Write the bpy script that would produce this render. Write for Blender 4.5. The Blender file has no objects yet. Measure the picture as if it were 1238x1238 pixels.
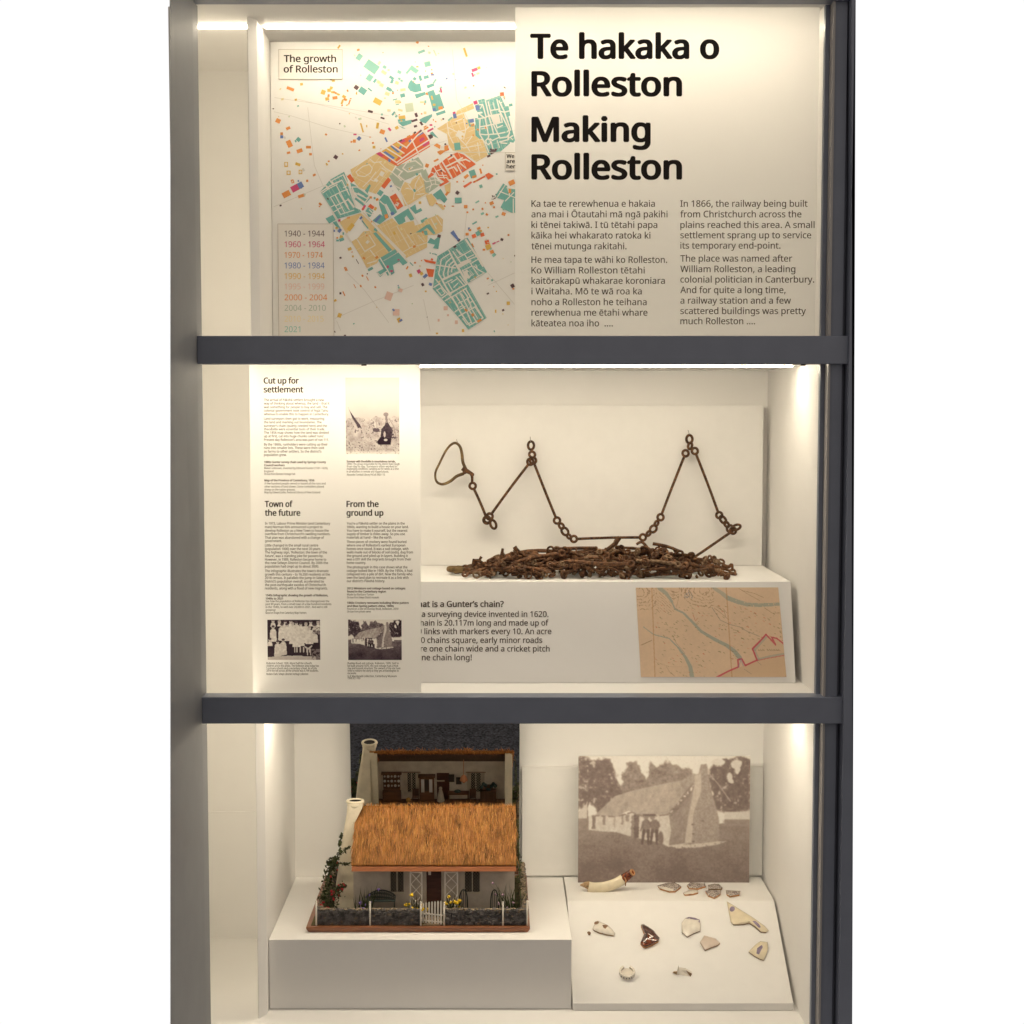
import bpy, bmesh, math, random, os
import numpy as np
from mathutils import Vector, Matrix, noise as mnoise

scene = bpy.context.scene
COL = scene.collection
rnd = random.Random(7)

# ------------------------------------------------------------------ camera
F = 1780.0                      # focal length in pixels of the 1238 px photograph
CX, CY = 600.0, 619.0
TH = math.atan(119.0 / F)       # looking slightly down
CAM = Vector((0.0, 0.0, 1.62))
cam_d = bpy.data.cameras.new("camera")
cam = bpy.data.objects.new("camera", cam_d)
COL.objects.link(cam)
cam.location = CAM
cam.rotation_euler = (math.pi / 2 - TH, 0, 0)
cam_d.sensor_width = 36.0
cam_d.lens = F / 1238.0 * 36.0
cam_d.shift_x = (619.0 - CX) / 1238.0
cam_d.clip_start = 0.05
cam_d.clip_end = 100.0
scene.camera = cam

# ------------------------------------------------------------------ room light
world = bpy.data.worlds.new("World")
scene.world = world
world.use_nodes = True
wn = world.node_tree.nodes
wl = world.node_tree.links
wn.clear()
w_out = wn.new("ShaderNodeOutputWorld")
w_bg = wn.new("ShaderNodeBackground")
w_tc = wn.new("ShaderNodeTexCoord")
w_sep = wn.new("ShaderNodeSeparateXYZ")
w_map = wn.new("ShaderNodeMapRange")
w_mix = wn.new("ShaderNodeMix")
w_mix.data_type = 'RGBA'
wl.new(w_tc.outputs["Generated"], w_sep.inputs[0])
wl.new(w_sep.outputs["Y"], w_map.inputs["Value"])
w_map.inputs["From Min"].default_value = 0.60
w_map.inputs["From Max"].default_value = 0.80
wl.new(w_map.outputs["Result"], w_mix.inputs["Factor"])
ROOM = (0.47, 0.41, 0.35, 1)                           # dim grey gallery on the viewer's side
w_mix.inputs[6].default_value = ROOM
w_mix.inputs[7].default_value = (1.02, 1.02, 1.02, 1)   # bright white backdrop added behind the case; no wall is built
wl.new(w_mix.outputs[2], w_bg.inputs["Color"])
w_bg.inputs["Strength"].default_value = 1.0
wl.new(w_bg.outputs[0], w_out.inputs["Surface"])

scene.view_settings.view_transform = 'Standard'
scene.view_settings.look = 'None'
scene.view_settings.exposure = 0.0
scene.view_settings.gamma = 1.0
scene.view_settings.use_curve_mapping = False
scene.render.engine = 'CYCLES'
scene.cycles.use_denoising = True
try:
    scene.cycles.denoiser = 'OPENIMAGEDENOISE'
    scene.cycles.denoising_input_passes = 'RGB_ALBEDO_NORMAL'
except Exception:
    pass
scene.cycles.max_bounces = 14
scene.cycles.diffuse_bounces = 8
scene.cycles.transparent_max_bounces = 12
scene.cycles.sample_clamp_indirect = 4.0

LED_POWER = 99.0
LED_COL = (1.0, 0.87, 0.66, 1)

# ------------------------------------------------------------------ helpers
def ray(px, py):
    u = (px - CX) / F
    v = (py - CY) / F
    return Vector((u, math.cos(TH) - v * math.sin(TH), -math.sin(TH) - v * math.cos(TH)))

def P(px, py, Y):
    """The point of the plane Y (metres from the viewer) that the photograph shows at (px, py)."""
    d = ray(px, py)
    return CAM + d * (Y / d.y)

def PZ(px, py, z):
    d = ray(px, py)
    return CAM + d * ((z - CAM.z) / d.z)

def PP(px, py, p0, n):
    d = ray(px, py)
    return CAM + d * ((p0 - CAM).dot(n) / d.dot(n))

MATS = {}
def mat(name, col, rough=0.55, spec=0.4, metal=0.0, nscale=0.0, namt=0.0, bump=0.0, bscale=None, coat=0.0, stretch=None, detail=4.0):
    if name in MATS:
        return MATS[name]
    m = bpy.data.materials.new(name)
    m.use_nodes = True
    nt = m.node_tree
    b = nt.nodes["Principled BSDF"]
    b.inputs["Base Color"].default_value = (*col[:3], 1)
    b.inputs["Roughness"].default_value = rough
    b.inputs["Specular IOR Level"].default_value = spec
    b.inputs["Metallic"].default_value = metal
    if coat:
        b.inputs["Coat Weight"].default_value = coat
        b.inputs["Coat Roughness"].default_value = 0.15
    if nscale:
        tc = nt.nodes.new("ShaderNodeTexCoord")
        mp = nt.nodes.new("ShaderNodeMapping")
        nt.links.new(tc.outputs["Object"], mp.inputs[0])
        if stretch:
            mp.inputs["Scale"].default_value = stretch
        nz = nt.nodes.new("ShaderNodeTexNoise")
        nz.inputs["Scale"].default_value = nscale
        nz.inputs["Detail"].default_value = detail
        nt.links.new(mp.outputs[0], nz.inputs["Vector"])
        if namt:
            rp = nt.nodes.new("ShaderNodeValToRGB")
            lo = [c * (1 - namt) for c in col[:3]]
            hi = [min(1, c * (1 + namt)) for c in col[:3]]
            rp.color_ramp.elements[0].color = (*lo, 1)
            rp.color_ramp.elements[1].color = (*hi, 1)
            rp.color_ramp.elements[0].position = 0.3
            rp.color_ramp.elements[1].position = 0.7
            nt.links.new(nz.outputs["Fac"], rp.inputs[0])
            nt.links.new(rp.outputs[0], b.inputs["Base Color"])
        if bump:
            nb = nz
            if bscale:
                nb = nt.nodes.new("ShaderNodeTexNoise")
                nb.inputs["Scale"].default_value = bscale
                nb.inputs["Detail"].default_value = 3
                nt.links.new(mp.outputs[0], nb.inputs["Vector"])
            bp = nt.nodes.new("ShaderNodeBump")
            bp.inputs["Strength"].default_value = bump
            bp.inputs["Distance"].default_value = 0.002
            nt.links.new(nb.outputs["Fac"], bp.inputs["Height"])
            nt.links.new(bp.outputs[0], b.inputs["Normal"])
    MATS[name] = m
    return m

def attr_mat(name, rough=0.6, spec=0.3, bump=0.0, bscale=200.0):
    """A printed or painted surface whose own colour is stored on the mesh."""
    if name in MATS:
        return MATS[name]
    m = bpy.data.materials.new(name)
    m.use_nodes = True
    nt = m.node_tree
    b = nt.nodes["Principled BSDF"]
    b.inputs["Roughness"].default_value = rough
    b.inputs["Specular IOR Level"].default_value = spec
    a = nt.nodes.new("ShaderNodeAttribute")
    a.attribute_name = "ink"
    nt.links.new(a.outputs["Color"], b.inputs["Base Color"])
    if bump:
        tc = nt.nodes.new("ShaderNodeTexCoord")
        nz = nt.nodes.new("ShaderNodeTexNoise")
        nz.inputs["Scale"].default_value = bscale
        nt.links.new(tc.outputs["Object"], nz.inputs["Vector"])
        bp = nt.nodes.new("ShaderNodeBump")
        bp.inputs["Strength"].default_value = bump
        bp.inputs["Distance"].default_value = 0.002
        nt.links.new(nz.outputs["Fac"], bp.inputs["Height"])
        nt.links.new(bp.outputs[0], b.inputs["Normal"])
    MATS[name] = m
    return m

def emit_mat(name, col, strength):
    if name in MATS:
        return MATS[name]
    m = bpy.data.materials.new(name)
    m.use_nodes = True
    nt = m.node_tree
    nt.nodes.clear()
    o = nt.nodes.new("ShaderNodeOutputMaterial")
    e = nt.nodes.new("ShaderNodeEmission")
    e.inputs[0].default_value = col
    e.inputs[1].default_value = strength
    nt.links.new(e.outputs[0], o.inputs["Surface"])
    MATS[name] = m
    return m

def mix_shader_mat(name, make):
    if name in MATS:
        return MATS[name]
    m = bpy.data.materials.new(name)
    m.use_nodes = True
    nt = m.node_tree
    nt.nodes.clear()
    o = nt.nodes.new("ShaderNodeOutputMaterial")
    nt.links.new(make(nt), o.inputs["Surface"])
    MATS[name] = m
    return m

def _vinyl(nt):
    d = nt.nodes.new("ShaderNodeBsdfDiffuse"); d.inputs[0].default_value = (0.86, 0.86, 0.85, 1)
    t = nt.nodes.new("ShaderNodeBsdfTranslucent"); t.inputs[0].default_value = (0.97, 0.965, 0.95, 1)
    x = nt.nodes.new("ShaderNodeMixShader"); x.inputs[0].default_value = 0.70
    nt.links.new(d.outputs[0], x.inputs[1]); nt.links.new(t.outputs[0], x.inputs[2])
    return x.outputs[0]

def _film_print(nt):
    a = nt.nodes.new("ShaderNodeAttribute"); a.attribute_name = "ink"
    d = nt.nodes.new("ShaderNodeBsdfDiffuse"); t = nt.nodes.new("ShaderNodeBsdfTranslucent")
    nt.links.new(a.outputs["Color"], d.inputs[0]); nt.links.new(a.outputs["Color"], t.inputs[0])
    x = nt.nodes.new("ShaderNodeMixShader"); x.inputs[0].default_value = 0.8
    nt.links.new(d.outputs[0], x.inputs[1]); nt.links.new(t.outputs[0], x.inputs[2])
    return x.outputs[0]

def _clear(nt):
    t = nt.nodes.new("ShaderNodeBsdfTransparent"); t.inputs[0].default_value = (1, 1, 1, 1)
    return t.outputs[0]

def _mirror(nt):
    g = nt.nodes.new("ShaderNodeBsdfGlossy")
    g.inputs["Color"].default_value = (0.80, 0.80, 0.80, 1)
    g.inputs["Roughness"].default_value = 0.0
    return g.outputs[0]

ORI = {}      # object name -> world origin of its vertices
def empty(name, loc, label, cat, group=None):
    o = bpy.data.objects.new(name, None)
    COL.objects.link(o)
    o.empty_display_size = 0.05
    o.location = loc
    o["label"] = label
    o["category"] = cat
    if group:
        o["group"] = group
    ORI[o.name] = Vector(loc)
    return o

def tag(o, label, cat, group=None):
    o["label"] = label
    o["category"] = cat
    if group:
        o["group"] = group
    return o

class MB:
    def __init__(s):
        s.v = []; s.f = []; s.m = []; s.c = []      # c: optional colour per vertex
        s.col = None
    def _add(s, vs):
        n = len(s.v)
        s.v.extend([tuple(p) for p in vs])
        s.c.extend([s.col or (1, 1, 1)] * len(vs))
        return n
    def poly(s, pts, mi=0):
        n = s._add(pts)
        s.f.append(tuple(range(n, n + len(pts)))); s.m.append(mi)
    def hexa(s, a, b, mi=0):
        """Solid between the quads a (4 pts) and b (4 pts)."""
        n = s._add(list(a) + list(b))
        for q in ((0, 1, 2, 3), (7, 6, 5, 4), (0, 4, 5, 1), (1, 5, 6, 2), (2, 6, 7, 3), (3, 7, 4, 0)):
            s.f.append(tuple(n + i for i in q)); s.m.append(mi)
    def box(s, x0, x1, y0, y1, z0, z1, mi=0):
        s.hexa([(x0, y0, z0), (x1, y0, z0), (x1, y1, z0), (x0, y1, z0)],
               [(x0, y0, z1), (x1, y0, z1), (x1, y1, z1), (x0, y1, z1)], mi)
    def prism(s, pts, off, mi=0, mside=None):
        """Outline pts extruded by the vector off."""
        k = len(pts)
        off = Vector(off)
        n = s._add([Vector(p) for p in pts] + [Vector(p) + off for p in pts])
        s.f.append(tuple(range(n, n + k))); s.m.append(mi)
        s.f.append(tuple(range(n + 2 * k - 1, n + k - 1, -1))); s.m.append(mi)
        for i in range(k):
            j = (i + 1) % k
            s.f.append((n + i, n + j, n + k + j, n + k + i)); s.m.append(mi if mside is None else mside)
    def tube(s, pts, r, n=8, closed=False, mi=0, caps=True, flat=1.0):
        pts = [Vector(p) for p in pts]
        k = len(pts)
        rr = r if isinstance(r, (list, tuple)) else [r] * k
        base = len(s.v)
        prev = None
        for i, p in enumerate(pts):
            if closed:
                t = pts[(i + 1) % k] - pts[i - 1]
            else:
                t = pts[min(i + 1, k - 1)] - pts[max(i - 1, 0)]
            if t.length < 1e-9:
                t = Vector((0, 0, 1))
            t.normalize()
            if prev is None:
                a = t.cross(Vector((0, 1, 0)))
                if a.length < 0.1:
                    a = t.cross(Vector((1, 0, 0)))
            else:
                a = prev - t * prev.dot(t)
                if a.length < 1e-6:
                    a = t.orthogonal()
            a.normalize()
            prev = a
            b = t.cross(a)
            s._add([p + (a * math.cos(2 * math.pi * j / n) + b * flat * math.sin(2 * math.pi * j / n)) * rr[i] for j in range(n)])
        for i in range(k if closed else k - 1):
            i2 = (i + 1) % k
            for j in range(n):
                j2 = (j + 1) % n
                s.f.append((base + i * n + j, base + i * n + j2, base + i2 * n + j2, base + i2 * n + j)); s.m.append(mi)
        if caps and not closed:
            s.f.append(tuple(base + j for j in range(n - 1, -1, -1))); s.m.append(mi)
            s.f.append(tuple(base + (k - 1) * n + j for j in range(n))); s.m.append(mi)
    def ring(s, c, nrm, R, r, seg=16, n=6, sx=1.0, mi=0, axis=None):
        nrm = Vector(nrm).normalized()
        a = Vector(axis).normalized() if axis is not None else nrm.orthogonal().normalized()
        b = nrm.cross(a)
        c = Vector(c)
        s.tube([c + (a * math.cos(2 * math.pi * i / seg) * sx + b * math.sin(2 * math.pi * i / seg)) * R for i in range(seg)], r, n, True, mi)
    def ball(s, c, r, nu=8, nv=6, sc=(1, 1, 1), mi=0):
        base = len(s.v)
        c = Vector(c)
        pts = []
        for j in range(nv + 1):
            a = math.pi * j / nv
            for i in range(nu):
                b = 2 * math.pi * i / nu
                pts.append(c + Vector((math.sin(a) * math.cos(b) * sc[0], math.sin(a) * math.sin(b) * sc[1], math.cos(a) * sc[2])) * r)
        s._add(pts)
        for j in range(nv):
            for i in range(nu):
                i2 = (i + 1) % nu
                s.f.append((base + j * nu + i, base + (j + 1) * nu + i, base + (j + 1) * nu + i2, base + j * nu + i2)); s.m.append(mi)
    def build(s, name, mats, parent=None, smooth=False, bevel=0.0, origin=None, ink=False, fix=True):
        if not isinstance(mats, (list, tuple)):
            mats = [mats]
        if parent is not None:
            org = ORI[parent.name]
        elif origin is not None:
            org = Vector(origin)
        else:
            a = np.array(s.v)
            org = Vector(((a[:, 0].min() + a[:, 0].max()) / 2, (a[:, 1].min() + a[:, 1].max()) / 2, a[:, 2].min()))
        me = bpy.data.meshes.new(name)
        me.from_pydata([(p[0] - org.x, p[1] - org.y, p[2] - org.z) for p in s.v], [], s.f)
        for m in mats:
            me.materials.append(m)
        me.polygons.foreach_set("material_index", s.m)
        if ink:
            at = me.color_attributes.new("ink", 'FLOAT_COLOR', 'POINT')
            arr = np.ones((len(s.v), 4), dtype=np.float32)
            arr[:, :3] = np.array(s.c, dtype=np.float32)
            at.data.foreach_set("color", arr.ravel())
        if smooth:
            me.polygons.foreach_set("use_smooth", [True] * len(me.polygons))
        if fix:
            bm = bmesh.new(); bm.from_mesh(me)
            bmesh.ops.recalc_face_normals(bm, faces=bm.faces)
            bm.to_mesh(me); bm.free()
        me.update()
        o = bpy.data.objects.new(name, me)
        COL.objects.link(o)
        if bevel:
            bv = o.modifiers.new("bevel", 'BEVEL')
            bv.width = bevel; bv.segments = 2; bv.limit_method = 'ANGLE'; bv.angle_limit = math.radians(40)
        if parent is not None:
            o.parent = parent
        else:
            o.location = org
        ORI[o.name] = org
        return o

# ------------------------------------------------------------------ lettering
FONT = None
try:
    _fp = os.path.join(bpy.utils.system_resource('DATAFILES'), "fonts", "NotoSansHebrew-Regular.woff2")
    if os.path.exists(_fp):
        FONT = bpy.data.fonts.load(_fp)
except Exception:
    FONT = None

def glyphs(txt, bold=0.0, res=3):
    cu = bpy.data.curves.new("t", 'FONT')
    cu.body = txt
    cu.size = 1.0
    cu.resolution_u = res
    cu.fill_mode = 'FRONT'
    cu.offset = bold
    if FONT:
        cu.font = FONT
    ob = bpy.data.objects.new("t", cu)
    COL.objects.link(ob)
    dg = bpy.context.evaluated_depsgraph_get()
    me = ob.evaluated_get(dg).to_mesh()
    n = len(me.vertices)
    v = np.empty(n * 3); me.vertices.foreach_get("co", v)
    v = v.reshape(-1, 3)[:, :2].copy()
    f = [tuple(p.vertices) for p in me.polygons]
    ob.evaluated_get(dg).to_mesh_clear()
    bpy.data.objects.remove(ob)
    bpy.data.curves.remove(cu)
    return v, f

CAPH = [0.0]
def write(mb, place, txt, x0, x1, base, size=None, bold=0.0, res=3, mi=0):
    """One line of lettering from px x0 to x1 on the baseline; place(px, py) -> world point."""
    v, f = glyphs(txt, 0.0, res)
    if not len(v):
        return
    if not CAPH[0]:
        CAPH[0] = float(glyphs('H')[0][:, 1].max())
    w = v[:, 0].max() - v[:, 0].min()
    sx = (x1 - x0) / w if x1 is not None else size
    sy = size * 0.727 / CAPH[0] if size else sx
    xm = v[:, 0].min()
    bw = bold * (size or sy)
    # a bold face is the same outline struck several times side by side
    strikes = [(0, 0)] if bw <= 0 else [(0, 0), (-bw, 0), (bw, 0), (-bw / 2, bw * 0.6), (bw / 2, bw * 0.6), (bw / 2, -bw * 0.6), (-bw / 2, -bw * 0.6)]
    for i, (ox, oy) in enumerate(strikes):
        n = mb._add([place(x0 + (a - xm) * sx + ox, base - b * sy + oy) - Vector((0, i * 3e-6, 0)) for a, b in v])
        for q in f:
            mb.f.append(tuple(n + k for k in q)); mb.m.append(mi)

# ------------------------------------------------------------------ materials of the case
M_white = mat("white_lacquer", (0.87, 0.86, 0.84), 0.5, 0.3, nscale=9, namt=0.012, bump=0.03, bscale=260)
M_board = mat("white_card", (0.86, 0.85, 0.825), 0.7, 0.2, nscale=30, namt=0.012, bump=0.05, bscale=500)
M_frame = mat("grey_powder_coat", (0.18, 0.205, 0.27), 0.42, 0.45, nscale=14, namt=0.05, bump=0.06, bscale=900)
M_jamb = mat("satin_grey_panel", (0.21, 0.22, 0.24), 0.55, 0.4, nscale=10, namt=0.05, bump=0.05, bscale=700)
M_dark = mat("black_rubber", (0.03, 0.03, 0.03), 0.6)
M_bead = mat("glazing_bead", (0.34, 0.33, 0.33), 0.35, 0.5)
M_led = emit_mat("lit_led", LED_COL, LED_POWER)
M_fill_glow = emit_mat("added_fill_glow", LED_COL, LED_POWER * 0.30)
M_led_top = emit_mat("lit_led_upper", LED_COL, LED_POWER * 0.69)
M_vinyl = mix_shader_mat("translucent_vinyl", _vinyl)
M_film_print = mix_shader_mat("printed_film", _film_print)
M_clear = mix_shader_mat("clear_museum_glass", _clear)
M_mirror = mix_shader_mat("silvered_mirror", _mirror)
M_ink = mat("dark_ink", (0.018, 0.013, 0.011), 0.6, 0.2)
M_ink2 = mat("brown_grey_ink", (0.07, 0.05, 0.038), 0.6, 0.2)
M_carpet = mat("dark_carpet", (0.045, 0.047, 0.058), 0.95, 0.1, nscale=130, namt=0.8, detail=8)

# ------------------------------------------------------------------ measured planes
YB = 3.43       # front of the grey cross bars
Y1 = 3.49       # back of the frame: glass and graphic panels
YD = 3.577      # front edge of the dividing wall
YM = 3.81       # growth map board
Y3 = 4.14       # back wall
YL = 3.665      # LED strips
Z_CEIL = P(400, 8, Y1).z
Z_F2 = P(700, 838, Y1).z        # middle shelf
Z_FLOOR = P(270, 1134, Y3).z    # case floor
Z_PL = P(500, 1060, Y3).z       # top of the white plinth
X_L = P(240, 500, Y1).x
X_R = P(989, 500, Y1).x
XD0, XD1 = P(304, 500, YD).x, P(313, 500, YD).x
B1T, B1B = P(600, 406, YB).z, P(600, 440, YB).z
B2T, B2B = P(600, 843, YB).z, P(600, 875, YB).z
Z_C2 = P(700, 443.8, YL).z + 0.004    # ceiling of the middle section
Z_C3 = B2B + 0.004

# ------------------------------------------------------------------ setting
mb = MB()
mb.box(-4.0, 4.0, -4.0, 3.15, -0.05, 0.0)
fl = mb.build("floor", M_carpet)
fl["kind"] = "structure"

# ------------------------------------------------------------------ the display case
case = empty("display_case", (0, 3.8, 0), "tall lit white display case with grey frame and three stacked sections", "display case")
T = 0.018
mb = MB(); mb.box(X_L - 0.195, X_R + 0.02, Y3, Y3 + T, 0.1, Z_CEIL + 0.1); mb.build("back_wall", M_white, case)
mb = MB(); mb.box(X_R, X_R + T, Y1, Y3, Z_FLOOR, Z_CEIL); mb.build("side_wall", M_white, case)
mb = MB(); mb.hexa([(X_L - 0.058, Y1, Z_FLOOR), (X_L - 0.050, Y1, Z_FLOOR), (X_L - 0.185, Y3, Z_FLOOR), (X_L - 0.193, Y3, Z_FLOOR)],
                   [(X_L - 0.058, Y1, Z_CEIL), (X_L - 0.050, Y1, Z_CEIL), (X_L - 0.185, Y3, Z_CEIL), (X_L - 0.193, Y3, Z_CEIL)]); mb.build("side_wall", M_white, case)

def slab(z0, z1, y0, name, m):
    mb = MB(); f = lambda z: [(X_L - 0.05 - (0.135 * max(0, (y0 - Y1)) / (Y3 - Y1)), y0, z), (X_R + T, y0, z), (X_R + T, Y3, z), (X_L - 0.19, Y3, z)]
    mb.hexa(f(z0), f(z1)); return mb.build(name, m, case)
slab(Z_CEIL, Z_CEIL + 0.05, Y1 - 0.02, "ceiling_panel", M_white)
slab(Z_FLOOR - 0.05, Z_FLOOR, Y1 - 0.02, "case_floor", M_white)
mb = MB(); mb.prism([(XD0, YD, Z_FLOOR), (XD0 + 0.002, YD - 0.001, Z_FLOOR), (XD1 + 0.0005, YD + 0.028, Z_FLOOR), (XD1, YD + 0.034, Z_FLOOR), (XD1, Y3, Z_FLOOR), (XD0, Y3, Z_FLOOR)], (0, 0, Z_CEIL - Z_FLOOR)); mb.build("dividing_wall", M_white, case)
# shelves behind the two cross bars, right of the dividing wall
mb = MB(); mb.box(XD1, X_R, Y1 - 0.005, Y3, Z_C2, B1T - 0.006); mb.build("shelf", M_white, case)
mb = MB(); mb.box(XD1, X_R, Y1 - 0.005, Y3, Z_C3, Z_F2); mb.build("shelf", M_white, case)
# the joint low in the narrow left bay: its lower back panel stands a few millimetres proud
mb = MB(); mb.box(X_L - 0.17, XD0, Y3 - 0.005, Y3, Z_FLOOR, P(270, 981, Y3).z); mb.build("back_panel", M_white, case)
# cross bars of the frame
XJ = P(239.3, 500, YB).x
def bar(z0, z1):
    xl = XJ + 0.0004
    mb.hexa([(xl, YB, z0), (XE, YB, z0), (XE, Y1 - 0.006, z0), (X_L, Y1 - 0.006, z0)], [(xl, YB, z1), (XE, YB, z1), (XE, Y1 - 0.006, z1), (X_L, Y1 - 0.006, z1)])
XE = P(1025.5, 500, 3.42).x
mb = MB(); bar(B1B, B1T); mb.build("cross_bar", M_frame, case, bevel=0.0015)
mb = MB(); bar(B2B, B2T); mb.build("cross_bar", M_frame, case, bevel=0.0015)
mb = MB(); mb.box(X_L, XE, YB, Y1 - 0.021, Z_CEIL - 0.001, Z_CEIL + 0.12); mb.build("top_bar", M_frame, case, bevel=0.0015)
# right post: lit inner return, bead, flat face, groove, outer face
zb, zt = Z_FLOOR - 0.12, Z_CEIL + 0.12
xa, xb_, xc, xd = X_R + 0.001, P(1000.5, 500, 3.44).x, P(1003, 500, 3.44).x, P(1018, 500, 3.44).x
mb = MB()
mb.box(xa - 0.0005, xb_, 3.474, 3.52, zb, zt)
mb.box(xc, xd, 3.445, 3.52, zb, zt)
mb.box(xd, XE, 3.468, 3.52, zb, zt)
mb.build("post", M_frame, case, bevel=0.001)
mb = MB(); mb.box(xb_, xc, 3.440, 3.52, zb, zt); mb.build("glazing_bead", M_bead, case)
mb = MB()
o0, o1 = P(1030, 1238, 3.418).x, P(1030, 0, 3.418).x
zo0, zo1 = P(1030, 1238, 3.418).z, P(1030, 0, 3.418).z
def xo(z):
    return o0 + (o1 - o0) * (z - zo0) / (zo1 - zo0)
mb.hexa([(XE, 3.418, zb), (xo(zb), 3.418, zb), (xo(zb), 3.6, zb), (XE, 3.6, zb)], [(XE, 3.418, zt), (xo(zt), 3.418, zt), (xo(zt), 3.6, zt), (XE, 3.6, zt)])
mb.build("outer_post", M_frame, case)
# left side panel reaching forward of the glass
def yfront(py):
    d = ray(206, py)
    return d.y * (X_L - CAM.x) / d.x
ya, yb2 = yfront(1238), yfront(0)
za, zbb = P(206, 1238, ya).z, P(206, 0, yb2).z
def yf(z):
    return ya + (yb2 - ya) * (z - za) / (zbb - za)
mb = MB()
ring_ = lambda z: [(X_L, yf(z), z), (X_L - 0.003, yf(z) + 0.013, z), (X_L - 0.05, Y1 - 0.002, z), (XJ, Y1 - 0.002, z), (XJ, YB, z)]
mb._add(ring_(zb) + ring_(zt))
mb.f += [(4, 3, 2, 1, 0), (5, 6, 7, 8, 9)] + [(i, (i + 1) % 5, 5 + (i + 1) % 5, 5 + i) for i in range(5)]
mb.m += [0] * 7
mb.build("side_panel", M_jamb, case)
# base below the case floor
mb = MB(); mb.box(X_L, X_R, YB + 0.02, Y3, 0.0, Z_FLOOR - 0.05); mb.build("case_base", M_frame, case)
# clear glass in each opening
for z0, z1 in ((B1T - 0.01, Z_CEIL), (B2T - 0.01, B1B + 0.01), (Z_FLOOR, B2B + 0.01)):
    mb = MB(); mb.box(X_L + 0.001, X_R, Y1 - 0.003, Y1 + 0.003, z0 + 0.0005, z1 - 0.0005)
    mb.build("glass_pane", M_clear, case)
# LED strips in the ceilings
def led(x0, x1, zc, y=YL, m=None):
    mb = MB(); mb.box(x0, x1, y - 0.0055, y + 0.0055, zc - 0.004, zc - 0.0005)
    return mb.build("light_strip", m or M_led, case)
led(X_L - 0.06, XD0 - 0.004, Z_CEIL, 3.665, M_led_top)
led(XD1 + 0.012, X_R - 0.02, Z_CEIL, 3.665, M_led_top)
led(XD1 + 0.012, X_R - 0.028, Z_C2)
led(XD1 + 0.012, X_R - 0.028, Z_C3)
# strips of the narrow left bay, hidden behind the cross bars
led(X_L - 0.06, XD0 - 0.004, P(270, 426, 3.62).z, 3.62, M_led_top)
led(X_L - 0.06, XD0 - 0.004, P(270, 860, 3.62).z, 3.62, M_led_top)  # added fill strip, lifts the dim lower part of the left bay
mb = MB(); mb.box(X_L - 0.077, X_L - 0.070, 3.600, 3.608, Z_FLOOR + 0.15, Z_CEIL - 0.45)     # unseen upright fill strip, added to brighten the left bay
mb.build("light_strip", M_fill_glow, case)
# small dark lock studs under the upper cross bar
for px in (440, 971):
    mb = MB(); c = P(px, 440, YB + 0.02)
    mb.tube([(c.x, c.y, c.z + 0.001), (c.x, c.y, c.z - 0.004)], 0.006, 12)
    mb.build("lock_stud", M_dark, case)
# ------------------------------------------------------------------ graphic panels on the glass
YP = Y1 + 0.0045
def panel_place(px, py):
    return P(px, py, YP - 0.0006)

def lines(mb, x0, rows, bold=0.0, size=None, res=2, mi=0, place=panel_place):
    for txt, x1, base in rows:
        write(mb, place, txt, x0, x1, base, size, bold, res, mi)

def film(mb, x0, x1, z0, z1):
    # adhesive film stuck to the inside of the glass: a single sheet
    mb.poly([(x0, YP, z0), (x1, YP, z0), (x1, YP, z1), (x0, YP, z1)])

# large introduction panel
t1 = empty("graphic_panel", P(807, 405, YP), "large white panel headed Te hakaka o Rolleston, beside the coloured growth map", "graphic panel")
mb = MB()
a, b = P(623, 8, YP), P(991, 8, YP)
zlow = B1T - 0.003
film(mb, a.x, min(b.x, X_R - 0.0006), zlow, Z_CEIL - 0.0006)
mb.build("panel", M_vinyl, t1)
for txt, x0, x1, base in (("Te hakaka o", 642.5, 868, 70.4), ("Rolleston", 644, 823, 115.6), ("Making", 644, 785, 170.8), ("Rolleston", 644, 823, 216.2)):
    mb = MB(); write(mb, panel_place, txt, x0, x1, base, 39.5, 0.041, 5)
    mb.build("heading_line", M_ink, t1)
k = 6.516
def para(x0, rows, parent, bold, size, res):
    mb = MB(); lines(mb, x0, rows, bold, size, res); mb.build("paragraph", M_ink2, parent)
rows = [("Ka tae te rerewhenua e hakaia", 1053, 130), ("ana mai i \u014ctautahi m\u0101 ng\u0101 pakihi", 1153, 213), ("ki t\u0113nei takiw\u0101. I t\u016b t\u0113tahi papa", 1072, 297),
        ("k\u0101ika hei whakarato ratoka ki", 1018, 380), ("t\u0113nei mutunga rakitahi.", 830, 465), ("He mea tapa te w\u0101hi ko Rolleston.", 1150, 572),
        ("Ko William Rolleston t\u0113tahi", 973, 655), ("kait\u014drakap\u016b whakarae koroniara", 1132, 737), ("i Waitaha. M\u014d te w\u0101 roa ka", 950, 820),
        ("noho a Rolleston he teihana", 988, 905), ("rerewhenua me \u0113tahi whare", 995, 988), ("k\u0101teatea noa iho  ....", 722, 1072)]
rows = [(t, 630 + x / k, 230 + y / k) for t, x, y in rows]
para(642.6, rows[:5], t1, 0.010, 10.6, 3)
para(642.6, rows[5:], t1, 0.010, 10.6, 3)
rows = [("In 1866, the railway being built", 1083, 130), ("from Christchurch across the", 1035, 213), ("plains reached this area. A small", 1138, 297),
        ("settlement sprang up to service", 1112, 378), ("its temporary end-point.", 870, 460), ("The place was named after", 962, 562),
        ("William Rolleston, a leading", 987, 645), ("colonial politician in Canterbury.", 1135, 727), ("And for quite a long time,", 910, 810),
        ("a railway station and a few", 952, 893), ("scattered buildings was pretty", 1070, 975), ("much Rolleston ....", 670, 1055)]
rows = [(t, 810 + x / k, 230 + y / k) for t, x, y in rows]
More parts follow.
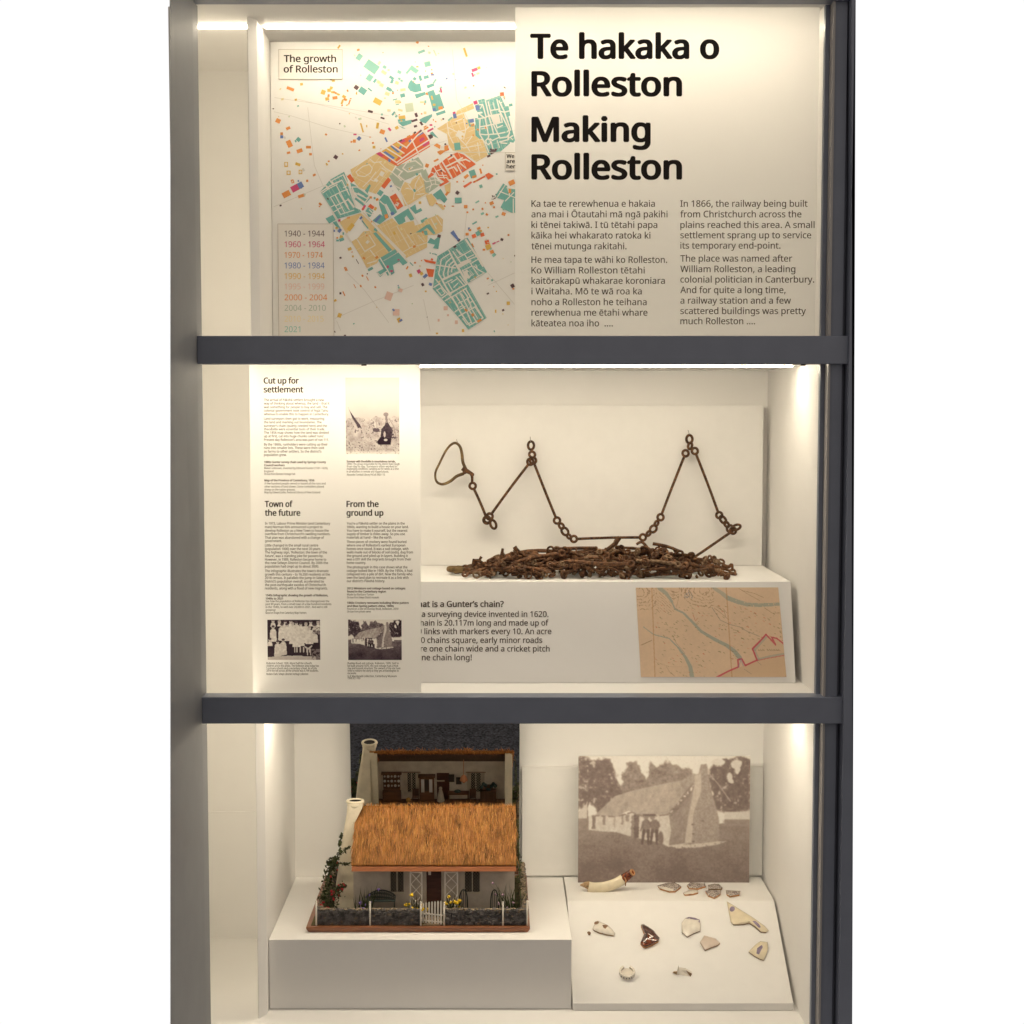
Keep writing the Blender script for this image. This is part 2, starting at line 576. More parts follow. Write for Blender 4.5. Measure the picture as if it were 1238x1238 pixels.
para(822.6, rows[:5], t1, 0.010, 10.6, 3)
para(822.6, rows[5:], t1, 0.010, 10.6, 3)

# narrow panel with small text and three printed photographs
t2 = empty("graphic_panel", P(405, 838, YP), "narrow white panel of small print headed Cut up for settlement", "graphic panel")
mb = MB()
pa, pb = P(303.5, 640, YP), P(508.5, 640, YP)
# the film is left open where the three photographs are printed
PHOTOS = ((418.8, 456.5, 483.3, 549), (322, 749.3, 386, 797.7), (420, 749, 485, 798))
xs_ = sorted({pa.x, pb.x} | {P(q[i], 640, YP).x for q in PHOTOS for i in (0, 2)})
holes = [(P(q[0], 640, YP).x, P(q[2], 640, YP).x, P(400, q[3], YP).z, P(400, q[1], YP).z) for q in PHOTOS]
for xa_, xb2 in zip(xs_[:-1], xs_[1:]):
    z = Z_F2 + 0.0008
    for h0, h1, z0, z1 in sorted(holes, key=lambda h: h[2]):
        if h0 <= (xa_ + xb2) / 2 <= h1:
            film(mb, xa_, xb2, z, z0); z = z1
    film(mb, xa_, xb2, z, P(400, 434, YP).z)
mb.build("panel", M_vinyl, t2)
for txt, x0, x1, base in (("Cut up for", 319, 361, 463.6), ("settlement", 319, 366.3, 474.3), ("Town of", 320.3, 353.5, 612.8), ("the future", 320.5, 362.8, 623.4),
                          ("From the", 419.2, 457.5, 612.8), ("ground up", 419.2, 463.3, 623.4)):
    mb = MB(); write(mb, panel_place, txt, x0, x1, base, 9.6, 0.036, 4)
    mb.build("heading_line", M_ink, t2)
q = 11.25
def col(x0, ox, oy, rows, size, bold):
    rows = [(t, ox + x / q, oy + y / q) for t, x, y in rows]
    cut = [0] + [i for i in range(1, len(rows)) if rows[i][2] - rows[i - 1][2] > 4.8] + [len(rows)]
    for a, b in zip(cut[:-1], cut[1:]):
        para(x0, rows[a:b], t2, bold, size, 1)
col(319.2, 305, 440, [("The arrival of P\u0101keh\u0101 settlers brought a new", 975, 505), ("way of thinking about whenua, the land \u2013 that it", 1048, 553),
    ("was something for people to buy and sell. The", 1020, 602), ("colonial government took control of Ng\u0101i Tahu", 1028, 650), ("whenua to enable this to happen in Canterbury.", 1040, 698),
    ("Land surveyors then got to work, measuring", 978, 760), ("the land and marking out boundaries. The", 942, 808), ("surveyor\u2019s chain (quietly needed here) and the", 1015, 857),
    ("theodolite were essential tools of their trade.", 988, 903), ("The 1856 map shows how the land was divided", 1038, 950), ("up at first, cut into huge chunks called \u2018runs\u2019.", 980, 998),
    ("Present-day Rolleston\u2019s area was part of run 111.", 1043, 1047), ("By the 1860s, runholders were cutting up their", 1025, 1110), ("runs into smaller lots. These were then sold", 975, 1157),
    ("as farms to other settlers. So the district\u2019s", 940, 1205), ("population grew.", 465, 1252)], 4.0, 0.02)
col(320.4, 305, 620, [("In 1973, Labour Prime Minister (and Canterbury", 1058, 160), ("man) Norman Kirk announced a project to", 955, 208), ("develop Rolleston as a New Town to house the", 1038, 257),
    ("overflow from Christchurch\u2019s swelling numbers.", 1060, 303), ("That plan was abandoned with a change of", 975, 352), ("government.", 402, 398),
    ("Little changed in the small rural centre", 895, 458), ("(population 1000) over the next 20 years.", 932, 506), ("The highway sign, \u2018Rolleston: the town of the", 1015, 553),
    ("future\u2019, was a standing joke for passers-by.", 965, 602), ("However, in 1989, Rolleston became home to", 1005, 650), ("the new Selwyn District Council. By 2006 the", 1030, 696),
    ("population had crept up to about 3000.", 905, 744), ("The infographic illustrates the town\u2019s dramatic", 1040, 806), ("growth this century \u2013 to 16,350 residents at the", 1055, 853),
    ("2018 census. It parallels the jump in Selwyn", 1000, 900), ("District\u2019s population overall, accelerated by", 975, 948), ("the post-earthquake exodus of Christchurch", 1000, 996),
    ("residents, along with a flood of new migrants.", 1025, 1042)], 4.0, 0.02)
col(419.3, 405, 620, [("You\u2019re a P\u0101keh\u0101 settler on the plains in the", 948, 160), ("1860s, wanting to build a house on your land.", 1000, 208), ("You have to make it yourself, but the nearest", 985, 257),
    ("supply of timber is miles away. So you use", 950, 303), ("materials at hand \u2013 like the earth.", 775, 350), ("These pieces of crockery were found buried", 970, 410),
    ("where one of Rolleston\u2019s earliest European", 955, 457), ("homes once stood. It was a sod cottage, with", 998, 505), ("walls made out of blocks of soil (sods), dug from", 1060, 552),
    ("the ground and piled up in layers. Building it", 990, 600), ("was a DIY skill the migrants brought from their", 1035, 647), ("home country.", 420, 695),
    ("The photograph in this case shows what the", 985, 755), ("cottage looked like in 1909. By the 1950s, it had", 1050, 803), ("collapsed into a pile of dirt. Now the family who", 1050, 850),
    ("own the land plan to recreate it as a link with", 1000, 897), ("our district\u2019s P\u0101keh\u0101 history.", 680, 943)], 4.0, 0.02)
# captions
cap = [("1880s Gunter survey chain used by Springs County", 319.5, 394, 559.8, 1), ("Council workers", 319.5, 344, 563.6, 1), ("Maker unknown, invented by Edmund Gunter (1581\u20131626),", 319.5, 396.5, 567.1, 0),
       ("England", 319.5, 330.5, 570.9, 0), ("On loan from Ellesmere Heritage Park", 319.5, 357, 574.2, 0), ("Map of the Province of Canterbury, 1856", 319.8, 380, 581.9, 1),
       ("A few hundred people owned or leased all the runs and", 319.8, 393.5, 585.7, 0), ("other sections of land shown. Some runholders placed", 319.8, 391.5, 589.4, 0), ("sheep on the native grasses.", 319.8, 357, 593.1, 0),
       ("Map by Edward Jollie, National Library of New Zealand", 319.8, 387, 596.4, 0),
       ("1940s Infographic showing the growth of Rolleston,", 321.2, 396.5, 720.9, 1), ("1940s to 2021", 321.2, 342, 724.8, 1), ("See how the population of Rolleston has changed over the", 321.2, 398, 728, 0),
       ("past 80 years, from a small town of a few hundred residents", 321.2, 400.5, 731.5, 0), ("in the 1940s, to well over 20,000 in 2021. And we\u2019re still", 321.2, 395.5, 735, 0), ("growing!", 321.2, 333, 738.6, 0),
       ("Based on images from Canterbury Maps Partners", 321.2, 370.5, 742, 0),
       ("Rolleston School, 1928. About half the school\u2019s", 322.2, 377, 803, 0), ("children are in this photo. The Rolleston area today has", 322.2, 385.5, 806.1, 0), ("5 primary schools and a secondary school. As of July", 322.2, 383, 809.1, 0),
       ("2019 the roll across all the schools was 4,199 students.", 322.2, 385, 812, 0), ("Reuben Clark, Selwyn Libraries heritage collection", 322.2, 372.5, 816, 0),
       ("Surveyor with theodolite in mountainous terrain,", 419.2, 478, 559, 1), ("1890s. The group responsible for the district lived rough", 419.2, 483, 562.1, 0), ("from day to day. Surveyors often worked in", 419.2, 480, 565.1, 0),
       ("challenging conditions, camping out for weeks at a time", 419.2, 482, 568, 0), ("in all weathers in remote and rugged places.", 419.2, 470, 571.3, 0), ("Alexander Turnbull Library PAColl-3060-1-15", 419.2, 465.5, 575, 0),
       ("2012 Miniature sod cottage based on cottages", 419.6, 490, 712.5, 1), ("found in the Canterbury region", 419.6, 466.5, 716.3, 1), ("Made by Barbara Turton", 419.6, 452, 719.9, 0), ("On loan from Selwyn District museum", 419.6, 458, 723.4, 0),
       ("1860s Crockery remnants including Rhine pattern", 419.8, 494, 730, 1), ("and Blue Spring pattern china, 1800s", 419.8, 476, 733.8, 1), ("Found on a site on Dunlop Road, Rolleston, 2019", 419.8, 481.5, 737.2, 0), ("On loan from private owner", 419.8, 448.5, 740.5, 0),
       ("Dunlop Road sod cottage, Rolleston, 1909. Said to", 420.3, 482, 803, 0), ("be built around 1870, the sod cottage had a thick", 420.3, 481.5, 806.1, 0), ("clay and tussock structure. The owners of the site have", 420.3, 484, 809.1, 0),
       ("tried to restore the story as they get archaeologists to", 420.3, 482, 812, 0), ("excavate.", 420.3, 431, 815, 0), ("G R Macdonald collection, Canterbury Museum", 420.3, 479.5, 818.6, 0), ("1958.92.1-103", 420.3, 435.5, 821, 0)]
mb = None
last = (0, 0)
for t, x0, x1, b, bd in cap:
    if mb is not None and not (abs(x0 - last[0]) < 1 and 0 < b - last[1] < 4.6):
        mb.build("caption", M_ink2, t2); mb = None
    if mb is None:
        mb = MB()
    write(mb, panel_place, t, x0, x1, b, 3.3, 0.05 if bd else 0.015, 1)
    last = (x0, b)
mb.build("caption", M_ink2, t2)
# ------------------------------------------------------------------ coloured growth map on its board
gm = empty("growth_map", P(480, 405, YM), "large coloured street map titled The growth of Rolleston, behind the glass", "map")
mb = MB()
m0 = P(329.5, 50, YM)
mb.box(XD1 + 0.0012, X_R - 0.0012, YM, YM + 0.006, B1T - 0.005, Z_CEIL - 0.0008)
mb.build("board", M_board, gm)
# the small canopy board above it, below the ceiling
INK = {
 'T': (0.135, 0.40, 0.37), 't': (0.22, 0.50, 0.43), 'Y': (0.73, 0.54, 0.25), 'O': (0.72, 0.125, 0.02), 'G': (0.40, 0.47, 0.38),
 'B': (0.10, 0.18, 0.45), 'M': (0.58, 0.045, 0.17), 'K': (0.07, 0.022, 0.032), 'U': (0.70, 0.44, 0.07), 'o': (0.72, 0.26, 0.04),
 'y': (0.78, 0.66, 0.36), 'P': (0.74, 0.50, 0.42), 'W': (0.79, 0.75, 0.69), 'g': (0.56, 0.64, 0.48), 'l': (0.68, 0.66, 0.62)}
# milky acrylic haze over the print is painted into every ink colour
INK = {k_: tuple(c_ * 0.94 + 0.74 * 0.06 for c_ in v_) for k_, v_ in INK.items()}
INK['r'] = (0.80, 0.71, 0.52); INK['q'] = (0.48, 0.62, 0.56)
SRC = {'A': (380, 140, 140 / 1238), 'B': (390, 210, 100 / 1238), 'C': (450, 200, 100 / 1238), 'D': (420, 270, 100 / 1238), 'E': (540, 100, 90 / 1238),
       'F': (500, 270, 100 / 1238), 'G': (500, 310, 100 / 1238), 'H': (425, 50, 100 / 1238), 'I': (310, 20, 160 / 1238), 'J': (470, 20, 160 / 1238),
       'K': (310, 150, 160 / 1238), 'L': (470, 150, 160 / 1238), 'M': (310, 260, 160 / 1238), 'N': (470, 260, 160 / 1238)}
mb = MB()
mlay = [0]
def mput(pts):
    mlay[0] += 1
    y = YM - 0.0004 - mlay[0] * 4e-7
    return [P(px, py, y) for px, py in pts]
def cv(src, pts):
    ox, oy, s = SRC[src]
    return [(ox + x * s, oy + y * s) for x, y in pts]
def area(c, src, *pts):
    mb.col = INK[c]
    mb.poly(mput(cv(src, pts)))
def wline(pts, w, c='W'):
    """A street of w px width through px points."""
    mb.col = INK[c]
    for (x0, y0), (x1, y1) in zip(pts[:-1], pts[1:]):
        dx, dy = x1 - x0, y1 - y0
        L = math.hypot(dx, dy) or 1
        nx, ny = -dy / L * w / 2, dx / L * w / 2
        ex, ey = dx / L * w * 0.3, dy / L * w * 0.3
        mb.poly(mput([(x0 + nx - ex, y0 + ny - ey), (x1 + nx + ex, y1 + ny + ey), (x1 - nx + ex, y1 - ny + ey), (x0 - nx - ex, y0 - ny - ey)]))
def road(src, w, *lines_, c='W'):
    for l in lines_:
        wline(cv(src, l), w, c)
def blk(c, src, x, y, w, h, ang=0.0):
    a = math.radians(ang)
    ca, sa = math.cos(a), math.sin(a)
    area(c, src, *[(x + u * ca - v * sa, y + u * sa + v * ca) for u, v in ((-w / 2, -h / 2), (w / 2, -h / 2), (w / 2, h / 2), (-w / 2, h / 2))])
def streets(src, w, c, ang, gap, pts, jit=0.25, skip=0.15):
    """Fine parallel streets clipped to an outline."""
    p = cv(src, pts)
    a = math.radians(ang); ux, uy = math.cos(a), math.sin(a)
    off = [-x * uy + y * ux for x, y in p]
    o = min(off) + gap * .5
    while o < max(off):
        cuts = []
        for i in range(len(p)):
            j = (i + 1) % len(p)
            d0, d1 = off[i] - o, off[j] - o
            if (d0 < 0) != (d1 < 0):
                f = d0 / (d0 - d1)
                x = p[i][0] + (p[j][0] - p[i][0]) * f; y = p[i][1] + (p[j][1] - p[i][1]) * f
                cuts.append((x * ux + y * uy, x, y))
        cuts.sort()
        for k_ in range(0, len(cuts) - 1, 2):
            A_, B_ = cuts[k_], cuts[k_ + 1]
            L = B_[0] - A_[0]
            t = 0.0
            while t < 1.0:                      # broken into blocks of uneven length
                t2 = min(1.0, t + rnd.uniform(5, 16) / max(L, 1))
                if rnd.random() > skip:
                    e = 0.0 if rnd.random() < .5 else .6
                    wline([(A_[1] + (B_[1] - A_[1]) * t, A_[2] + (B_[2] - A_[2]) * t), (A_[1] + (B_[1] - A_[1]) * t2, A_[2] + (B_[2] - A_[2]) * t2)], w, c)
                t = t2
        o += gap * rnd.uniform(1 - jit, 1 + jit)
# faint rural roads
for l in (((331, 135), (352, 140), (400, 155), (450, 166)), ((331, 250), (390, 225), (470, 190), (540, 170)), ((360, 120), (420, 135), (470, 150)), ((540, 180), (590, 165), (622, 158)),
          ((405, 385), (450, 365), (500, 345)), ((412, 400), (407, 388)), ((520, 400), (512, 362)), ((547, 60), (552, 120), (575, 160)), ((565, 250), (560, 300)), ((590, 345), (622, 330)),
          ((372, 130), (380, 200), (395, 235)), ((420, 330), (440, 350), (470, 390)), ((590, 330), (622, 368)), ((332, 118), (400, 128), (470, 140))):
    wline(l, 0.6, 'l')
# north
for c, x, y, w, h, a in (('t',115,235,75,95,35),('t',300,380,205,140,35),('g',415,325,35,55,35),('t',495,385,55,45,35),('y',485,465,80,45,35),('y',555,430,30,25,0),('t',270,545,85,95,35),
        ('T',350,590,35,65,35),('y',405,610,55,45,35),('y',450,655,60,50,30),('T',600,545,75,40,35),('T',605,600,40,60,25),('t',715,460,60,45,30),('t',715,560,40,35,30),('t',750,590,40,30,30),
        ('y',680,620,55,45,20),('K',72,690,65,60,35),('T',165,740,110,90,35),('T',275,722,75,22,38),('T',560,715,80,50,30),('T',610,745,55,18,40),('o',620,775,25,30,0),('y',535,785,70,50,20),('y',768,725,80,40,-10),
        ('T',765,810,70,55,-15),('U',390,900,120,80,28),('K',282,1050,75,32,14),('K',463,1150,62,22,18),('g',865,990,120,130,-8),('t',650,870,70,18,-15),('y',690,905,75,50,0),('t',685,945,50,14,-10),
        ('y',560,1035,50,35,10),('y',730,1030,70,30,15),('T',628,1080,30,65,40),('t',670,1120,40,30,-40),('U',755,1140,100,55,-10),('K',965,1105,30,60,-20),('o',1050,1085,20,20,0),('y',1100,1070,40,40,0),
        ('t',1050,155,100,35,-22),('g',1165,170,40,35,20),('t',1137,340,90,75,-15),('U',985,380,35,20,0),('T',945,560,45,45,35),('T',1030,550,40,80,-15),('T',1118,535,75,45,-15),('U',1200,425,20,18,0),('U',1108,445,12,22,0),
        ('o',1205,490,30,45,-20),('o',985,15,40,35,20),('y',1065,910,80,25,0),('t',1105,905,30,45,0),('o',1130,785,40,35,20),('y',500,850,30,20,0)):
    blk(c, 'H', x, y, w, h, a)
area('t', 'H', (900,355),(1010,435),(965,485),(885,430),(830,495),(810,470))
area('T', 'H', (890,575),(970,640),(1025,630),(1050,740),(950,765),(880,740),(840,690),(855,630))
area('T', 'H', (945,795),(1100,755),(1115,795),(970,855))
area('T', 'H', (1120,660),(1230,625),(1238,665),(1140,705))
area('T', 'J', (360,705),(420,685),(440,735),(475,720),(520,855),(440,890),(415,885),(385,780))
area('T', 'J', (440,905),(525,875),(532,900),(450,928))
blk('o','J',485,855,40,28,-5); blk('B','J',425,870,30,28,-15); blk('U','J',405,760,14,38,-15); blk('U','J',425,825,25,20,0); blk('t','J',430,605,16,45,35); blk('B','J',410,545,30,14,0)
blk('M','J',488,688,16,48,-12); blk('U','J',717,335,20,85,-18); blk('M','J',803,498,55,28,-20); blk('U','J',843,480,28,25,-20); blk('M','J',785,545,18,38,-20); blk('o','J',805,545,10,12,0); blk('y','J',835,533,28,16,-15)
blk('g','J',432,340,12,60,-25); blk('g','J',465,345,14,10,20); blk('t','J',305,328,65,22,-20); blk('o','J',372,278,14,8,30)
area('T', 'J', (285,965),(330,940),(405,912),(405,935),(345,1000),(300,985))
area('T', 'J', (85,990),(215,965),(210,1000),(130,1028))
area('T', 'J', (85,1015),(160,1050),(130,1045))
blk('K','J',240,972,58,20,-18); blk('K','J',258,920,22,38,-20); blk('K','J',305,1000,20,38,-35); blk('K','J',250,1026,30,20,-15); blk('U','J',75,1040,32,28,-30); blk('M','J',8,1055,20,35,-40)
blk('T','J',120,970,70,22,-8); blk('o','J',235,1100,22,14,0); blk('K','J',188,1122,26,16,-15); blk('K','J',510,958,16,16,0)
blk('U','I',720,598,28,25,0); blk('K','I',697,591,18,10,10); blk('U','I',772,283,16,38,35); blk('o','I',318,676,70,28,22); blk('U','I',422,633,26,24,-10)
for x, y, w, h, a in ((625,708,40,42,20),(680,690,34,30,0),(700,668,26,28,20),(712,708,28,20,10),(735,712,38,18,30),(766,728,28,18,20),(675,740,20,26,10),(662,770,36,30,-10),(735,760,46,28,-8),(820,750,34,26,30),(838,778,22,20,20),(803,798,18,46,18),(870,800,12,46,20),(848,828,22,10,-20),(882,768,16,10,0),(828,775,26,22,40)):
    blk('U' if (int(x) % 3) else 'o', 'I', x, y, w, h, a)
for c, x, y, w, h, a in (('o',203,976,44,40,25),('o',297,1045,40,26,-25),('o',236,1096,26,26,0),('B',237,1125,28,28,0),('o',308,1190,46,66,-25),('T',393,1150,38,36,40),('o',487,1222,46,24,0),('K',158,862,14,10,0),
        ('K',1065,888,44,22,15),('K',1180,950,38,16,18),('U',987,1040,14,90,-16),('U',1133,1020,24,56,10),('o',1178,1078,46,40,20),('M',922,1103,30,14,0),('B',960,1140,32,36,40),('o',916,1165,28,30,0),('o',888,1172,16,16,0),('B',1213,1152,16,46,-25),('U',1032,1025,10,22,0),('o',1090,1182,18,18,0),('U',1100,1222,26,26,0),('o',1063,1128,12,10,0),('K',780,1002,12,12,0)):
    blk(c, 'I', x, y, w, h, a)
for c, x, y, w, h, a in (('o',404,250,54,34,-20),('o',301,268,32,20,-15),('o',506,282,26,22,0),('U',388,376,48,26,20),('o',475,531,20,22,0),('o',280,655,74,52,-28),('M',360,600,70,58,-28),('B',412,572,48,56,-28),('o',420,672,62,28,-18),
        ('K',742,309,36,34,35),('o',676,348,18,14,0),('U',806,279,14,12,0),('U',412,448,34,40,0),('W',412,448,20,26,0),('U',278,378,34,46,0),('W',278,375,18,28,0),('U',301,456,38,40,0),('W',301,455,20,24,0),('o',338,536,26,34,-20),('W',338,538,10,18,-20),('B',392,532,12,18,0)):
    blk(c, 'K', x, y, w, h, a)
# pale western suburb
area('Y', 'A', (385,575),(480,520),(600,440),(660,405),(760,470),(870,520),(830,600),(790,670),(720,750),(660,835),(560,800),(480,770),(425,705))
W1 = ((385,575),(480,520),(600,440),(660,405),(760,470),(870,520),(830,600),(790,670),(720,750),(660,835),(560,800),(480,770),(425,705))
streets('A', .45, 'r', 28, 7.5, W1, skip=.35); streets('A', .45, 'r', -52, 9, W1, skip=.45)
road('A', 1.0, [(445,600),(520,540),(590,520),(620,560),(600,610),(540,650),(470,640),(445,600)], [(600,680),(520,760)], [(700,500),(760,560),(830,600)], [(690,640),(640,700),(600,680),(660,600)], [(590,460),(640,500),(720,490)], [(720,560),(790,600)])
blk('W','A',722,620,44,50,30); blk('W','A',660,690,40,30,30)
blk('O','A',768,720,46,120,38); area('O','A',(775,690),(795,660),(818,690),(795,715)); blk('O','A',390,670,44,86,-35)
# grey-green district
area('G', 'A', (845,590),(890,530),(1000,500),(1110,440),(1165,520),(1165,590),(1040,660),(960,690),(940,740),(905,810),(870,760),(800,645))
W9 = ((845,590),(890,530),(1000,500),(1110,440),(1165,520),(1165,590),(1040,660),(960,690),(940,740),(905,810),(870,760),(800,645))
streets('A', .4, 'l', -20, 6, W9, skip=.45)
area('G', 'L', (300,450),(345,420),(380,500),(440,500),(490,560),(380,640),(345,650),(330,560))
road('A', 1.5, [(1165,560),(1000,600),(945,560),(990,500),(1080,480),(1145,530)], [(940,590),(900,640),(960,690)], [(1050,550),(1010,580)], [(830,600),(900,660),(930,690)], [(850,740),(920,780)], [(880,560),(940,600)])
road('L', 1.0, [(310,500),(350,540),(440,520)], [(350,600),(420,560),(470,570)], [(380,500),(400,560),(380,620)], [(430,500),(440,560)])
# north-west strip of orange blocks
area('O', 'A', (655,405),(745,370),(810,320),(905,265),(1085,190),(1140,145),(1190,205),(1230,270),(1238,330),(890,540),(845,520))
area('U', 'A', (720,378),(770,348),(900,440),(860,480)); area('U','A',(775,340),(815,320),(950,400),(920,430)); area('U','A',(840,310),(890,280),(960,330),(930,350))
area('B', 'A', (735,390),(760,378),(865,450),(840,465)); area('B','A',(810,325),(830,318),(920,390),(890,395)); area('M','A',(660,405),(690,388),(745,425),(715,440)); area('B','A',(785,470),(800,455),(820,480),(800,500))
area('B', 'A', (1075,240),(1140,148),(1170,185)); area('K','A',(1110,185),(1140,145),(1165,180)); area('M','A',(1120,250),(1165,225),(1185,250),(1130,285)); area('M','A',(1150,310),(1215,270),(1232,290),(1170,330)); area('M','A',(910,270),(960,245),(975,270),(930,290))
blk('B','A',1020,270,24,24,20); blk('K','A',1075,180,26,20,-40); blk('K','A',925,265,30,18,-30); blk('B','A',920,340,24,36,30); blk('o','A',985,305,70,40,-30); blk('o','A',1010,220,40,18,-30)
road('A', 1.5, [(700,375),(880,500)], [(770,345),(940,450)], [(830,312),(960,400)], [(890,280),(990,345)], [(880,500),(1080,350),(1238,250)], [(890,520),(1238,310)], [(1040,250),(1120,420)], [(985,340),(1100,210),(1165,160)])
road('A', 2.0, [(1165,150),(1238,260)])
area('K', 'J', (365,1110),(410,1095),(415,1130),(385,1150)); area('T','J',(380,1090),(410,1075),(465,1140),(420,1120))
for c, x, y, w, h, a in (('M',395,1015,26,16,0),('o',350,1045,46,16,-30),('M',390,1060,60,16,-28),('M',380,1070,40,10,-28),('o',340,1030,30,12,-30)):
    blk(c,'J',x,y,w,h,a)
# eastern tan suburb
area('Y', 'J', (450,1050),(545,990),(620,930),(640,880),(785,810),(800,860),(700,900),(720,960),(800,1000),(815,1110),(880,1160),(915,1250),(925,1300),(820,1360),(690,1265),(600,1255),(560,1200),(545,1100))
W2 = ((450,1050),(545,990),(620,930),(640,880),(785,810),(800,860),(700,900),(720,960),(800,1000),(815,1110),(880,1160),(915,1250),(925,1300),(820,1360),(690,1265),(600,1255),(560,1200),(545,1100))
streets('J', .45, 'r', -20, 5.5, W2, skip=.3); streets('J', .45, 'r', 68, 7, W2, skip=.4)
road('J', 1.0, [(620,930),(700,900)], [(545,990),(560,1100),(600,1180)], [(560,1040),(640,1080),(720,1060),(780,1000)], [(640,1080),(660,1140),(720,1200)], [(700,960),(720,1060),(700,1150)], [(780,1120),(720,1200),(760,1260)], [(830,1180),(850,1300)], [(620,980),(680,960)], [(600,1180),(700,1230),(860,1200)])
blk('W','J',668,1105,70,60,30); blk('T','J',642,1215,58,70,-8); blk('B','J',618,930,32,44,-12); blk('M','J',612,900,26,18,-20); blk('t','J',575,958,50,16,-40); blk('B','J',775,975,44,34,-10); area('T','J',(735,965),(750,960),(760,1010),(800,1000),(795,1030),(755,1030))
blk('o','J',785,1015,34,18,-20)
blk('K','J',632,994,10,12,0); blk('o','J',790,1110,12,14,0)
# north-east teal estate
area('T', 'E', (520,290),(620,265),(645,292),(890,212),(912,250),(975,390),(1030,390),(1058,545),(1030,560),(1080,750),(1138,960),(1110,998),(1050,985),(1050,1012),(960,1088),(900,1145),(830,1150),(700,1215),(640,1060),(605,930),(545,935),(480,880),(465,720),(480,690),(470,590),(525,590),(520,525),(600,505),(590,480),(510,490),(475,375),(540,350))
W8 = ((520,290),(620,265),(645,292),(890,212),(912,250),(975,390),(1030,390),(1058,545),(1030,560),(1080,750),(1138,960),(1050,1012),(960,1088),(900,1145),(830,1150),(700,1215),(640,1060),(605,930),(545,935),(480,880),(465,720),(480,690),(470,590),(525,590),(520,525),(600,505),(590,480),(510,490),(475,375),(540,350))
streets('E', .45, 'q', 75, 4.4, W8, skip=.3); streets('E', .45, 'q', -15, 6, W8, skip=.4)
area('W', 'E', (720,540),(868,512),(895,650),(775,680))
area('B', 'E', (470,380),(540,375),(555,450),(490,465)); blk('M','E',480,330,64,60,-20); blk('O','E',920,190,66,62,-5); blk('o','E',655,745,40,46,0); blk('o','E',520,780,44,30,10); blk('T','E',1065,370,60,44,-10); blk('K','E',965,80,40,16,40); blk('K','E',962,268,24,12,10)
road('E', 1.5, [(645,300),(700,560),(740,690),(780,850)], [(545,365),(600,365),(655,565)], [(690,315),(745,535)], [(835,275),(885,470),(925,660)], [(740,460),(868,440)], [(520,600),(640,580),(720,540)], [(545,735),(640,720),(780,690),(925,655)], [(550,855),(650,865),(780,855),(850,850)], [(775,690),(850,850),(890,920),(1000,905),(1045,840),(1040,790),(900,505)],
     [(865,470),(960,490),(1040,470)], [(960,490),(1065,790)], [(870,300),(965,490)], [(640,590),(695,870)], [(555,590),(550,740),(550,860),(640,1000),(700,1160)], [(850,850),(1000,820),(1040,790)], [(880,985),(1030,945)], [(740,980),(770,1100)], [(720,930),(760,960),(870,910)], [(650,960),(680,930),(720,950),(730,1000),(690,1030),(660,1000),(650,960)], [(1040,840),(1020,930),(1100,880)], [(540,520),(640,590)], [(700,560),(895,520)], [(820,690),(840,750),(930,710)], [(700,880),(690,940)], [(900,1000),(1000,1010)])
road('E', 1.0, [(770,330),(800,440)], [(590,370),(560,430)], [(890,330),(920,330)], [(580,770),(640,760)], [(840,960),(880,1080)], [(1060,910),(1100,950)])
blk('K','J',970,1265,50,34,-30); blk('K','J',935,1305,32,20,-25); blk('K','J',1000,1248,20,26,20); blk('K','J',958,1245,26,18,20)
# central orange suburb
area('O', 'L', (435,400),(500,350),(535,320),(600,280),(640,265),(700,285),(815,375),(680,460),(600,510),(555,520),(575,535),(480,585),(470,570),(520,540),(460,500),(440,450))
streets('L', .5, 'y', 62, 5, ((435,400),(500,350),(535,320),(600,280),(640,265),(700,285),(815,375),(680,460),(600,510),(555,520)), skip=.45)
area('O', 'L', (390,460),(405,410),(440,385),(450,430),(415,480),(370,510),(365,490))
road('L', 1.7, [(500,350),(600,520)], [(530,400),(620,355),(690,315)], [(600,290),(660,360),(720,410)], [(560,420),(610,400),(640,440)], [(640,350),(720,330),(760,350)], [(545,415),(590,500)], [(680,455),(640,380)], [(560,330),(610,300)])
road('L', 1.1, [(420,400),(470,480),(540,480)], [(440,440),(500,420)], [(470,370),(510,440)], [(460,500),(540,500),(570,540)], [(440,520),(480,540)], [(500,455),(520,510)], [(400,450),(440,470)], [(480,400),(530,450)])
area('o', 'L', (415,345),(460,320),(470,335),(430,355)); blk('o','L',358,388,32,34,20); blk('O','L',540,225,36,50,-20); area('o','L',(420,200),(450,180),(500,210),(560,200),(550,240),(480,290),(450,260),(490,240)); blk('W','L',500,225,40,40,0); blk('K','L',585,292,18,20,0)
area('O', 'L', (695,580),(770,535),(780,548),(710,598)); area('O','L',(785,540),(900,480),(905,495),(795,552)); area('O','L',(900,475),(935,455),(985,485),(930,520)); blk('T','L',785,465,58,70,-20); blk('o','L',725,490,46,26,-40); blk('o','L',860,440,18,50,-15); blk('o','L',800,492,40,22,-15); blk('o','L',640,540,16,16,0); blk('o','L',700,535,12,10,0); blk('o','L',880,385,10,12,0)
area('Y', 'L', (520,575),(580,545),(575,640),(540,660)); blk('o','L',545,650,40,22,-50); blk('K','L',642,642,32,32,35); blk('T','L',650,714,64,52,0)
area('T', 'L', (410,660),(485,605),(548,705),(520,740),(480,700),(455,705))
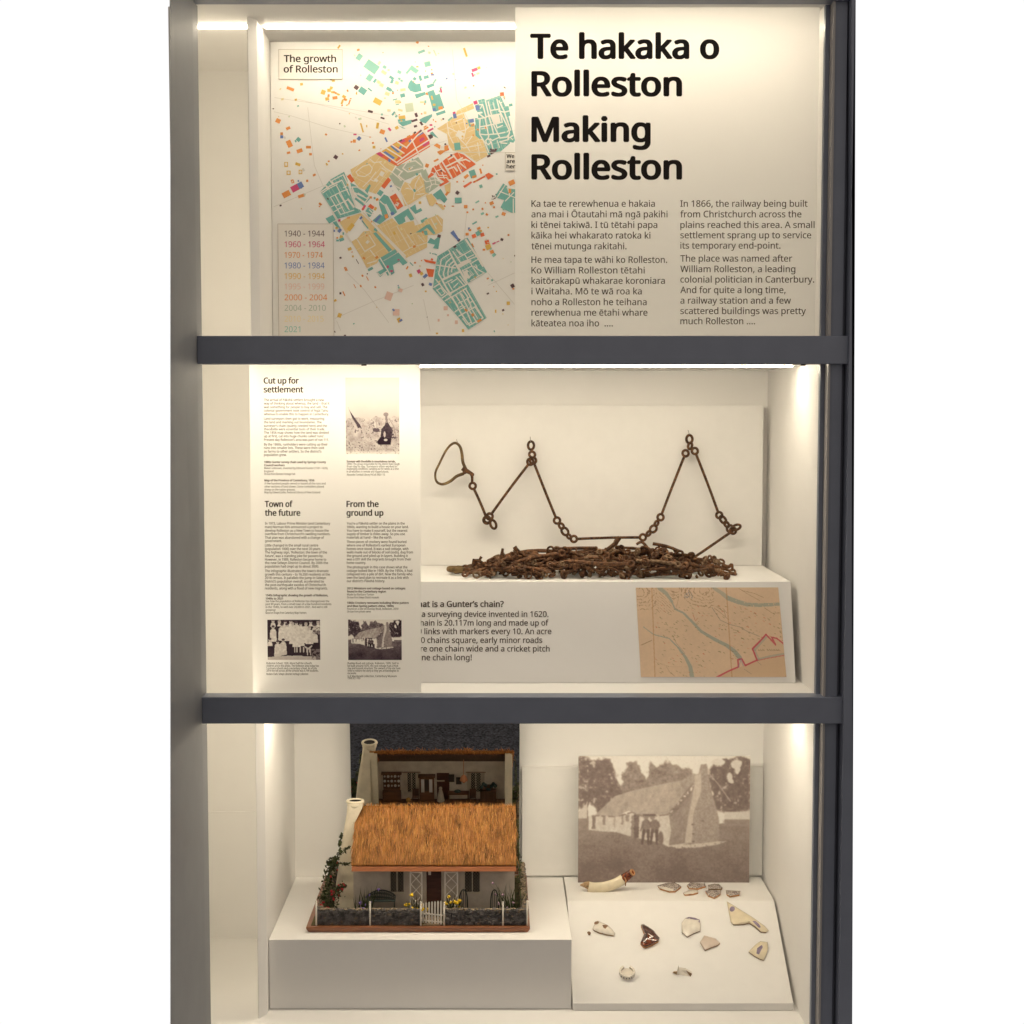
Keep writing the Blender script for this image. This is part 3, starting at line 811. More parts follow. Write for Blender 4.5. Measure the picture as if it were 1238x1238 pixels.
# middle tan
area('Y', 'L', (120,590),(150,540),(200,560),(220,520),(290,470),(330,530),(345,640),(380,650),(350,670),(210,745),(150,770),(110,640))
W3 = ((120,590),(150,540),(200,560),(220,520),(290,470),(330,530),(345,640),(380,650),(350,670),(210,745),(150,770),(110,640))
streets('L', .45, 'r', -28, 6, W3, skip=.35); streets('L', .45, 'r', 62, 8, W3, skip=.45)
area('Y', 'L', (345,670),(400,650),(450,720),(410,770),(380,760)); area('Y','L',(440,740),(500,750),(525,795),(505,805)); blk('o','L',522,768,20,14,40); blk('o','L',448,742,20,14,40); blk('U','L',292,735,24,24,0); blk('o','L',600,768,24,10,0)
road('L', 1.0, [(180,560),(240,640),(230,700)], [(240,640),(320,580)], [(160,600),(220,610)], [(290,490),(250,560),(240,640)], [(260,660),(330,650)])
road('L', 1.6, [(350,660),(200,755)], [(100,620),(160,740),(200,790)])
# orange rectangle and teal blocks
area('O', 'A', (805,865),(870,828),(952,965),(890,1005)); blk('W','A',885,945,34,40,25); blk('O','A',880,935,14,14,20)
area('T', 'A', (690,905),(745,840),(790,860),(885,1030),(840,1065),(770,940),(745,950),(800,1080),(700,1160),(620,1120),(700,1050),(730,1070),(695,955)); area('B','A',(640,1125),(690,1065),(720,1070),(660,1140)); blk('B','A',835,1045,36,34,-25); blk('o','A',770,1075,36,46,-15)
blk('T','A',705,825,50,54,35); blk('o','A',672,895,30,26,-20); blk('T','A',645,880,20,24,0)
road('A', 1.4, [(745,945),(775,990),(820,1085)], [(700,910),(745,950)])
area('T', 'A', (850,1085),(1010,985),(1070,1105),(1030,1120),(985,1065),(965,1090),(975,1130),(910,1175))
area('T', 'A', (1020,985),(1080,945),(1095,1010),(1140,985),(1155,1015),(1080,1050)); area('T','A',(1135,1120),(1200,1085),(1220,1110),(1150,1150))
road('A', 1.7, [(1005,975),(1110,1150)])
area('T','B',(815,290),(850,245),(905,290),(875,330)); area('T','B',(640,560),(680,500),(760,560),(720,640),(690,650)); area('O','B',(675,490),(715,450),(780,500),(745,535)); blk('U','B',790,525,34,50,25); blk('M','B',618,505,34,80,30); blk('O','B',605,525,20,50,30); blk('o','B',720,355,34,34,0)
road('B', 1.2, [(640,570),(740,620)], [(700,540),(760,600)])
# tan south field
area('Y', 'D', (446,33),(671,-77),(766,23),(891,-17),(991,-37),(1011,33),(1120,0),(1180,-60),(1351,-127),(1431,-57),(1421,123),(1311,173),(1201,173),(1191,360),(880,520),(800,430))
W4 = ((446,33),(671,-77),(766,23),(891,-17),(991,-37),(1011,33),(1120,0),(1180,-60),(1351,-127),(1431,-57),(1421,123),(1311,173),(1201,173),(1191,360),(880,520),(800,430))
streets('D', .4, 'r', 62, 5, W4, skip=.3); streets('D', .4, 'r', -26, 8, W4, skip=.4)
area('Y', 'D', (60,275),(160,215),(240,120),(330,110),(400,160),(640,430),(500,510),(440,600),(290,670),(200,500))
W5 = ((60,275),(160,215),(240,120),(330,110),(400,160),(640,430),(500,510),(440,600),(290,670),(200,500))
streets('D', .4, 'r', 60, 6, W5, skip=.35); streets('D', .4, 'r', -30, 9, W5, skip=.4)
area('Y', 'B', (540,600),(610,580),(840,800),(1238,1180),(1238,1238),(1130,1238),(700,840)); area('Y','B',(250,725),(380,650),(570,590),(545,660),(360,900)); blk('U','B',420,800,60,120,38)
road('D', 1.2, [(140,230),(260,420),(420,325),(330,180)], [(340,400),(420,500)], [(300,600),(440,560)]); blk('W','D',300,280,40,50,40)
road('D', 0.8, [(740,40),(930,370)], [(900,170),(1010,330)], [(1060,180),(1150,280)], [(930,370),(1190,290)], [(830,430),(1010,330)])
road('C', 0.9, [(880,800),(960,950)], [(960,770),(1040,900)])
area('T', 'D', (385,150),(425,130),(670,400),(620,430)); blk('T','D',425,95,56,46,30)
area('T', 'D', (640,430),(715,385),(740,425),(790,445),(900,590),(830,630),(780,570),(680,625),(705,740),(655,775),(640,720),(610,790),(570,730),(490,805),(435,735),(540,680),(460,550),(500,510))
road('D', 1.3, [(545,560),(760,430)], [(490,520),(600,700),(640,780)], [(450,740),(490,780),(600,710)]); blk('M','D',605,650,28,40,0); blk('M','D',660,715,40,30,0); blk('M','D',765,545,34,20,0); blk('o','D',440,510,46,36,-30)
road('B', 2.0, [(560,560),(800,790),(1238,1230)]); road('D', 2.0, [(370,0),(740,390),(900,570)])
blk('T','D',345,685,80,36,-28); blk('U','D',35,385,52,40,-20); blk('U','D',82,495,26,30,0); blk('K','D',150,572,10,80,-30); blk('o','D',300,825,12,70,-28); blk('o','D',110,940,10,70,-28); blk('o','D',200,938,24,34,-20); blk('K','D',298,755,16,20,0)
blk('P','D',620,1090,100,120,20); blk('P','D',795,1000,60,50,20); blk('U','D',945,780,44,52,-20); blk('M','D',1072,720,46,50,-40); blk('U','D',1110,755,44,40,-30); blk('B','D',1165,790,70,38,-45); blk('K','D',1128,915,34,40,-30); blk('o','D',895,665,24,50,30); blk('o','D',1012,590,30,26,0); blk('T','D',960,610,14,70,-45); blk('y','D',1085,640,28,20,0); blk('U','D',1170,1018,24,22,0); blk('o','D',1110,558,20,18,0)
area('T', 'F', (190,25),(240,10),(330,150),(300,165),(200,70),(120,130),(30,140),(100,90)); area('T','F',(140,110),(200,110),(215,170),(170,180)); area('T','F',(205,290),(255,215),(310,250),(370,200),(400,205),(370,385),(290,370),(320,320)); blk('K','F',382,192,50,46,15)
# west teal estate
area('T', 'A', (65,808),(125,740),(165,685),(318,598),(352,680),(372,790),(440,985),(490,1005),(500,1030),(250,1100),(225,1060))
W6 = ((65,808),(125,740),(165,685),(318,598),(352,680),(372,790),(440,985),(490,1005),(500,1030),(250,1100),(225,1060))
streets('A', .5, 'q', 58, 4.2, W6, skip=.25)
area('T', 'A', (385,715),(420,730),(585,840),(592,890),(525,965),(430,890),(460,850),(400,800)); area('T','A',(120,1098),(215,1050),(245,1105),(160,1152)); area('T','A',(540,800),(590,730),(605,745),(570,830)); area('T','A',(195,1140),(235,1125),(285,1205),(240,1190))
road('A', 1.6, [(70,815),(175,745),(265,705)], [(120,745),(145,785)], [(165,690),(200,735),(290,690)])
road('B', 1.2, [(0,290),(90,225),(220,160)], [(140,105),(310,15),(400,190)], [(140,110),(165,150),(290,95),(400,320)], [(210,180),(310,370),(400,545)], [(110,355),(290,265),(375,235)], [(115,350),(270,610)], [(190,325),(330,585)], [(245,290),(380,520)], [(200,480),(380,390)], [(230,530),(300,500)], [(270,610),(470,545)], [(120,500),(180,470)], [(160,575),(235,535)], [(310,20),(420,250),(500,490)], [(310,210),(360,185)], [(330,400),(380,490)], [(60,180),(100,230)])
road('B', 2.2, [(150,580),(250,760),(420,1010)], [(380,380),(470,500)], [(420,230),(470,320),(640,440)])
road('B', 1.4, [(440,200),(470,280),(660,370),(690,345)], [(440,200),(520,200),(690,320),(690,360),(620,450)], [(500,340),(640,440)], [(530,290),(620,340)])
for c,x,y,w,h,a in (('M',250,700,36,36,0),('o',388,660,44,24,-10),('B',255,850,46,60,40),('U',208,812,34,28,0),('U',280,945,46,46,20),('T',285,985,70,46,-20),('T',310,895,24,36,0),('o',220,960,26,24,0),('T',225,1000,40,26,0),('B',175,855,22,30,0),('U',405,1125,58,38,-25),('B',575,660,50,30,-45),('T',635,760,18,150,-38)):
    blk(c,'B',x,y,w,h,a)
# south-east small lots
for c,x,y,w,h,a in (('o',1150,548,56,44,-25),('o',720,772,34,30,0),('t',828,728,40,14,-30),('o',790,798,16,16,0),('o',735,825,18,16,0),('t',876,838,30,20,-25),('t',862,582,28,30,-20),('o',962,740,38,30,-25),('o',985,778,18,18,0),('o',1075,840,36,30,20),('T',803,925,48,14,-30),('o',842,975,34,22,-25),('B',750,980,18,26,0),('o',760,992,24,20,0),('o',733,1030,30,26,0),('O',797,1048,38,34,-20),('T',838,1020,46,40,-35),('O',875,1035,36,34,-20),('U',860,1000,26,18,0),('t',1012,866,30,16,-25),
        ('O',920,1105,40,40,-15),('U',932,1150,50,48,-20),('t',955,1165,16,20,0),('o',965,1195,36,32,-20),('t',985,1225,36,26,-40),('o',890,1175,24,18,0),('M',985,1115,34,14,-25),('M',1020,1100,30,8,-25),('K',1058,1080,26,24,20),('o',1120,1038,18,16,0),('K',655,1085,24,28,30),('o',785,1135,14,40,-25),('U',930,968,16,12,0)):
    blk(c,'L',x,y,w,h,a)
area('B', 'L', (575,1018),(605,992),(660,1080),(645,1090))
area('T', 'L', (1000,665),(1070,555),(1110,580),(1100,600),(1185,610),(1185,830),(1150,830),(1045,780),(1080,710),(1010,690)); road('L', 1.2, [(1010,690),(1090,570)], [(1040,630),(1185,690)], [(1090,720),(1170,640)], [(1165,700),(1165,830)], [(1110,590),(1130,660)]); blk('o','L',1132,625,24,40,0)
for k_ in range(14):
    blk('K','L',958 + rnd.random() * 50, 655 + rnd.random() * 55, 8, 8, 20)
area('O','F',(145,535),(335,575),(325,610),(180,580)); area('O','F',(185,675),(310,690),(290,805),(225,800)); blk('O','F',275,540,34,30,20); blk('B','F',175,790,70,44,-45); blk('M','F',80,720,50,56,-30); blk('U','F',120,750,44,44,-30); blk('K','F',135,918,34,46,-30); blk('B','F',252,912,46,40,20); blk('U','F',182,1018,28,24,0)
for x, y in ((250,445),(290,455),(320,460),(340,470)):
    blk('T','F',x,y,22,16,10)
# south teal estate
area('T', 'N', (455,385),(555,325),(720,215),(738,212),(920,535),(735,640),(915,962),(745,1072),(655,960),(412,690),(440,480))
W7 = ((455,385),(555,325),(720,215),(738,212),(920,535),(735,640),(915,962),(745,1072),(655,960),(412,690),(440,480))
streets('N', .45, 'q', 60, 4, W7, skip=.3); streets('N', .45, 'q', -30, 5.5, W7, skip=.35)
road('F', 1.5, [(345,625),(630,668)], [(540,455),(415,535),(400,620),(375,760),(560,1070)], [(565,515),(490,585),(465,680),(445,760),(470,835)], [(600,565),(540,620),(515,720),(515,780)], [(630,600),(580,650),(565,730)])
road('F', 1.5, [(525,400),(650,630)], [(555,470),(640,620)], [(590,420),(710,600)], [(335,840),(470,1010),(560,1100),(660,1238)], [(430,860),(540,1060),(700,960),(800,910)])
road('F', 2.6, [(430,845),(700,720)], [(650,640),(810,560)], [(640,620),(700,720),(800,890)], [(690,650),(850,560)], [(780,240),(975,530),(1040,640)])
road('F', 1.3, [(660,520),(860,405)], [(680,420),(740,480)], [(700,590),(930,500)], [(760,460),(970,780)], [(730,710),(870,640)], [(640,390),(700,470)], [(860,600),(960,540)], [(800,520),(900,470)], [(900,640),(980,700),(1050,740)], [(850,860),(1060,740)], [(480,890),(580,840)], [(640,800),(760,940)], [(690,790),(780,910)], [(520,900),(580,1000)], [(560,890),(650,830)], [(600,960),(660,900)], [(530,1050),(700,960)], [(930,620),(950,660)])
area('W','F',(745,725),(800,690),(870,780),(830,830),(800,820)); blk('T','F',850,745,70,60,-30); road('F', 0.8, [(830,720),(880,780)], [(850,710),(900,770)])
area('W','F',(720,700),(735,690),(810,840),(790,850))
road('G', 1.5, [(570,610),(790,475)], [(470,665),(560,610)], [(300,465),(395,405)], [(425,625),(520,555)], [(675,895),(940,745)], [(570,600),(720,870),(840,1030)], [(625,575),(800,830),(870,1000)], [(690,540),(830,800),(950,995)], [(775,480),(1040,920),(830,1035)], [(735,500),(800,590),(870,780)])
road('G', 1.2, [(670,700),(730,670)], [(760,660),(840,605)], [(610,835),(665,795)], [(735,925),(800,1020),(860,985)], [(690,760),(740,730)], [(345,500),(420,590),(470,550),(410,470),(345,510)], [(880,800),(960,930)], [(920,760),(1010,890)], [(800,640),(860,740),(820,800)], [(830,700),(880,670)], [(700,790),(770,750)], [(720,560),(760,620)])
blk('o','G',885,875,40,46,-30); blk('o','G',985,960,70,36,-30); blk('U','G',740,1110,34,44,0); blk('U','G',350,1152,34,24,0); blk('P','G',480,775,60,60,0); blk('P','G',640,985,44,54,0); blk('P','G',515,880,30,30,0); blk('P','G',375,955,30,40,0); blk('K','G',1112,556,36,24,-20); blk('U','G',545,690,20,20,0)
blk('K','N',1158,662,34,36,-30); blk('U','N',1118,825,30,32,0); blk('o','N',1165,690,18,14,0); blk('U','N',1000,900,14,30,0); blk('P','N',70,910,60,60,0); blk('K','N',618,296,30,18,-25)
blk('U','M',778,938,34,40,20); blk('K','M',786,732,18,20,0); blk('o','M',818,735,10,46,-25); blk('o','M',830,505,10,40,-25); blk('o','M',842,503,10,40,-25); blk('K','M',828,1128,20,16,0); blk('K','N',1180,380,14,14,0); blk('U','N',97,983,34,42,-25)
for k_ in range(170):
    x, y = rnd.uniform(333, 620), rnd.uniform(60, 402)
    if x < 404 and y > 266 or x < 416 and y < 98:
        continue
    s_ = rnd.uniform(.5, 1.3)
    a_ = math.radians(rnd.choice((-28, 62, -20, 40)))
    mb.col = INK[rnd.choice('oooUUtTKBlyg')]
    ca, sa = math.cos(a_) * s_, math.sin(a_) * s_
    f_ = rnd.uniform(.5, 1.6)
    mb.poly(mput([(x - ca * f_ + sa, y - sa * f_ - ca), (x + ca * f_ + sa, y + sa * f_ - ca), (x + ca * f_ - sa, y + sa * f_ + ca), (x - ca * f_ - sa, y - sa * f_ + ca)]))
wline([(537, 184), (610.6, 184.2)], 0.7, 'l')
mb.build("printed_map", attr_mat("printed_ink", 0.5, 0.3), gm, ink=True, fix=False)

# title, legend and pointer labels on the map
def mplace(d):
    return lambda px, py: P(px, py, YM - d)
M_tint = mat("pale_label_card", (0.84, 0.81, 0.76), 0.6)
M_line = mat("label_outline", (0.42, 0.36, 0.30), 0.6)
def label_box(nm, x0, y0, x1, y1):
    mb = MB()
    a, b = P(x0, y1, YM - 0.0022), P(x1, y0, YM - 0.0022)
    mb.box(a.x, b.x, YM - 0.0022, YM - 0.0016, a.z, b.z)
    t = 0.0009
    for q in ((a.x, b.x, a.z, a.z + t), (a.x, b.x, b.z - t, b.z), (a.x, a.x + t, a.z + t, b.z - t), (b.x - t, b.x, a.z + t, b.z - t)):
        mb.box(q[0], q[1], YM - 0.00245, YM - 0.0022, q[2], q[3], 1)
    return mb.build(nm, [M_tint, M_line], gm)
label_box("title_label", 337, 59.5, 414, 96)
label_box("legend_label", 337, 270.5, 403, 412)
label_box("pointer_label", 610.6, 184.2, 628, 206)
mb = MB()
pl = mplace(0.0026)
write(mb, pl, "The growth", 343.4, 406, 74.9, 11.2, 0.03, 4)
write(mb, pl, "of Rolleston", 343.2, 408, 87.5, 11.2, 0.03, 4)
for t, b, x1 in (("We", 190.9, 621.5), ("are", 197.1, 622.3), ("here", 203.4, 626.5)):
    write(mb, pl, t, 612.6, x1, b, 6.2, 0.035, 2)
mb.build("lettering", M_ink, gm)
LEG = [("1940 - 1944", 392.3, 285.8, 'K'), ("1960 - 1964", 392.7, 298.8, 'M'), ("1970 - 1974", 390.1, 311.7, 'o'), ("1980 - 1984", 392.3, 324.4, 'B'), ("1990 - 1994", 392.7, 337.3, 'U'),
       ("1995 - 1999", 392, 349.8, 'P'), ("2000 - 2004", 395.6, 363, 'o'), ("2004 - 2010", 393.8, 375.7, 'G'), ("2010 - 2015", 391.2, 388.9, 'y'), ("2021", 363, 401.5, 't')]
mb = MB()
for t, x1, b, c in LEG:
    mb.col = tuple(min(1, v * 1.15) for v in INK[c]); write(mb, pl, t, 344, x1, b, 9.6, 0.0, 3)
mb.build("legend_lettering", attr_mat("printed_ink", 0.5, 0.3), gm, ink=True)
# ------------------------------------------------------------------ small painter for the printed pictures
class Pic:
    def __init__(s, w, h, k, v=1.0):
        s.k = k; s.W = int(w * k); s.H = int(h * k)
        s.a = np.full((s.H, s.W), v, dtype=np.float64)
        s.y, s.x = np.mgrid[0:s.H, 0:s.W]
        s.x = (s.x + 0.5) / k; s.y = (s.y + 0.5) / k
    def pmask(s, pts):
        m = np.zeros((s.H, s.W), bool)
        n = len(pts)
        for i in range(n):
            x0, y0 = pts[i]; x1, y1 = pts[(i + 1) % n]
            if y0 == y1:
                continue
            c = ((s.y >= min(y0, y1)) & (s.y < max(y0, y1)) & (s.x < x0 + (s.y - y0) * (x1 - x0) / (y1 - y0)))
            m ^= c
        return m
    def lmask(s, pts, w0, w1=None):
        w1 = w0 if w1 is None else w1
        m = np.zeros((s.H, s.W), bool)
        n = len(pts) - 1
        for i in range(n):
            (x0, y0), (x1, y1) = pts[i], pts[i + 1]
            dx, dy = x1 - x0, y1 - y0
            t = np.clip(((s.x - x0) * dx + (s.y - y0) * dy) / (dx * dx + dy * dy + 1e-9), 0, 1)
            w = w0 + (w1 - w0) * (i + t) / n
            m |= (s.x - x0 - t * dx) ** 2 + (s.y - y0 - t * dy) ** 2 < (w / 2) ** 2
        return m
    def emask(s, cx, cy, rx, ry):
        return ((s.x - cx) / rx) ** 2 + ((s.y - cy) / ry) ** 2 < 1
    def noise(s, sc, seed, oct_=4, stretch=1.0):
        r = np.random.RandomState(seed)
        out = np.zeros((s.H, s.W)); amp = 1.0; tot = 0
        for o in range(oct_):
            gx = s.x / sc * 2 ** o + 1; gy = s.y / sc * 2 ** o * stretch + 1
            g = r.rand(int(gy.max()) + 3, int(gx.max()) + 3)
            x0 = gx.astype(int); y0 = gy.astype(int); fx = gx - x0; fy = gy - y0
            fx = fx * fx * (3 - 2 * fx); fy = fy * fy * (3 - 2 * fy)
            v = (g[y0, x0] * (1 - fx) + g[y0, x0 + 1] * fx) * (1 - fy) + (g[y0 + 1, x0] * (1 - fx) + g[y0 + 1, x0 + 1] * fx) * fy
            out += v * amp; tot += amp; amp *= 0.6
        return out / tot
    def put(s, m, v):
        s.a = np.where(m, v, s.a)
    def blur(s, r):
        f = np.fft.fft2(np.pad(s.a, 8, mode='edge'))
        ky = np.fft.fftfreq(f.shape[0])[:, None]; kx = np.fft.fftfreq(f.shape[1])[None, :]
        g = np.exp(-2 * (math.pi * r * s.k) ** 2 * (kx ** 2 + ky ** 2))
        s.a = np.real(np.fft.ifft2(f * g))[8:-8, 8:-8]

def print_sheet(name, parent, corners, rgb, m, thick=0.002, origin=None, n_off=(0, -1, 0)):
    """A printed sheet between four corner points; rgb (H, W, 3) is the print itself."""
    H, W = rgb.shape[:2]
    A, B, C_, D_ = [np.array(c) for c in corners]      # top left, top right, bottom right, bottom left
    u = (np.arange(W) / (W - 1))[None, :, None]; v = (np.arange(H) / (H - 1))[:, None, None]
    p = (A * (1 - u) + B * u) * (1 - v) + (D_ * (1 - u) + C_ * u) * v
    back = p[[0, 0, -1, -1], [0, -1, -1, 0]] - np.array(n_off) * thick
    org = np.array(ORI[parent.name]) if parent is not None else np.array(origin)
    vs = np.concatenate([p.reshape(-1, 3), back]) - org
    if not thick:
        vs = vs[:H * W]
    i = np.arange(H * W).reshape(H, W)
    q = np.stack([i[:-1, :-1], i[1:, :-1], i[1:, 1:], i[:-1, 1:]], -1).reshape(-1, 4)
    faces = [tuple(int(k) for k in r) for r in q]
    b = H * W
    if thick:
      faces.append((b, b + 1, b + 2, b + 3))
    faces += [] if not thick else [tuple([int(k) for k in i[0, :]] + [b + 1, b]), tuple([int(k) for k in i[-1, ::-1]] + [b + 3, b + 2]),
              tuple([int(k) for k in i[::-1, 0]] + [b, b + 3]), tuple([int(k) for k in i[:, -1]] + [b + 2, b + 1])]
    me = bpy.data.meshes.new(name)
    me.from_pydata([tuple(r) for r in vs], [], faces)
    at = me.color_attributes.new("ink", 'FLOAT_COLOR', 'POINT')
    col = np.ones((len(vs), 4), dtype=np.float32)
    col[:b, :3] = rgb.reshape(-1, 3)
    col[b:, :3] = 0.75 if thick else 1
    at.data.foreach_set("color", col.ravel())
    me.materials.append(m)
    me.update()
    o = bpy.data.objects.new(name, me)
    COL.objects.link(o)
    if parent is not None:
        o.parent = parent
    else:
        o.location = tuple(org)
    ORI[o.name] = Vector(org)
    return o

def tone(a, stops):
    a = np.clip(a, 0, 1)
    xs = [s_[0] for s_ in stops]
    return np.stack([np.interp(a, xs, [s_[1][c] for s_ in stops]) for c in range(3)], -1)
M_print = attr_mat("matt_print", 0.6, 0.25)
SEPIA = [(0, (0.16, 0.118, 0.108)), (0.2, (0.225, 0.175, 0.158)), (0.45, (0.37, 0.31, 0.275)), (0.7, (0.55, 0.485, 0.425)), (1, (0.82, 0.79, 0.74))]
BW = [(0, (0.02, 0.012, 0.02)), (0.3, (0.10, 0.075, 0.09)), (0.65, (0.36, 0.31, 0.30)), (1, (0.80, 0.77, 0.73))]

def paint_cottage(k):
    """Thatched sod cottage among trees, in the coordinates of a 1238-wide sheet (50..1168 by 75..900)."""
    c = Pic(1118, 825, k, 0.93)
    c.x += 50; c.y += 75
    n1, n2, n3 = c.noise(120, 1), c.noise(40, 2), c.noise(14, 3, 3)
    c.a = 0.97 - 0.05 * n1
    e = (n2 - 0.5) * 95 + (n3 - 0.5) * 40
    def tree(pts, v, hole=0.0):
        m = c.pmask(pts)
        d = np.zeros_like(c.a)
        xs = c.x + e * 0.7; ys = c.y + (n3 - 0.5) * 60 + (n2 - 0.5) * 50
        sx, sy = c.x.copy(), c.y.copy()
        c.x, c.y = xs, ys
        m = c.pmask(pts).astype(float)
        c.x, c.y = sx, sy
        f = np.fft.fft2(m); ky = np.fft.fftfreq(c.H)[:, None]; kx = np.fft.fftfreq(c.W)[None, :]
        m = np.real(np.fft.ifft2(f * np.exp(-2 * (math.pi * 13 * c.k) ** 2 * (kx ** 2 + ky ** 2))))
        al = np.clip((m + (n3 - .5) * .75 + (n2 - .5) * .7 - .46) * 2.6 + .5, 0, 1)
        if hole:
            al *= 1 - np.clip(((n3 * 0.5 + n2 * 0.5) - (1 - hole) * .68) * 9, 0, .8)
        c.a = c.a * (1 - al) + (v + (n3 - 0.5) * 0.34 + (n2 - 0.5) * 0.24) * al
    # far trees
    tree([(500, 180), (560, 120), (610, 95), (650, 130), (720, 150), (790, 170), (800, 270), (640, 290), (480, 330), (490, 200)], 0.36)
    tree([(320, 200), (380, 170), (375, 110), (430, 120), (460, 180), (500, 220), (500, 320), (330, 350), (340, 240)], 0.34)
    # left grove
    tree([(40, 60), (100, 80), (160, 130), (185, 100), (250, 90), (290, 180), (300, 230), (350, 330), (260, 420), (190, 470), (150, 400), (100, 360), (60, 420), (40, 400)], 0.24, 0.10)
    # right grove
    tree([(880, 130), (960, 90), (1180, 70), (1180, 430), (1080, 430), (1060, 470), (990, 440), (930, 420), (890, 200)], 0.22, 0.12)
    for x, y, rx, ry in ((1075, 130, 36, 30), (1085, 165, 20, 30), (1035, 215, 18, 34), (960, 115, 40, 22), (1050, 240, 14, 14)):
        c.put(c.emask(x + e * 0.25, y, rx, ry), 0.86)
    c.put(c.lmask([(880, 130), (900, 190), (960, 260), (1040, 370)], 6), 0.6)
    c.put(c.lmask([(108, 520), (104, 420), (90, 330)], 22, 12), 0.22)
    c.put(c.lmask([(104, 420), (130, 340)], 10), 0.24)
    c.put(c.lmask([(180, 420), (130, 370)], 6), 0.3)
    c.put(c.lmask([(1070, 530), (1066, 450), (1085, 380)], 22, 10), 0.2)
    c.put(c.lmask([(1090, 520), (1092, 490)], 8), 0.25)
    # meadow
    g = c.y > 520 + (n2 - 0.5) * 20 - np.clip((c.x - 900) / 200, 0, 1) * 20
    grass = 0.36 - np.clip((c.y - 560) / 340, 0, 1) * 0.13 + (c.noise(9, 5, 3, 2.2) - 0.5) * 0.16 + (n1 - 0.5) * 0.16
    grass -= 0.10 * np.exp(-(((c.x - 290) / 140) ** 2 + ((c.y - 790) / 50) ** 2))
    c.put(g, grass)
    c.put((c.x > 1000) & (c.y > 436) & (c.y < 488), 0.84)
    c.put((c.x > 1000) & (c.y > 488) & (c.y < 530), 0.42 + (n3 - .5) * .1)
    c.put((c.x < 110) & (c.y > 380 + (110 - c.x)) & (c.y < 480), 0.8)
    c.put((c.x < 130) & (c.y > 480) & (c.y < 560), 0.4 + (n3 - .5) * .1)
    # walls
    wall = c.pmask([(125, 465), (150, 455), (800, 440), (800, 640), (640, 665), (590, 640), (400, 600), (300, 570), (215, 565), (120, 555)])
    c.put(wall, 0.80 + (n3 - 0.5) * 0.16 + (n2 - .5) * .1)
    c.put(c.pmask([(120, 465), (140, 460), (150, 555), (120, 555)]), 0.85)
    for x0, x1, y0, y1, v in ((142, 162, 460, 548, .34), (210, 228, 462, 522, .45), (285, 292, 460, 540, .6), (330, 345, 450, 520, .45), (360, 380, 455, 500, .45), (412, 446, 452, 605, .2), (395, 414, 460, 610, .42)):
        c.put((c.x > x0 + (n3 - .5) * 14) & (c.x < x1 + (n3 - .5) * 14) & (c.y > y0) & (c.y < y1), v + (n3 - .5) * .2)
    # gable end in shade and the wide chimney
    c.put(c.pmask([(860, 220), (800, 400), (770, 640), (640, 655), (655, 560), (640, 460), (700, 390)]), 0.42 + (n3 - .5) * .2)
    # thatch
    th = c.pmask([(165, 455), (200, 420), (290, 335), (400, 300), (560, 265), (720, 232), (800, 190), (830, 200), (800, 262), (740, 330), (690, 400), (640, 450), (540, 455), (480, 468), (430, 452), (380, 430), (300, 465), (200, 462)])
    st = c.noise(26, 8, 4, 0.5)
    dirn = np.sin((c.x * 0.8 + c.y * 0.55) / 9.0 + n2 * 9)
    c.put(th, 0.60 + (st - 0.5) * 0.22 + dirn * 0.03 - np.clip((c.x - 640) / 900, 0, .1))
    c.put(c.lmask([(800, 270), (750, 330), (700, 400), (650, 450)], 34) & (n3 > 0.42), 0.3 + (n3 - .5) * .2)
    c.put(c.lmask([(165, 462), (300, 470), (400, 440), (480, 470), (640, 455)], 9) & (n3 > 0.4), 0.36)
    ch = c.pmask([(845, 130), (880, 128), (895, 200), (905, 270), (935, 370), (965, 480), (970, 600), (960, 640), (745, 645), (752, 560), (770, 400), (800, 260), (800, 200), (830, 190)])
    c.put(ch, 0.50 + (c.noise(7, 9, 2) - 0.5) * 0.22 + (n2 - .5) * .1)
    c.put(c.pmask([(805, 205), (845, 190), (850, 300), (800, 440), (790, 640), (745, 640), (756, 540), (780, 400), (805, 270)]), 0.72 + (n3 - .5) * .1)
    for x, y in ((795, 520), (800, 580), (860, 496), (800, 630)):
        c.put(c.emask(x, y, 9, 6), 0.25)
    c.put(c.pmask([(630, 655), (760, 650), (960, 630), (1020, 628), (960, 650), (840, 668), (680, 676)]) & (n3 > 0.35), 0.78)
    # two men in working clothes by the door
    for dx, hx in ((0, 492), (55, 533)):
        c.put(c.emask(hx, 470, 17, 19), 0.42)
        c.put(c.emask(hx, 458, 24, 8), 0.2)
        c.put(c.pmask([(465 + dx, 505), (480 + dx, 488), (505 + dx, 488), (524 + dx, 512), (516 + dx, 575), (470 + dx, 575)]), 0.33 + (n3 - .5) * .2)
        c.put(c.lmask([(474 + dx, 505), (458 + dx, 560)], 13, 9) if not dx else c.lmask([(570, 505), (578, 530), (560, 552)], 14, 9), 0.3)
        c.put(c.lmask([(478 + dx, 560), (468 + dx, 645)], 20, 14), 0.13 + (n3 - .5) * .1)
        c.put(c.lmask([(506 + dx, 560), (508 + dx, 645)], 20, 14), 0.13 + (n3 - .5) * .1)
    c.put(c.emask(588, 610, 18, 46), 0.3)
    c.blur(3.4)
    c.a += (c.noise(10, 11, 2) - 0.5) * 0.10 + (c.noise(30, 12, 3) - 0.5) * 0.12 * (c.a < 0.7)
    return c

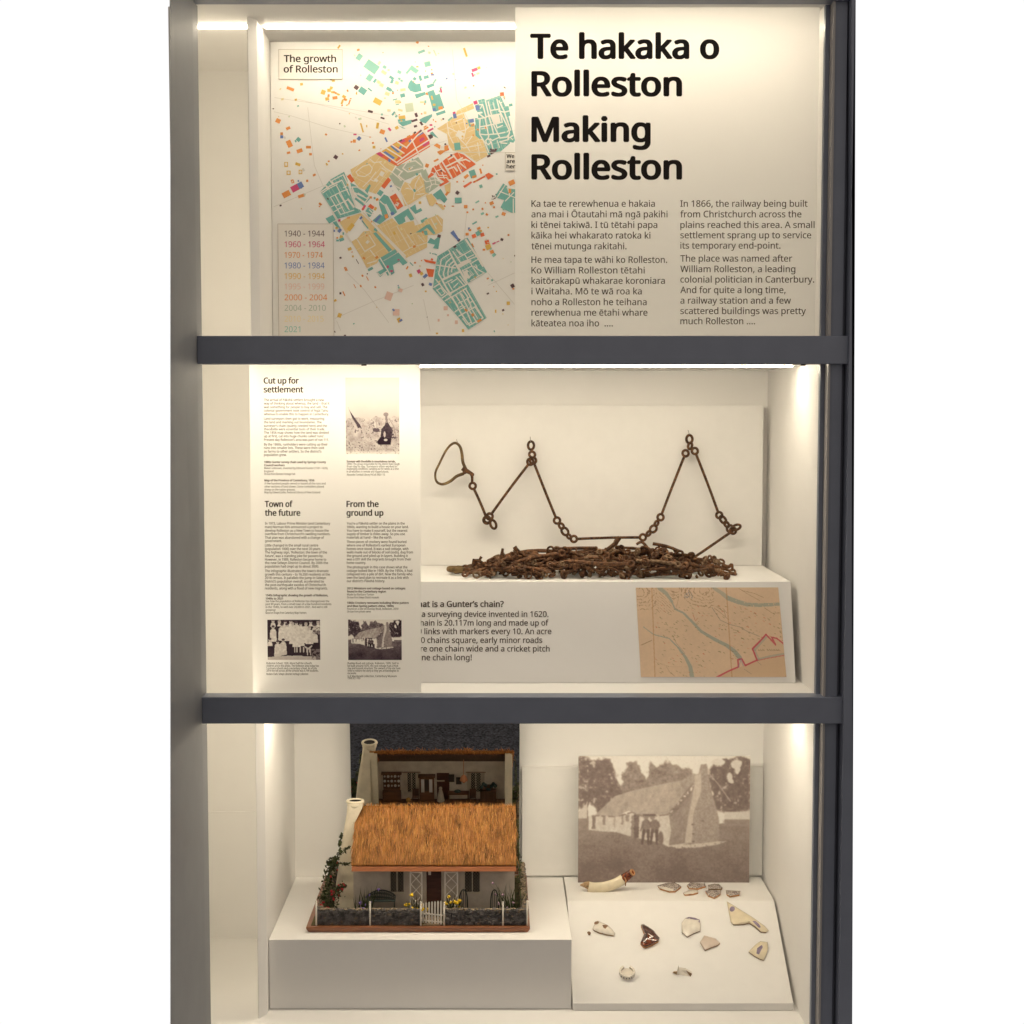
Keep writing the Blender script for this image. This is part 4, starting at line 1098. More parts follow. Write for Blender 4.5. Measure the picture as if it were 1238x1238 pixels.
# ------------------------------------------------------------------ middle section: block, backing board, survey map card
YBK = 4.085
zt_blk = P(921, 684, YBK).z
Yf = 3.70
xb0 = XD1 + 0.002
tr_f = PZ(956, 703, zt_blk)
Yf = tr_f.y
bot = PZ(968, 826, Z_F2)
mb = MB()
xr_b = P(921, 684, YBK).x
xr_b = tr_f.x
prof = [(bot.y, Z_F2 + 0.0006), (Yf, zt_blk), (Y3 - 0.001, zt_blk), (Y3 - 0.001, Z_F2 + 0.0006)]
mb.prism([(xb0, y, z) for y, z in prof], (xr_b - xb0, 0, 0))
blkobj = mb.build("display_block", M_white, bevel=0.0012)
tag(blkobj, "wide white block with sloping front carrying the chain in the middle section", "display block")
sn = Vector((0, -(zt_blk - Z_F2), (Yf - bot.y))).normalized()
if sn.y > 0:
    sn = -sn
s0 = Vector((0, bot.y, Z_F2 + 0.0006))
def slope(px, py, d=0.0006):
    return PP(px, py, s0 + sn * d, sn)
# words on the sloping front: a label of its own
gl = empty("block_label", slope(580, 766), "dark printed text What is a Gunter's chain? on the sloping white block front", "label")
mb = MB()
kk = 5.627
write(mb, slope, "What is a Gunter\u2019s chain?", 496, 500 + 612 / kk, 733.7, 9.6, 0.028, 4)
mb.build("heading_line", M_ink2, gl)
mb = MB()
for t, x, y in (("It\u2019s a surveying device invented in 1620.", 917, 708), ("A chain is 20.117m long and made up of", 917, 767), ("100 links with markers every 10. An acre", 937, 825),
                ("is 10 chains square, early minor roads", 875, 885), ("were one chain wide and a cricket pitch", 925, 943), ("is one chain long!", 395, 1003)):
    write(mb, slope, t, 495.2, 500 + x / kk, 620 + y / kk, 9.4, 0.012, 3)
mb.build("paragraph", M_ink2, gl)

# backing board on the wall for the chain
mb = MB()
a, b = P(400, 490, YBK), P(921, 684, YBK)
mb.box(XD1 + 0.02, b.x, YBK, YBK + 0.035, zt_blk + 0.0005, P(600, 490, YBK).z)
bb = mb.build("backing_board", M_board, bevel=0.0008)
tag(bb, "large plain cream board behind the hanging rusty chain", "backing board")

# old survey map card
cm = Pic(1238, 774, 0.55, 1.0)
CARD = (0.71, 0.53, 0.365)
n1, n2, n3 = cm.noise(160, 21), cm.noise(40, 22), cm.noise(12, 23, 3)
rgb = np.ones((cm.H, cm.W, 3)) * np.array(CARD)
rgb *= (1 + (n1 - 0.5)[..., None] * 0.14 + (n3 - 0.5)[..., None] * 0.10)
def cput(m, c, k=1.0):
    global rgb
    rgb = np.where(m[..., None], rgb * (1 - k) + np.array(c) * k, rgb)
BR = (0.30, 0.165, 0.09); TEAL = (0.33, 0.37, 0.31); RED = (0.56, 0.07, 0.11); GREY = (0.30, 0.24, 0.20)
cput(cm.pmask([(660, 740), (830, 665), (980, 612), (1190, 570), (1215, 760), (660, 760)]), (0.62, 0.44, 0.28), 0.7)
cput(cm.pmask([(1045, 420), (950, 520), (985, 605), (1190, 568), (1190, 490), (1120, 440)]), (0.64, 0.48, 0.32), 0.6)
# hill contours
wob = (n2 - 0.5) * 60
for cx, cy, r0, r1, x0, x1, y0, y1 in ((60, 80, 20, 200, 30, 190, 40, 300), (560, 60, 30, 180, 330, 640, 40, 240), (330, 40, 20, 130, 300, 480, 40, 200)):
    rr = np.hypot(cm.x - cx + wob, (cm.y - cy) * 1.3 + wob)
    m = (np.sin(rr / 5.2) > 0.62) & (rr > r0) & (rr < r1) & (cm.x > x0) & (cm.x < x1) & (cm.y > y0) & (cm.y < y1) & (n3 > 0.42)
    cput(m, BR, 0.55)
dr = (cm.x - cm.y * 1.1)
cput((np.abs((dr + wob * 0.3) % 24) < 7) & (cm.x > 190) & (cm.x < 330) & (cm.y > 50) & (cm.y < 240) & (n3 > 0.48), BR, 0.5)
for l, w, c, k in (([(860, 60), (950, 90), (1030, 125)], 4, BR, .6), ([(830, 50), (890, 90), (1000, 140)], 4, BR, .5), ([(650, 200), (700, 250), (740, 290)], 4, BR, .6), ([(665, 190), (720, 230), (735, 270)], 4, BR, .6), ([(700, 200), (735, 240)], 4, BR, .6),
                   ([(1030, 205), (1090, 245), (1150, 240)], 4, BR, .7), ([(70, 490), (110, 480), (160, 450)], 6, BR, .7), ([(180, 620), (300, 655), (430, 655)], 3, BR, .3), ([(270, 660), (300, 700), (340, 735)], 3, BR, .6),
                   ([(620, 200), (690, 300), (760, 335), (840, 350), (900, 385), (990, 420)], 6, GREY, .6), ([(320, 430), (340, 480), (410, 560)], 4, GREY, .6), ([(880, 680), (935, 712)], 4, GREY, .7), ([(980, 615), (1010, 645)], 4, GREY, .6), ([(300, 60), (360, 120), (340, 200)], 4, BR, .5), ([(480, 250), (500, 300), (520, 280)], 4, (0.5, 0.12, 0.07), .7)):
    cput(cm.lmask([(x + 6 * math.sin(y * .11 + x * .07), y + 5 * math.sin(x * .09)) for x, y in l], w), c, k)
cput(cm.lmask([(215, 45), (270, 90), (310, 150)], 34, 20), TEAL, .75)
cput(cm.lmask([(310, 150), (335, 210), (400, 240), (460, 300), (540, 385), (640, 445), (740, 495), (800, 540), (840, 590)], 9, 34), TEAL, .85)
cput(cm.lmask([(640, 45), (700, 85), (750, 125)], 26, 34), TEAL, .6); cput(cm.lmask([(750, 125), (830, 155), (900, 175), (1000, 180), (1145, 172)], 36, 26) & (n3 > .3), TEAL, .8)
cput(cm.lmask([(90, 350), (170, 410), (290, 440), (360, 510)], 6, 10), TEAL, .8); cput(cm.lmask([(360, 510), (420, 590), (455, 660), (470, 745)], 14, 36), TEAL, .85)
for l in ([(155, 45), (165, 300), (180, 745)], [(735, 40), (752, 300), (780, 745)]):
    cput(cm.lmask(l, 9), (0.50, 0.25, 0.11), .55)
rr_ = random.Random(5)
for i in range(330):
    x, y = rr_.uniform(180, 1180), rr_.uniform(180, 730)
    if y > 640 - (x - 700) * 0.4 and x > 660:
        continue
    w = rr_.uniform(7, 16); a_ = rr_.uniform(0.1, 0.7)
    cput(cm.lmask([(x, y), (x + w * math.cos(a_), y + w * math.sin(a_))], rr_.uniform(4, 7)), (0.6, 0.14, 0.08) if rr_.random() < .18 else (0.28, 0.21, 0.10), rr_.uniform(.3, .75))
for i in range(46):
    x, y = rr_.uniform(400, 470), rr_.uniform(60, 120)
    if abs(x - 440) < (y - 50) * .7:
        cput(cm.lmask([(x, y), (x, y + 8)], 4), (0.22, 0.22, 0.24), .7)
cput(cm.lmask([(950, 528), (985, 600)], 22) & (cm.x > 950), TEAL, .5); cput(cm.lmask([(1045, 425), (955, 525)], 26) & (cm.y > 425), TEAL, .5)
cput(cm.lmask([(985, 602), (1060, 582), (1195, 558)], 16), TEAL, .6)
cput(cm.lmask([(660, 740), (760, 690), (830, 660), (826, 605), (856, 598), (884, 650), (975, 608), (940, 520), (1000, 460), (1045, 410)], 13), RED, .9)
cput(cm.lmask([(1045, 410), (1080, 445), (1120, 490), (1090, 430), (1130, 440), (1190, 488)], 12), RED, .85)
cput(cm.lmask([(975, 612), (1060, 594), (1195, 570)], 7), RED, .7)
cput(cm.lmask([(832, 660), (850, 600), (868, 650)], 10), (0.2, 0.22, 0.35), .4)
for i in range(30):
    x = 985 + i * 5.8
    if i not in (9, 10, 11):
        cput(cm.lmask([(x, 524 + (i % 3) * 3), (x + 2, 536)], 3.5), (0.30, 0.2, 0.12), .7)
# sample the picture into the card's own outline
H_, W_ = 260, 430
uu, vv = np.meshgrid(np.linspace(0, 1, W_), np.linspace(0, 1, H_))
zx = (30 * (1 - uu) + 1140 * uu) * (1 - vv) + (70 * (1 - uu) + 1204 * uu) * vv
zy = (42 * (1 - uu) + 40 * uu) * (1 - vv) + (738 * (1 - uu) + 738 * uu) * vv
ix = np.clip(zx * cm.k, 0, cm.W - 1).astype(int); iy = np.clip(zy * cm.k, 0, cm.H - 1).astype(int)
zc = lambda x, y: tuple(slope(764 + x / 6.448, 704 + y / 6.448, 0.0022))
card = print_sheet("map_card", None, [zc(30, 42), zc(1140, 40), zc(1204, 738), zc(70, 738)], np.clip(rgb[iy, ix], 0, 1), M_print, 0.0018, origin=zc(620, 738), n_off=tuple(sn))
tag(card, "tan old survey map with blue rivers and red coastline on sloping block front", "map")

# ------------------------------------------------------------------ lower section: plinth, stepped board, photograph, mirror
pf = PZ(600, 1136, Z_PL)
mb = MB()
xr_p = PZ(691, 1136, Z_PL).x
mb.box(XD1 + 0.0015, xr_p, pf.y, Y3 - 0.001, Z_FLOOR + 0.0006, Z_PL)
pl = mb.build("plinth", M_white, bevel=0.0012)
tag(pl, "low white box plinth under the thatched model cottage", "plinth")

Z_ST = P(920, 1060, Y3 - 0.02).z
e1 = PZ(936, 1089, Z_ST)
e2 = PZ(959, 1222, Z_FLOOR)
zl2 = P(959, 1213, e2.y).z
xl_s = xr_p + 0.003
xr_s = (e1.x + e2.x) / 2
mb = MB()
f_ = lambda x, x2: None
prof = [(e2.y, Z_FLOOR + 0.0006), (e2.y, zl2), (e1.y, Z_ST), (Y3 - 0.02, Z_ST), (Y3 - 0.02, Z_FLOOR + 0.0006)]
n0 = mb._add([(xl_s, y, z) for y, z in prof] + [((e2.x if i < 2 else e1.x), y, z) for i, (y, z) in enumerate(prof)])
mb.f += [(0, 1, 2, 3, 4), (9, 8, 7, 6, 5), (0, 5, 6, 1), (1, 6, 7, 2), (2, 7, 8, 3), (3, 8, 9, 4), (4, 9, 5, 0)]
mb.m += [0] * 7
st = mb.build("sloping_stand", M_board, bevel=0.001)
tag(st, "cream sloping stand with broken crockery laid out on it", "stand")
tn = Vector((0, -(Z_ST - zl2), (e1.y - e2.y))).normalized()      # normal of the sloping face
if tn.z < 0:
    tn = -tn
t0 = Vector((0, e1.y, Z_ST))
# lower backing panel behind the photograph
mb = MB()
a, b = P(631, 927.5, Y3 - 0.012), P(922, 1000, Y3 - 0.012)
mb.box(a.x, b.x, Y3 - 0.012, Y3 - 0.0005, Z_ST + 0.001, a.z)
mb.build("back_panel", M_board, case, bevel=0.0006)
# sepia photograph
pic = paint_cottage(0.42)
YPH = PZ(800, 1067, Z_ST).y
ph = print_sheet("photograph", None, [tuple(P(699.3, 914, YPH)), tuple(P(907.3, 914, YPH)), tuple(P(905.6, 1067, YPH)), tuple(P(698.8, 1067, YPH))], tone(np.clip((pic.a - .5) * 1.12 + .5, 0, 1), SEPIA), M_print, 0.004, origin=tuple(P(802, 1067, YPH)))
tag(ph, "large sepia photograph of a thatched cottage with two men, standing behind the crockery", "photograph")
# mirror, leaning forward a little behind the model cottage
TILT = math.radians(7.4)
my0 = Y3 - 0.014
def mpt(px, z):
    # point of the leaning mirror plane at height z and picture column px
    y = my0 - (z - Z_PL) * math.tan(TILT)
    py = 1060
    d = None
    for it in range(3):
        p = P(px, py, y); py += (p.z - z) / (y / F)
    return P(px, py, y)
zm0, zm1 = Z_PL + 0.0006, Z_C3 - 0.01
ma, mb_, mc, md = mpt(427.5, zm0), mpt(629, zm0), mpt(629, zm1), mpt(427.5, zm1)
xl, xr = mpt(424, P(430, 930, 4.1).z).x, mpt(628, P(430, 930, 4.1).z).x
mn = Vector((0, -math.cos(TILT), -math.sin(TILT)))
mr = empty("mirror", ((xl + xr) / 2, my0, Z_PL), "tall frameless mirror leaning behind the model cottage, reflecting its open back", "mirror")
front = [Vector((xl, my0, zm0)), Vector((xr, my0, zm0)), Vector((xr, my0 - (zm1 - zm0) * math.tan(TILT), zm1)), Vector((xl, my0 - (zm1 - zm0) * math.tan(TILT), zm1))]
mb = MB(); mb.poly(front); mb.build("reflecting_face", M_mirror, mr, fix=False)
mb = MB(); mb.prism([p - mn * 0.0006 for p in front], -mn * 0.004); mb.build("backing_sheet", M_dark, mr)

# ------------------------------------------------------------------ three small prints on the narrow panel
def small_print(x0, y0, x1, y1, a, label, stops=BW):
    h = holes[PHOTOS.index((x0, y0, x1, y1))]
    o = print_sheet("printed_photograph", t2, [(h[0], YP, h[3]), (h[1], YP, h[3]), (h[1], YP, h[2]), (h[0], YP, h[2])], tone(a, stops), M_film_print, 0)
    o["label"] = label
# surveyor on a stony slope
c = Pic(740, 1040, 0.2, 0.95)
n1, n2, n3 = c.noise(260, 31), c.noise(70, 32), c.noise(22, 33, 3)
c.a = 0.97 - np.clip((c.y - 150) / 500, 0, 1) * 0.22 + (n1 - .5) * .06
hill = c.y > 560 - c.x * 0.05 + (n2 - .5) * 60
c.put(hill, 0.74 + (n2 - .5) * .3 + (n3 - .5) * .25)
c.put(hill & (n3 > 0.66), 0.40)
c.put(c.pmask([(30, 385), (60, 450), (110, 520), (160, 590), (200, 640), (215, 670), (170, 690), (150, 640), (90, 540)]), 0.15)
c.put(c.pmask([(370, 690), (440, 680), (475, 710), (440, 740), (380, 735)]), 0.25)
c.put(c.lmask([(430, 690), (425, 560)], 10), 0.6)
c.put(c.pmask([(560, 560), (600, 640), (650, 720), (640, 760), (620, 900), (440, 900), (430, 870), (480, 800), (490, 700), (540, 640)]), 0.10 + (n3 - .5) * .25)
c.put(c.pmask([(440, 860), (500, 800), (620, 830), (620, 910), (450, 910)]), 0.0)
c.put(c.emask(555, 500, 36, 28), 0.5); c.put(c.lmask([(560, 520), (565, 600)], 30), 0.45)
c.put(c.lmask([(600, 560), (660, 660), (700, 860)], 12), 0.55); c.put(c.pmask([(620, 700), (690, 760), (690, 860), (630, 820)]) & (n3 > .45), 0.25)
c.put(c.emask(535, 770, 14, 40), 0.7); c.put(c.emask(550, 845, 24, 16), 0.75)
c.a += 0.35 * np.clip((c.y - 980) / 60, 0, 1)
small_print(*PHOTOS[0], c.a, "pale photograph of a surveyor crouched on a stony slope")
# school group
c = Pic(720, 550, 0.22, 0.08)
n3 = c.noise(24, 41, 3); n2 = c.noise(70, 42)
c.a = 0.06 + (n3 - .5) * .1
body = [(75, 90, 60, 220), (215, 80, 130, 260), (330, 30, 80, 280), (400, 35, 130, 330), (470, 60, 110, 300), (560, 70, 120, 280), (640, 180, 110, 160)]
def kid(x, y, w, h, v=.9):
    c.put(c.pmask([(x - w / 2, y + 50), (x - w * .3, y + 30), (x + w * .3, y + 30), (x + w / 2, y + 50), (x + w * .6, y + h), (x - w * .6, y + h)]), v + (n3 - .5) * .3)
    c.put(c.emask(x, y + 8, 20, 26), v - .1 + (n3 - .5) * .15)
    c.put(c.emask(x, y - 8, 22, 16), .25 if (int(x) % 3) else .7)
for x, y, w, h in ((80, 10, 60, 90), (165, 30, 50, 60), (245, 30, 70, 120), (320, 20, 60, 120), (590, 30, 50, 60), (690, 40, 60, 110), (640, 80, 60, 90), (80, 100, 80, 200), (200, 75, 90, 210), (265, 70, 80, 220), (345, 60, 80, 270), (395, 45, 90, 330), (455, 60, 80, 300), (525, 60, 100, 260), (570, 110, 90, 220), (640, 165, 80, 150), (35, 270, 60, 90)):
    kid(x, y, w, h)
for x, y in ((140, 300), (215, 280)):
    kid(x, y, 80, 180, .85)
    c.put(c.lmask([(x - 30, y + 190), (x + 30, y + 180)], 40), .8)
for x in (370, 400, 445, 490, 535, 570):
    c.put(c.lmask([(x, 380), (x, 440)], 16), .75)
c.put(c.lmask([(510, 370), (550, 400), (600, 360)], 18), .8); c.put(c.lmask([(545, 400), (545, 480)], 14), .8); c.put(c.lmask([(585, 400), (585, 480)], 14), .7)
c.put(c.y > 510 - 20 * np.sin(c.x / 720 * 3.1) + (n2 - .5) * 20, .75 + (n3 - .5) * .1)
c.put((c.x > 600) & (c.y > 400) & (n3 > .5), .4); c.put((c.x > 640) & (c.y > 100) & (c.y < 200) & (n3 > .5), .5)
c.a = np.clip(c.a, 0, 1)
small_print(*PHOTOS[1], c.a, "dark photograph of a group of school children in pale clothes")
c = paint_cottage(0.13)
small_print(*PHOTOS[2], np.clip((c.a - 0.42) * 1.5 + 0.42, 0, 1), "small photograph of a thatched cottage under dark trees")
# ------------------------------------------------------------------ the surveyor's chain
def rust(name, base, dark, hi):
    if name in MATS:
        return MATS[name]
    m = mat(name, base, 0.8, 0.25, nscale=130, namt=0.1, bump=0.7, bscale=420)
    nt = m.node_tree
    rp = [n for n in nt.nodes if n.type == 'VALTORGB'][0].color_ramp
    rp.elements[0].color = (*dark, 1); rp.elements[0].position = 0.30
    rp.elements[1].color = (*hi, 1); rp.elements[1].position = 0.72
    e = rp.elements.new(0.5); e.color = (*base, 1)
    return m
M_rust = rust("rusty_iron", (0.085, 0.042, 0.022), (0.03, 0.017, 0.012), (0.19, 0.085, 0.035))
M_rust2 = rust("crusted_rust", (0.13, 0.062, 0.032), (0.045, 0.026, 0.018), (0.25, 0.12, 0.055))
M_rust3 = rust("pale_crust", (0.19, 0.12, 0.07), (0.07, 0.04, 0.025), (0.30, 0.20, 0.12))
M_brass = rust("tarnished_brass", (0.115, 0.072, 0.032), (0.06, 0.036, 0.018), (0.24, 0.16, 0.065))
[n for n in M_brass.node_tree.nodes if n.type == "TEX_NOISE"][0].inputs["Scale"].default_value = 45
M_wire = mat("steel_wire", (0.30, 0.28, 0.25), 0.4, 0.5, 0.6)

YC = 4.052
chain = empty("survey_chain", PZ(700, 697, zt_blk), "rusty surveyor's chain, part hung on pins and part heaped on the block", "surveyor's chain")
def z1(x, y):
    return (500 + x / 4.952, 430 + y / 4.952)
def z2(x, y):
    return (720 + x / 4.952, 430 + y / 4.952)
def C(p, dy=0.0):
    return P(p[0], p[1], YC + dy)
WR = 0.0037
def smooth(pts, n=6):
    out = []
    k = len(pts)
    for i in range(k - 1):
        p0, p1, p2, p3 = pts[max(i - 1, 0)], pts[i], pts[i + 1], pts[min(i + 2, k - 1)]
        for j in range(n):
            t = j / n
            out.append(0.5 * ((2 * p1) + (p2 - p0) * t + (2 * p0 - 5 * p1 + 4 * p2 - p3) * t * t + (3 * p1 - p0 - 3 * p2 + p3) * t ** 3))
    out.append(pts[-1])
    return out
# hand grip with its swivel
g = MB()
loop = [z1(*q) for q in ((318, 690), (296, 640), (290, 590), (278, 545), (252, 523), (222, 535), (190, 575), (155, 645), (131, 700), (135, 748), (160, 768), (190, 766), (225, 748), (258, 722), (300, 706))]
pts = smooth([C(p, -0.012 * math.sin(i / 14 * math.pi)) for i, p in enumerate(loop)], 5)
g.tube(pts, [0.0031 + 0.0012 * (0.5 + 0.5 * math.cos(i / len(pts) * 6.28)) for i in range(len(pts))], 8)
g.build("hand_grip", M_brass, chain, smooth=True)
g = MB()
g.tube([C(z1(292, 672), -0.004), C(z1(318, 690), -0.004), C(z1(350, 708), -0.004)], [0.0072, 0.0062, 0.0045], 8)
g.tube([C(z1(296, 702)), C(z1(326, 690))], 0.0052, 8)
g.tube([C(z1(348, 704), -0.003), C(z1(351, 735)), C(z1(350, 760))], [0.0048, 0.0036, 0.0036], 8)
g.ball(C(z1(350, 712), -0.004), 0.0062, 8, 6)
g.build("swivel", M_rust, chain, smooth=True)
def link(a, b, r=WR, name="link", m=None, eye=0.0085, dy=0.0):
    """A long wire link, with an eye turned at each end."""
    g = MB()
    A, B = C(a, dy), C(b, dy)
    d = (B - A).normalized()
    n = 9
    sag = Vector((rnd.uniform(-1, 1), 0, rnd.uniform(-1, 1))) * 0.0012
    g.tube([A.lerp(B, i / n) + sag * math.sin(math.pi * i / n) for i in range(n + 1)], r, 8)
    for p, s in ((A, -1), (B, 1)):
        g.ring(p + d * s * eye, (0.15, -1, 0.1), eye, r, 16, 7)
    return g.build(name, m or M_rust, chain, smooth=True)
def ringo(p, R, sx=1.0, tilt=(0, -1, 0), axis=None, dy=0.0, r=WR):
    g = MB(); g.ring(C(p, dy), tilt, R, r, 18, 7, sx, axis=axis); g.build("ring", M_rust, chain, smooth=True)
link(z1(361, 797), z1(434, 965)); link(z1(466, 948), z1(688, 650)); link(z1(722, 645), z1(852, 970)); link(z1(978, 1097), z2(265, 1088))
link(z2(396, 950), z2(532, 602)); link(z2(601, 588), z2(734, 938)); link(z2(808, 1058), z2(596, 1204), dy=-0.03)
U = 0.00046
def dirp(a, b):
    return (C(b) - C(a)).normalized()
for p, R, sx, ax, t, dy in ((z1(438, 985), 0.0095, 1, None, (.3, -1, .2), -.006), (z1(456, 962), 0.0105, .7, dirp((0, 0), (1, 3)), (.8, -1, .2), -.012), (z1(477, 1010), 0.0125, .62, dirp((0, 0), (1, -.4)), (0.1, -1, 0), -.006),
        (z1(710, 592), 0.0085, 1, None, (.4, -1, .3), -.004), (z1(703, 538), 0.0115, .72, dirp((0, 0), (1, 0)), (0, -1, 0), 0), (z1(885, 1020), 0.010, .6, dirp((0, 0), (1, -.8)), (.6, -1, .3), -.004),
        (z1(906, 1052), 0.0118, .72, dirp((0, 0), (1, -.7)), (0, -1, 0), 0), (z1(930, 1082), 0.009, .5, dirp((0, 0), (1, -.8)), (.7, -1, .4), -.004),
        (z2(346, 1037), 0.0105, .8, dirp((0, 0), (1, .8)), (0, -1, 0), 0), (z2(365, 1004), 0.009, .5, dirp((0, 0), (1, .6)), (.6, -1, 0), -.004), (z2(318, 1064), 0.009, .5, dirp((0, 0), (1, .8)), (.6, -1, 0), -.004),
        (z2(562, 500), 0.0112, .75, dirp((0, 0), (1, 0)), (0, -1, 0), 0), (z2(566, 540), 0.010, .55, dirp((0, 0), (1, .2)), (.5, -1, 0), -.004),
        (z2(763, 982), 0.0125, .55, dirp((0, 0), (1, -.8)), (.3, -1, 0), -.005), (z2(785, 1010), 0.0105, .5, dirp((0, 0), (1, -.8)), (.7, -1, .2), -.010), (z2(806, 1036), 0.0095, 1, None, (.2, -1, .1), -.006), (z2(842, 1028), 0.0125, .55, dirp((0, 0), (.4, 1)), (0, -1, 0), -.008)):
    ringo(p, R, sx, t, ax, dy)

# the heap: link after link lying on the block
env = [(541, 3), (556, 6), (571, 18), (583, 13), (592, 16), (604, 28), (618, 30), (627, 31), (640, 26), (650, 22), (662, 26), (670, 36), (685, 35), (700, 34), (715, 34), (730, 33), (742, 40), (752, 43), (760, 34), (775, 34), (785, 38), (800, 37), (815, 33), (830, 27), (842, 27), (850, 22), (862, 25), (872, 20), (880, 14), (888, 9)]
def hgt(px):
    xs, hs = [e[0] for e in env], [e[1] for e in env]
    return float(np.interp(px, xs, hs)) * 0.97 / F * 3.86
def heap_pt(px, depth, k):
    y = 3.86 + depth
    d = ray(px, 690)
    return Vector(((px - CX) / F * y, y, zt_blk + 0.004 + k * max(0.0, hgt(px) - 0.008) * (1 - min(1, abs(depth) / 0.13) ** 2 * 0.5)))
mats3 = [M_rust, M_rust2, M_rust3]
hr = random.Random(11)
n_heap = 96
for i in range(n_heap):
    t = i / (n_heap - 1)
    px = 575 + (870 - 575) * hr.random()
    ln = hr.uniform(24, 84) if hr.random() < .8 else hr.uniform(8, 20)
    a_ = hr.uniform(-1, 1)
    k0, k1 = hr.random() ** 0.8, hr.random() ** 0.8
    dp = hr.uniform(-0.11, 0.09)
    x0, x1 = max(556, px - ln / 2), min(884, px + ln / 2)
    A = heap_pt(x0, dp, k0); B = heap_pt(x1, max(-.11, min(.1, dp + hr.uniform(-.09, .09))), k1)
    mid = (A + B) / 2 + Vector((0, hr.uniform(-.015, .015), hr.uniform(-.004, .012)))
    cap_ = heap_pt((x0 + x1) / 2, dp, 1.0).z + 0.004
    mid.z = min(mid.z, cap_)
    g = MB()
    r = hr.uniform(0.0030, 0.0052)
    pp = smooth([A, mid, B], 7)
    g.tube(pp, [r * hr.uniform(.85, 1.2) for _ in pp], 7)
    for p, d in ((A, (A - mid)), (B, (B - mid))):
        d = d.normalized() if d.length > 1e-6 else Vector((1, 0, 0))
        c_ = p + d * 0.008
        c_.z = max(c_.z, zt_blk + 0.006)
        nrm = Vector((hr.uniform(-1, 1), hr.uniform(-1, .3), hr.uniform(-.4, 1)))
        nrm = nrm - d * nrm.dot(d)
        g.ring(c_, nrm, hr.uniform(0.0062, 0.0085), r * .85, 12, 6)
    g.build("link", mats3[0 if hr.random() < .45 else (1 if hr.random() < .75 else 2)], chain, smooth=True)
# loose rings between the links, too many to count
g = MB()
for i in range(210):
    px = hr.uniform(572, 880)
    dp = hr.uniform(-0.12, 0.09)
    k_ = hr.random() ** 0.7
    p = heap_pt(px, dp, k_)
    p.z = max(p.z, zt_blk + 0.006)
    g.ring(p, (hr.uniform(-1, 1), hr.uniform(-1, 1), hr.uniform(-1, 1)), hr.uniform(0.0055, 0.0092), hr.uniform(0.0022, 0.0036), 11, 6, hr.uniform(.55, 1), hr.choice((0, 0, 1, 1, 2)))
for i in range(340):      # flakes and short bits of corroded iron filling the heap
    px = hr.uniform(590, 872)
    p = heap_pt(px, hr.uniform(-.11, .09), hr.random() ** .9 * .8)
    d = Vector((hr.uniform(-1, 1), hr.uniform(-.6, .6), hr.uniform(-.5, .5))).normalized() * hr.uniform(.006, .02)
    q = p + d; q.z = max(q.z, zt_blk + .003)
    g.tube([p, (p + q) / 2 + Vector((0, 0, hr.uniform(-.002, .003))), q], [hr.uniform(.002, .004), hr.uniform(.004, .0075), hr.uniform(.0010, .004)], 6, mi=hr.choice((0, 1, 2)))
o = g.build("loose_rings", mats3, chain, smooth=True)
o["kind"] = "stuff"
# second hand grip lying flat at the end of the heap, and a few ends sticking up
g = MB()
gp = [heap_pt(px, dp, 0) + Vector((0, 0, z)) for px, dp, z in ((600, -.03, .006), (585, -.035, .008), (565, -.03, .010), (548, -.015, .010), (543, .005, .010), (548, .022, .009), (570, .035, .008), (600, .04, .006))]
g.tube(smooth(gp, 5), 0.0082, 8)
g.build("hand_grip", M_brass, chain, smooth=True)
def sprig(pts, r0, r1, m):
    g = MB(); pp = smooth([heap_pt(px, dp, 0) + Vector((0, 0, h / F * 3.84)) for px, dp, h in pts], 5)
    g.tube(pp, [r0 + (r1 - r0) * i / (len(pp) - 1) for i in range(len(pp))], 7)
    g.build("link_end", m, chain, smooth=True)
sprig([(572, -.02, 8), (573, -.02, 14), (574, -.02, 18)], .005, .006, M_rust)
sprig([(573, -.02, 16), (579, -.02, 16), (588, -.02, 10), (597, -.02, 7)], .0045, .0035, M_rust)
sprig([(579, -.02, 16), (582, -.02, 21)], .003, .004, M_rust)
sprig([(606, -.02, 18), (607, -.02, 25), (608, -.02, 31)], .005, .0035, M_rust)
sprig([(622, -.02, 33), (626, -.02, 28), (634, -.02, 23), (645, -.02, 17)], .006, .0035, M_rust)
sprig([(675, -.01, 30), (700, -.01, 31), (722, -.01, 31)], .0045, .0045, M_rust)
sprig([(718, -.02, 20), (735, -.02, 30), (745, -.02, 38), (750, -.02, 45)], .005, .006, M_rust)
sprig([(770, -.02, 36), (778, -.02, 38), (790, -.02, 22)], .0035, .0045, M_rust2)
sprig([(790, -.0, 36), (806, -.0, 33), (822, 0, 27)], .0045, .004, M_rust)
sprig([(874, -.01, 10), (882, -.01, 8), (886, -.01, 11), (887, -.01, 3)], .006, .003, M_rust2)
# clear tray under the heap
mb = MB(); mb.box(P(530, 697, 3.74).x, P(884, 697, 3.74).x, 3.745, 3.985, zt_blk + 0.0004, zt_blk + 0.003)
